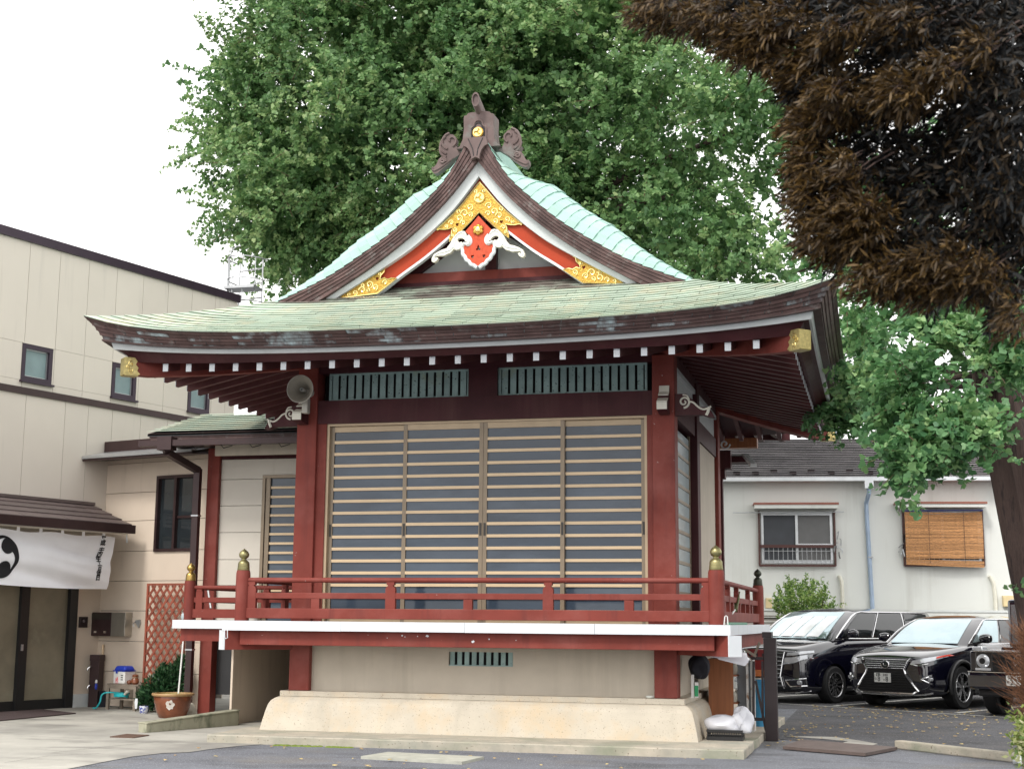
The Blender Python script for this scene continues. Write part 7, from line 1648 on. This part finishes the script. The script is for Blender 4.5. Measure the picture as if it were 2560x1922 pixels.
def trunk(parent, pts, rad, name='trunk', n=14, rough_=.06, m_='bark'):
    pts = spl(pts, 26); rs = np.random.default_rng(3); rr = np.interp(np.linspace(0, 1, 27), np.linspace(0, 1, len(rad)), rad); P = []
    ph = rs.uniform(0, 6.28, 8)
    for i, p in enumerate(pts):
        row = []
        for j in range(n*2+1):
            t = 2*math.pi*(j % (n*2))/(n*2); f = 1+rough_*(math.sin(5*t+ph[0]+i*.15)+.7*math.sin(9*t+ph[1]-i*.21)+.5*math.sin(14*t+ph[2]+i*.33)); row.append((p[0]+rr[i]*f*math.cos(t), p[1]+rr[i]*f*math.sin(t), p[2]))
        P.append(row)
    return MB().grid(P).build(name, m_, parent, smooth=True, fix=False)
def limb(parent, a, b, r0, r1, sag=.4, name='limb'):
    a = Vector(a); b = Vector(b); m_ = a.lerp(b, .5)+Vector((random.uniform(-.2, .2), random.uniform(-.2, .2), sag)); return MB().tube(spl([a, m_, b], 10), [r0+(r1-r0)*i/10 for i in range(11)], 8).build(name, 'bark', parent, smooth=True)
# --- A: the big ginkgo behind the hall
rsA = np.random.default_rng(41)
cA = atY(1110, 230, 31.5); TA = Vector((cA.x, 31.5, 0))
tA = thing('ginkgo_tree', 'huge green ginkgo tree towering behind the hall roof', 'tree', TA)
trunk(tA, [(TA.x, TA.y, 0), (TA.x+.1, TA.y, 5), (TA.x, TA.y+.1, 10), (TA.x+.1, TA.y, 17)], [.75, .6, .5, .2])
def blob(px, py, Y, rx, ry, rz, w_=1.0): p = atY(px, py, Y); return ((p.x, Y, p.z), (rx, ry, rz), w_)
blA = [blob(1050, 330, 31.5, 4.9, 4.6, 3.9), blob(810, 330, 31.0, 2.9, 3.2, 3.0), blob(885, 30, 31.5, 3.1, 3.4, 2.8), blob(1250, -60, 31.5, 4.6, 4.2, 3.4), blob(1480, 280, 30.5, 3.5, 3.4, 3.3), blob(690, 400, 30.5, 1.5, 1.8, 2.1), blob(1250, 600, 30.0, 3.2, 2.6, 1.9), blob(750, 570, 30.5, 1.5, 1.8, 1.2), blob(640, 250, 30.8, 1.0, 1.4, 1.2),
       blob(1770, 470, 28.5, 1.6, 2.0, 1.7, .55), blob(1850, 640, 28.0, 1.5, 1.6, .9, .7), blob(1600, 90, 29.5, 1.3, 1.9, 1.6, .8), blob(1910, 300, 28, 1.0, 1.4, 1.3, .35), blob(1560, 560, 29.5, 1.8, 1.9, 1.6), blob(1310, 230, 30.5, 2.0, 2.2, 2.0), blob(1150, 60, 30.5, 2.2, 2.2, 1.8)]
front = lambda p: (p[1] < 33.2)
Bs, Ds, Ns, Ts, sg = shoots(rsA, blA, 8600, .5, 1.15, 10, .8, shell=.80, cull=front, nleaf=4)
leaves('crown', 'ginkgo', tA, Bs, Ds, .096, FAN, 5, norm=Ns, tone=Ts)
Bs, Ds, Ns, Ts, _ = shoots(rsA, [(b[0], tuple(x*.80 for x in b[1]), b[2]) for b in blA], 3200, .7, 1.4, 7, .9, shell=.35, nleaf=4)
leaves('inner_leaves', 'ginkgo', tA, Bs, Ds, .13, FAN, 6, tone=Ts*.6)  # inner leaves toned darker, painting shade into the gaps of the crown
twigs('twigs', tA, sg[::2], .011)
for b in blA: limb(tA, (TA.x, TA.y, 4+random.random()*5), b[0], .16, .03, .8)
# --- B: nearer ginkgo whose trunk stands at the right edge
YB = 16.8
tb_ = atY(2612, 1600, YB); TB = Vector((tb_.x, YB, 0))
tB = thing('ginkgo_tree', 'nearer ginkgo tree with rough brown trunk at the right edge', 'tree', TB)
tpt = [(TB.x+.06, YB, -.1), tuple(atY(2625, 1600, YB)), tuple(atY(2575, 1350, YB)), tuple(atY(2537, 1160, YB)), tuple(atY(2496, 960, YB)), tuple(atY(2478, 760, YB)), tuple(atY(2470, 500, YB)), tuple(atY(2450, 100, YB))]
trunk(tB, tpt, [.36, .31, .30, .285, .20, .17, .15, .08])
blB = [blob(2270, 985, 15.0, .42, .6, .36, 1.3), blob(2170, 930, 18.5, .38, .6, .30, 1.0), blob(2350, 850, 16.0, .55, .7, .35, 1.0), blob(2150, 770, 22, .75, .9, .45, 1.3), blob(2330, 740, 17.5, 1.0, 1.0, .45, 1.1), blob(2510, 860, 15.5, .30, .5, .45, 1.1), blob(2370, 1075, 14.8, .28, .4, .18, 1.2), blob(2285, 1130, 14.7, .22, .3, .18, 1.3), blob(2530, 720, 16, .5, .7, .5, .9), blob(2100, 690, 23, .9, .9, .5, 1.0), blob(2200, 600, 22, 1.4, 1.2, .7, .9), blob(2450, 450, 19.5, 1.8, 1.4, 1.4, .6), blob(2425, 1075, 15.0, .16, .2, .16, 1.2), blob(2105, 1030, 21, .22, .3, .22, .9), blob(2230, 1020, 16.5, .30, .4, .25, 1.0), blob(2150, 860, 24.5, .5, .5, .3, .7)]
rsB = np.random.default_rng(77)
Bs, Ds, Ns, Ts, sg = shoots(rsB, blB, 980, .22, .48, 15, .85, shell=.40, up=-.05, clump=.32, nleaf=4)
leaves('crown', 'ginkgo_near', tB, Bs, Ds, .082, FAN, 15, norm=Ns, tone=Ts)
twigs('twigs', tB, sg, .006)
for i, b in enumerate(blB): limb(tB, tpt[4] if i in (0, 1, 6, 7, 13) else tpt[5], b[0], .06, .012, .15)
# hanging spray in front of the blind
hp_ = [atY(2260, 1180, 14.5), atY(2285, 1240, 14.5), atY(2300, 1285, 14.4)]
pts = np.array([tuple(hp_[0].lerp(hp_[1], t) if t < 1 else hp_[1].lerp(hp_[2], t-1)) for t in np.linspace(0, 2, 40)])+rng.normal(size=(40, 3))*.035
leaves('hanging_spray', 'ginkgo_near', tB, pts, rng.normal(size=(40, 3))+np.array([0, 0, -.4]), .085, FAN, 3)
pts = np.array([tuple(atY(2545, 1470, 16.3))])+rng.normal(size=(16, 3))*.04; leaves('trunk_sprout', 'ginkgo_near', tB, pts, rng.normal(size=(16, 3)), .07, FAN, 4)
# --- C: dark evergreen with rust-brown young leaves hanging into the top right corner
tC = thing('evergreen_tree', 'dark evergreen branches with rust brown leaves hanging at top right', 'tree', (4.6, 7.6, 0))
trunk(tC, [(4.6, 7.6, -.1), (4.55, 7.6, 2), (4.3, 7.5, 4), (4.0, 7.4, 7)], [.28, .22, .18, .1])
rsC = np.random.default_rng(5)
blC = [blob(2380, 220, 7.4, .62, .7, .60), blob(2150, 120, 7.2, .45, .6, .35), blob(2420, 560, 7.2, .50, .6, .38), blob(2160, 480, 7.3, .36, .5, .33), blob(2350, 640, 7.1, .34, .4, .15), blob(1900, 30, 7.2, .30, .4, .16), blob(1720, -20, 7.3, .22, .3, .12), blob(2530, 730, 7.0, .12, .3, .14), blob(2100, 600, 7.3, .16, .3, .13), blob(2060, 250, 7.3, .18, .3, .14), blob(2540, 330, 7.0, .3, .5, .7), blob(2050, -60, 7.5, .5, .5, .22), blob(2300, -50, 7.5, .5, .5, .25), blob(2500, 20, 7.6, .4, .5, .35), blob(1850, -70, 7.5, .4, .4, .15)]
def whorls(blobs, n, shell, seed, leaf_n=9, coh=.45):
    """drooping sprays: leaves set along short hanging shoots that share one direction"""
    rs = np.random.default_rng(seed); vol = np.array([b[1][0]*b[1][2] for b in blobs]); cnt = (n*vol/vol.sum()).astype(int); Bs = []; Ds = []; E_out = []
    for (c, r_, *_), k in zip(blobs, cnt):
        v = rs.normal(size=(k, 3)); v /= np.linalg.norm(v, axis=1, keepdims=True); rad = shell+(1-shell)*rs.random(k)**.6; p = np.array(c)+v*np.array(r_)*rad[:, None]
        fam = np.array([-.55, -.15, -.30])+rs.normal(size=3)*.15
        for i in range(k):
            ax = v[i]*.45+fam+rs.normal(size=3)*.22; ax /= np.linalg.norm(ax); t = rs.random((leaf_n, 1))
            dd = rs.normal(size=(leaf_n, 3))*coh+ax+np.array([0, 0, -.30])*t; Bs.append(p[i]+ax*t*.09+rs.normal(size=(leaf_n, 3))*.006); Ds.append(dd); E_out.append((p[i]-ax*.05, p[i]+ax*.03, p[i]+ax*.09))
    return np.concatenate(Bs), np.concatenate(Ds), E_out
Bs, Ds, eo = whorls(blC, 6200, .25, 8)
leaves('dark_foliage', 'dark_leaf', tC, Bs, Ds, .062, LANC*np.array([.95, 1]), 21, curl=.35)
# rust leaves: fringe along the lower and left edges
blR = [blob(1660, 25, 7.0, .16, .2, .07), blob(1790, 50, 7.0, .18, .2, .08), blob(1900, 110, 7.0, .18, .2, .09), blob(2020, 170, 7.0, .16, .2, .09), blob(1950, 60, 7.0, .2, .2, .08), blob(2100, 250, 6.9, .12, .2, .10), blob(2035, 330, 7.0, .10, .2, .12), blob(2030, 420, 7.0, .08, .2, .12), blob(2065, 500, 7.0, .14, .2, .14), blob(2095, 590, 7.0, .16, .2, .10), blob(2160, 560, 6.9, .16, .2, .12), blob(2230, 690, 6.9, .22, .2, .07), blob(2340, 720, 6.9, .18, .2, .05), blob(2260, 230, 6.75, .13, .15, .10), blob(2360, 180, 6.7, .1, .15, .08), blob(2440, 690, 6.8, .14, .2, .07), blob(2545, 790, 6.8, .06, .2, .06), blob(2470, 120, 6.7, .06, .1, .06), blob(2130, 430, 6.9, .10, .2, .10), blob(2100, 90, 6.8, .14, .2, .06), blob(2380, 650, 6.8, .25, .2, .05), blob(2240, 60, 6.8, .18, .2, .05)]
Bs, Ds, eo = whorls(blR, 3000, .05, 9, 10, .34)
twigs('spray_stems', tC, eo[::3], .0022, 'bark')
leaves('rust_foliage', 'rust_leaf', tC, Bs, Ds, .050, LANC*np.array([.85, 1]), 22, curl=.4)
for b in blC: limb(tC, (4.3, 7.5, 4.2+random.random()), b[0], .05, .012, .2)
sg = []
for (c, r_, *_) in blR:
    for k in range(3): p = np.array(c)+rsC.normal(size=3)*np.array(r_)*.4; sg.append((p+np.array([.18, .1, .14]), p+np.array([.08, .04, .07]), p))
twigs('twigs', tC, sg, .005, 'bark')
# --- dry brown shrub and small plants at the right edge
dsx = atY(2590, 1740, 11.0)
M['dry'] = mat('dry_brown_twig', (.17, .075, .035), .9, var=.4, scale=30)
ds = thing('dry_shrub', 'dry brown conifer shrub at the right edge before the off-road car', 'shrub', (dsx.x, 11.0, 0))
MB().tube([(dsx.x-.03, 11, 0), (dsx.x-.02, 11, .9), (dsx.x, 11, 1.4)], [.055, .045, .02], 8).build('stem', 'dry', ds)
q = MB()
for k in range(900):
    h = rng.random(); p0 = Vector((dsx.x-.01+rng.normal()*.03, 11+rng.normal()*.06, .72+.72*h)); a = rng.random()*6.28; ln = rng.uniform(.12, .30)*(1.15-abs(h-.5)); d = Vector((math.cos(a)*.8-.35, math.sin(a)*.8, .8+rng.normal()*.3)).normalized()
    p1 = p0+d*ln*.6; p2 = p1+(d+Vector((rng.normal()*.3, rng.normal()*.3, .3))).normalized()*ln*.5; q.tube([p0, p1, p2], [.0022, .0016, .0006], 3, cap=False)
q.build('dry_twigs', 'dry', ds, fix=False, kind='stuff')
M['leaf_pale'] = leaf_mat('pale_variegated_leaves', (.12, .22, .04), (.35, .42, .10), (.75, .72, .45), .25)
sp = atY(2550, 1812, 10.6); vp = thing('variegated_plant', 'small plant with pale yellow green leaves at the right edge', 'plant', (sp.x, 10.6, 0))
MB().tube([(sp.x+.06, 10.6, 0), (sp.x+.03, 10.6, .5), (sp.x, 10.6, .92)], [.008, .007, .004], 5).build('stem', 'stem', vp)
pts = np.array([sp.x+.0, 10.6, .72])+rng.normal(size=(260, 3))*np.array([.035, .04, .10]); leaf_cloud('foliage', 'leaf_pale', vp, pts, rng.normal(size=(260, 3))+np.array([0, 0, .3]), .05, .026, 4)
wp = thing('timber_stake', 'brown timber stake at the right edge beside the pale plant', 'stake', (atY(2556, 1800, 10.8).x, 10.8, 0)); wx = atY(2558, 1800, 10.8).x; MB().box(wx-.02, wx+.05, 10.78, 10.85, 0, .85).build('stake', 'oldwood', wp)
st_p = atZ(2552, 1900, .05); tag(lumpy((st_p.x+.05, st_p.y, .05), .12, .10, .08, 31).build('pale_stone', 'white_trim', None, smooth=True), 'pale stone by the kerb at the bottom right edge', 'stone')

# ------------------------------------------------------------------ porch roof glimpsed behind the hall
pch = thing('rear_porch', 'pale ceilinged porch roof with dark beams glimpsed behind the hall', 'porch', (-2.2, 24.5, 0))
zp = 4.92; c4 = [atZ(1800, 1036, zp), atZ(1900, 1040, zp), atZ(1962, 1086, zp), atZ(1800, 1084, zp)]
MB().slab([[c4[0], c4[1]], [c4[3], c4[2]]], (0, 0, .05)).build('ceiling_board', 'stucco', pch)
for t in (.28, .62, .95):
    a = c4[0].lerp(c4[1], t*.9); b_ = c4[3].lerp(c4[2], t); MB().bar(a+Vector((0, 0, -.05)), b_+Vector((0, .35, -.05)), .09, .10).build('beam', 'red_dark', pch)
for t in (.0, .97): MB().bar(c4[0].lerp(c4[3], t)+Vector((-.2, 0, -.06)), c4[1].lerp(c4[2], t)+Vector((.1, 0, -.06)), .09, .12).build('cross_beam', 'red_dark', pch)
def pbx(x0, x1, y0, y1, Y, dp, nm, m_): a = atY(x0, y1, Y); b_ = atY(x1, y0, Y); return MB().box(a.x, b_.x, Y, Y+dp, a.z, b_.z).build(nm, m_, pch)
pbx(1772, 1826, 1126, 1172, 22.9, .2, 'bracket_block', 'red_dark'); pbx(1782, 1812, 1172, 1196, 22.92, .2, 'bracket_arm', 'red_dark'); pbx(1790, 1806, 1196, 1520, 22.95, .15, 'porch_post', 'red_dark')
pbx(1800, 1868, 1140, 1156, 23.3, .25, 'porch_fascia', 'red_dark'); pbx(1802, 1870, 1134, 1139, 23.28, .3, 'porch_edge', 'white_trim'); pbx(1796, 1892, 1094, 1120, 24.2, .2, 'copper_gutter', 'wood_orange')
a = atY(1864, 1138, 23.3); b_ = atY(1884, 1163, 22.7); MB().bar(a, b_, .10, .05).build('porch_hip', 'white_trim', pch)
HBq = [atY(1812+13*math.cos(t)*(1-t/9), 1110+13*math.sin(t)*(1-t/9), 22.85) for t in np.linspace(0, 8, 30)]; MB().tube(HBq, .014, 6).build('carved_scroll', 'white_trim', pch, smooth=True)
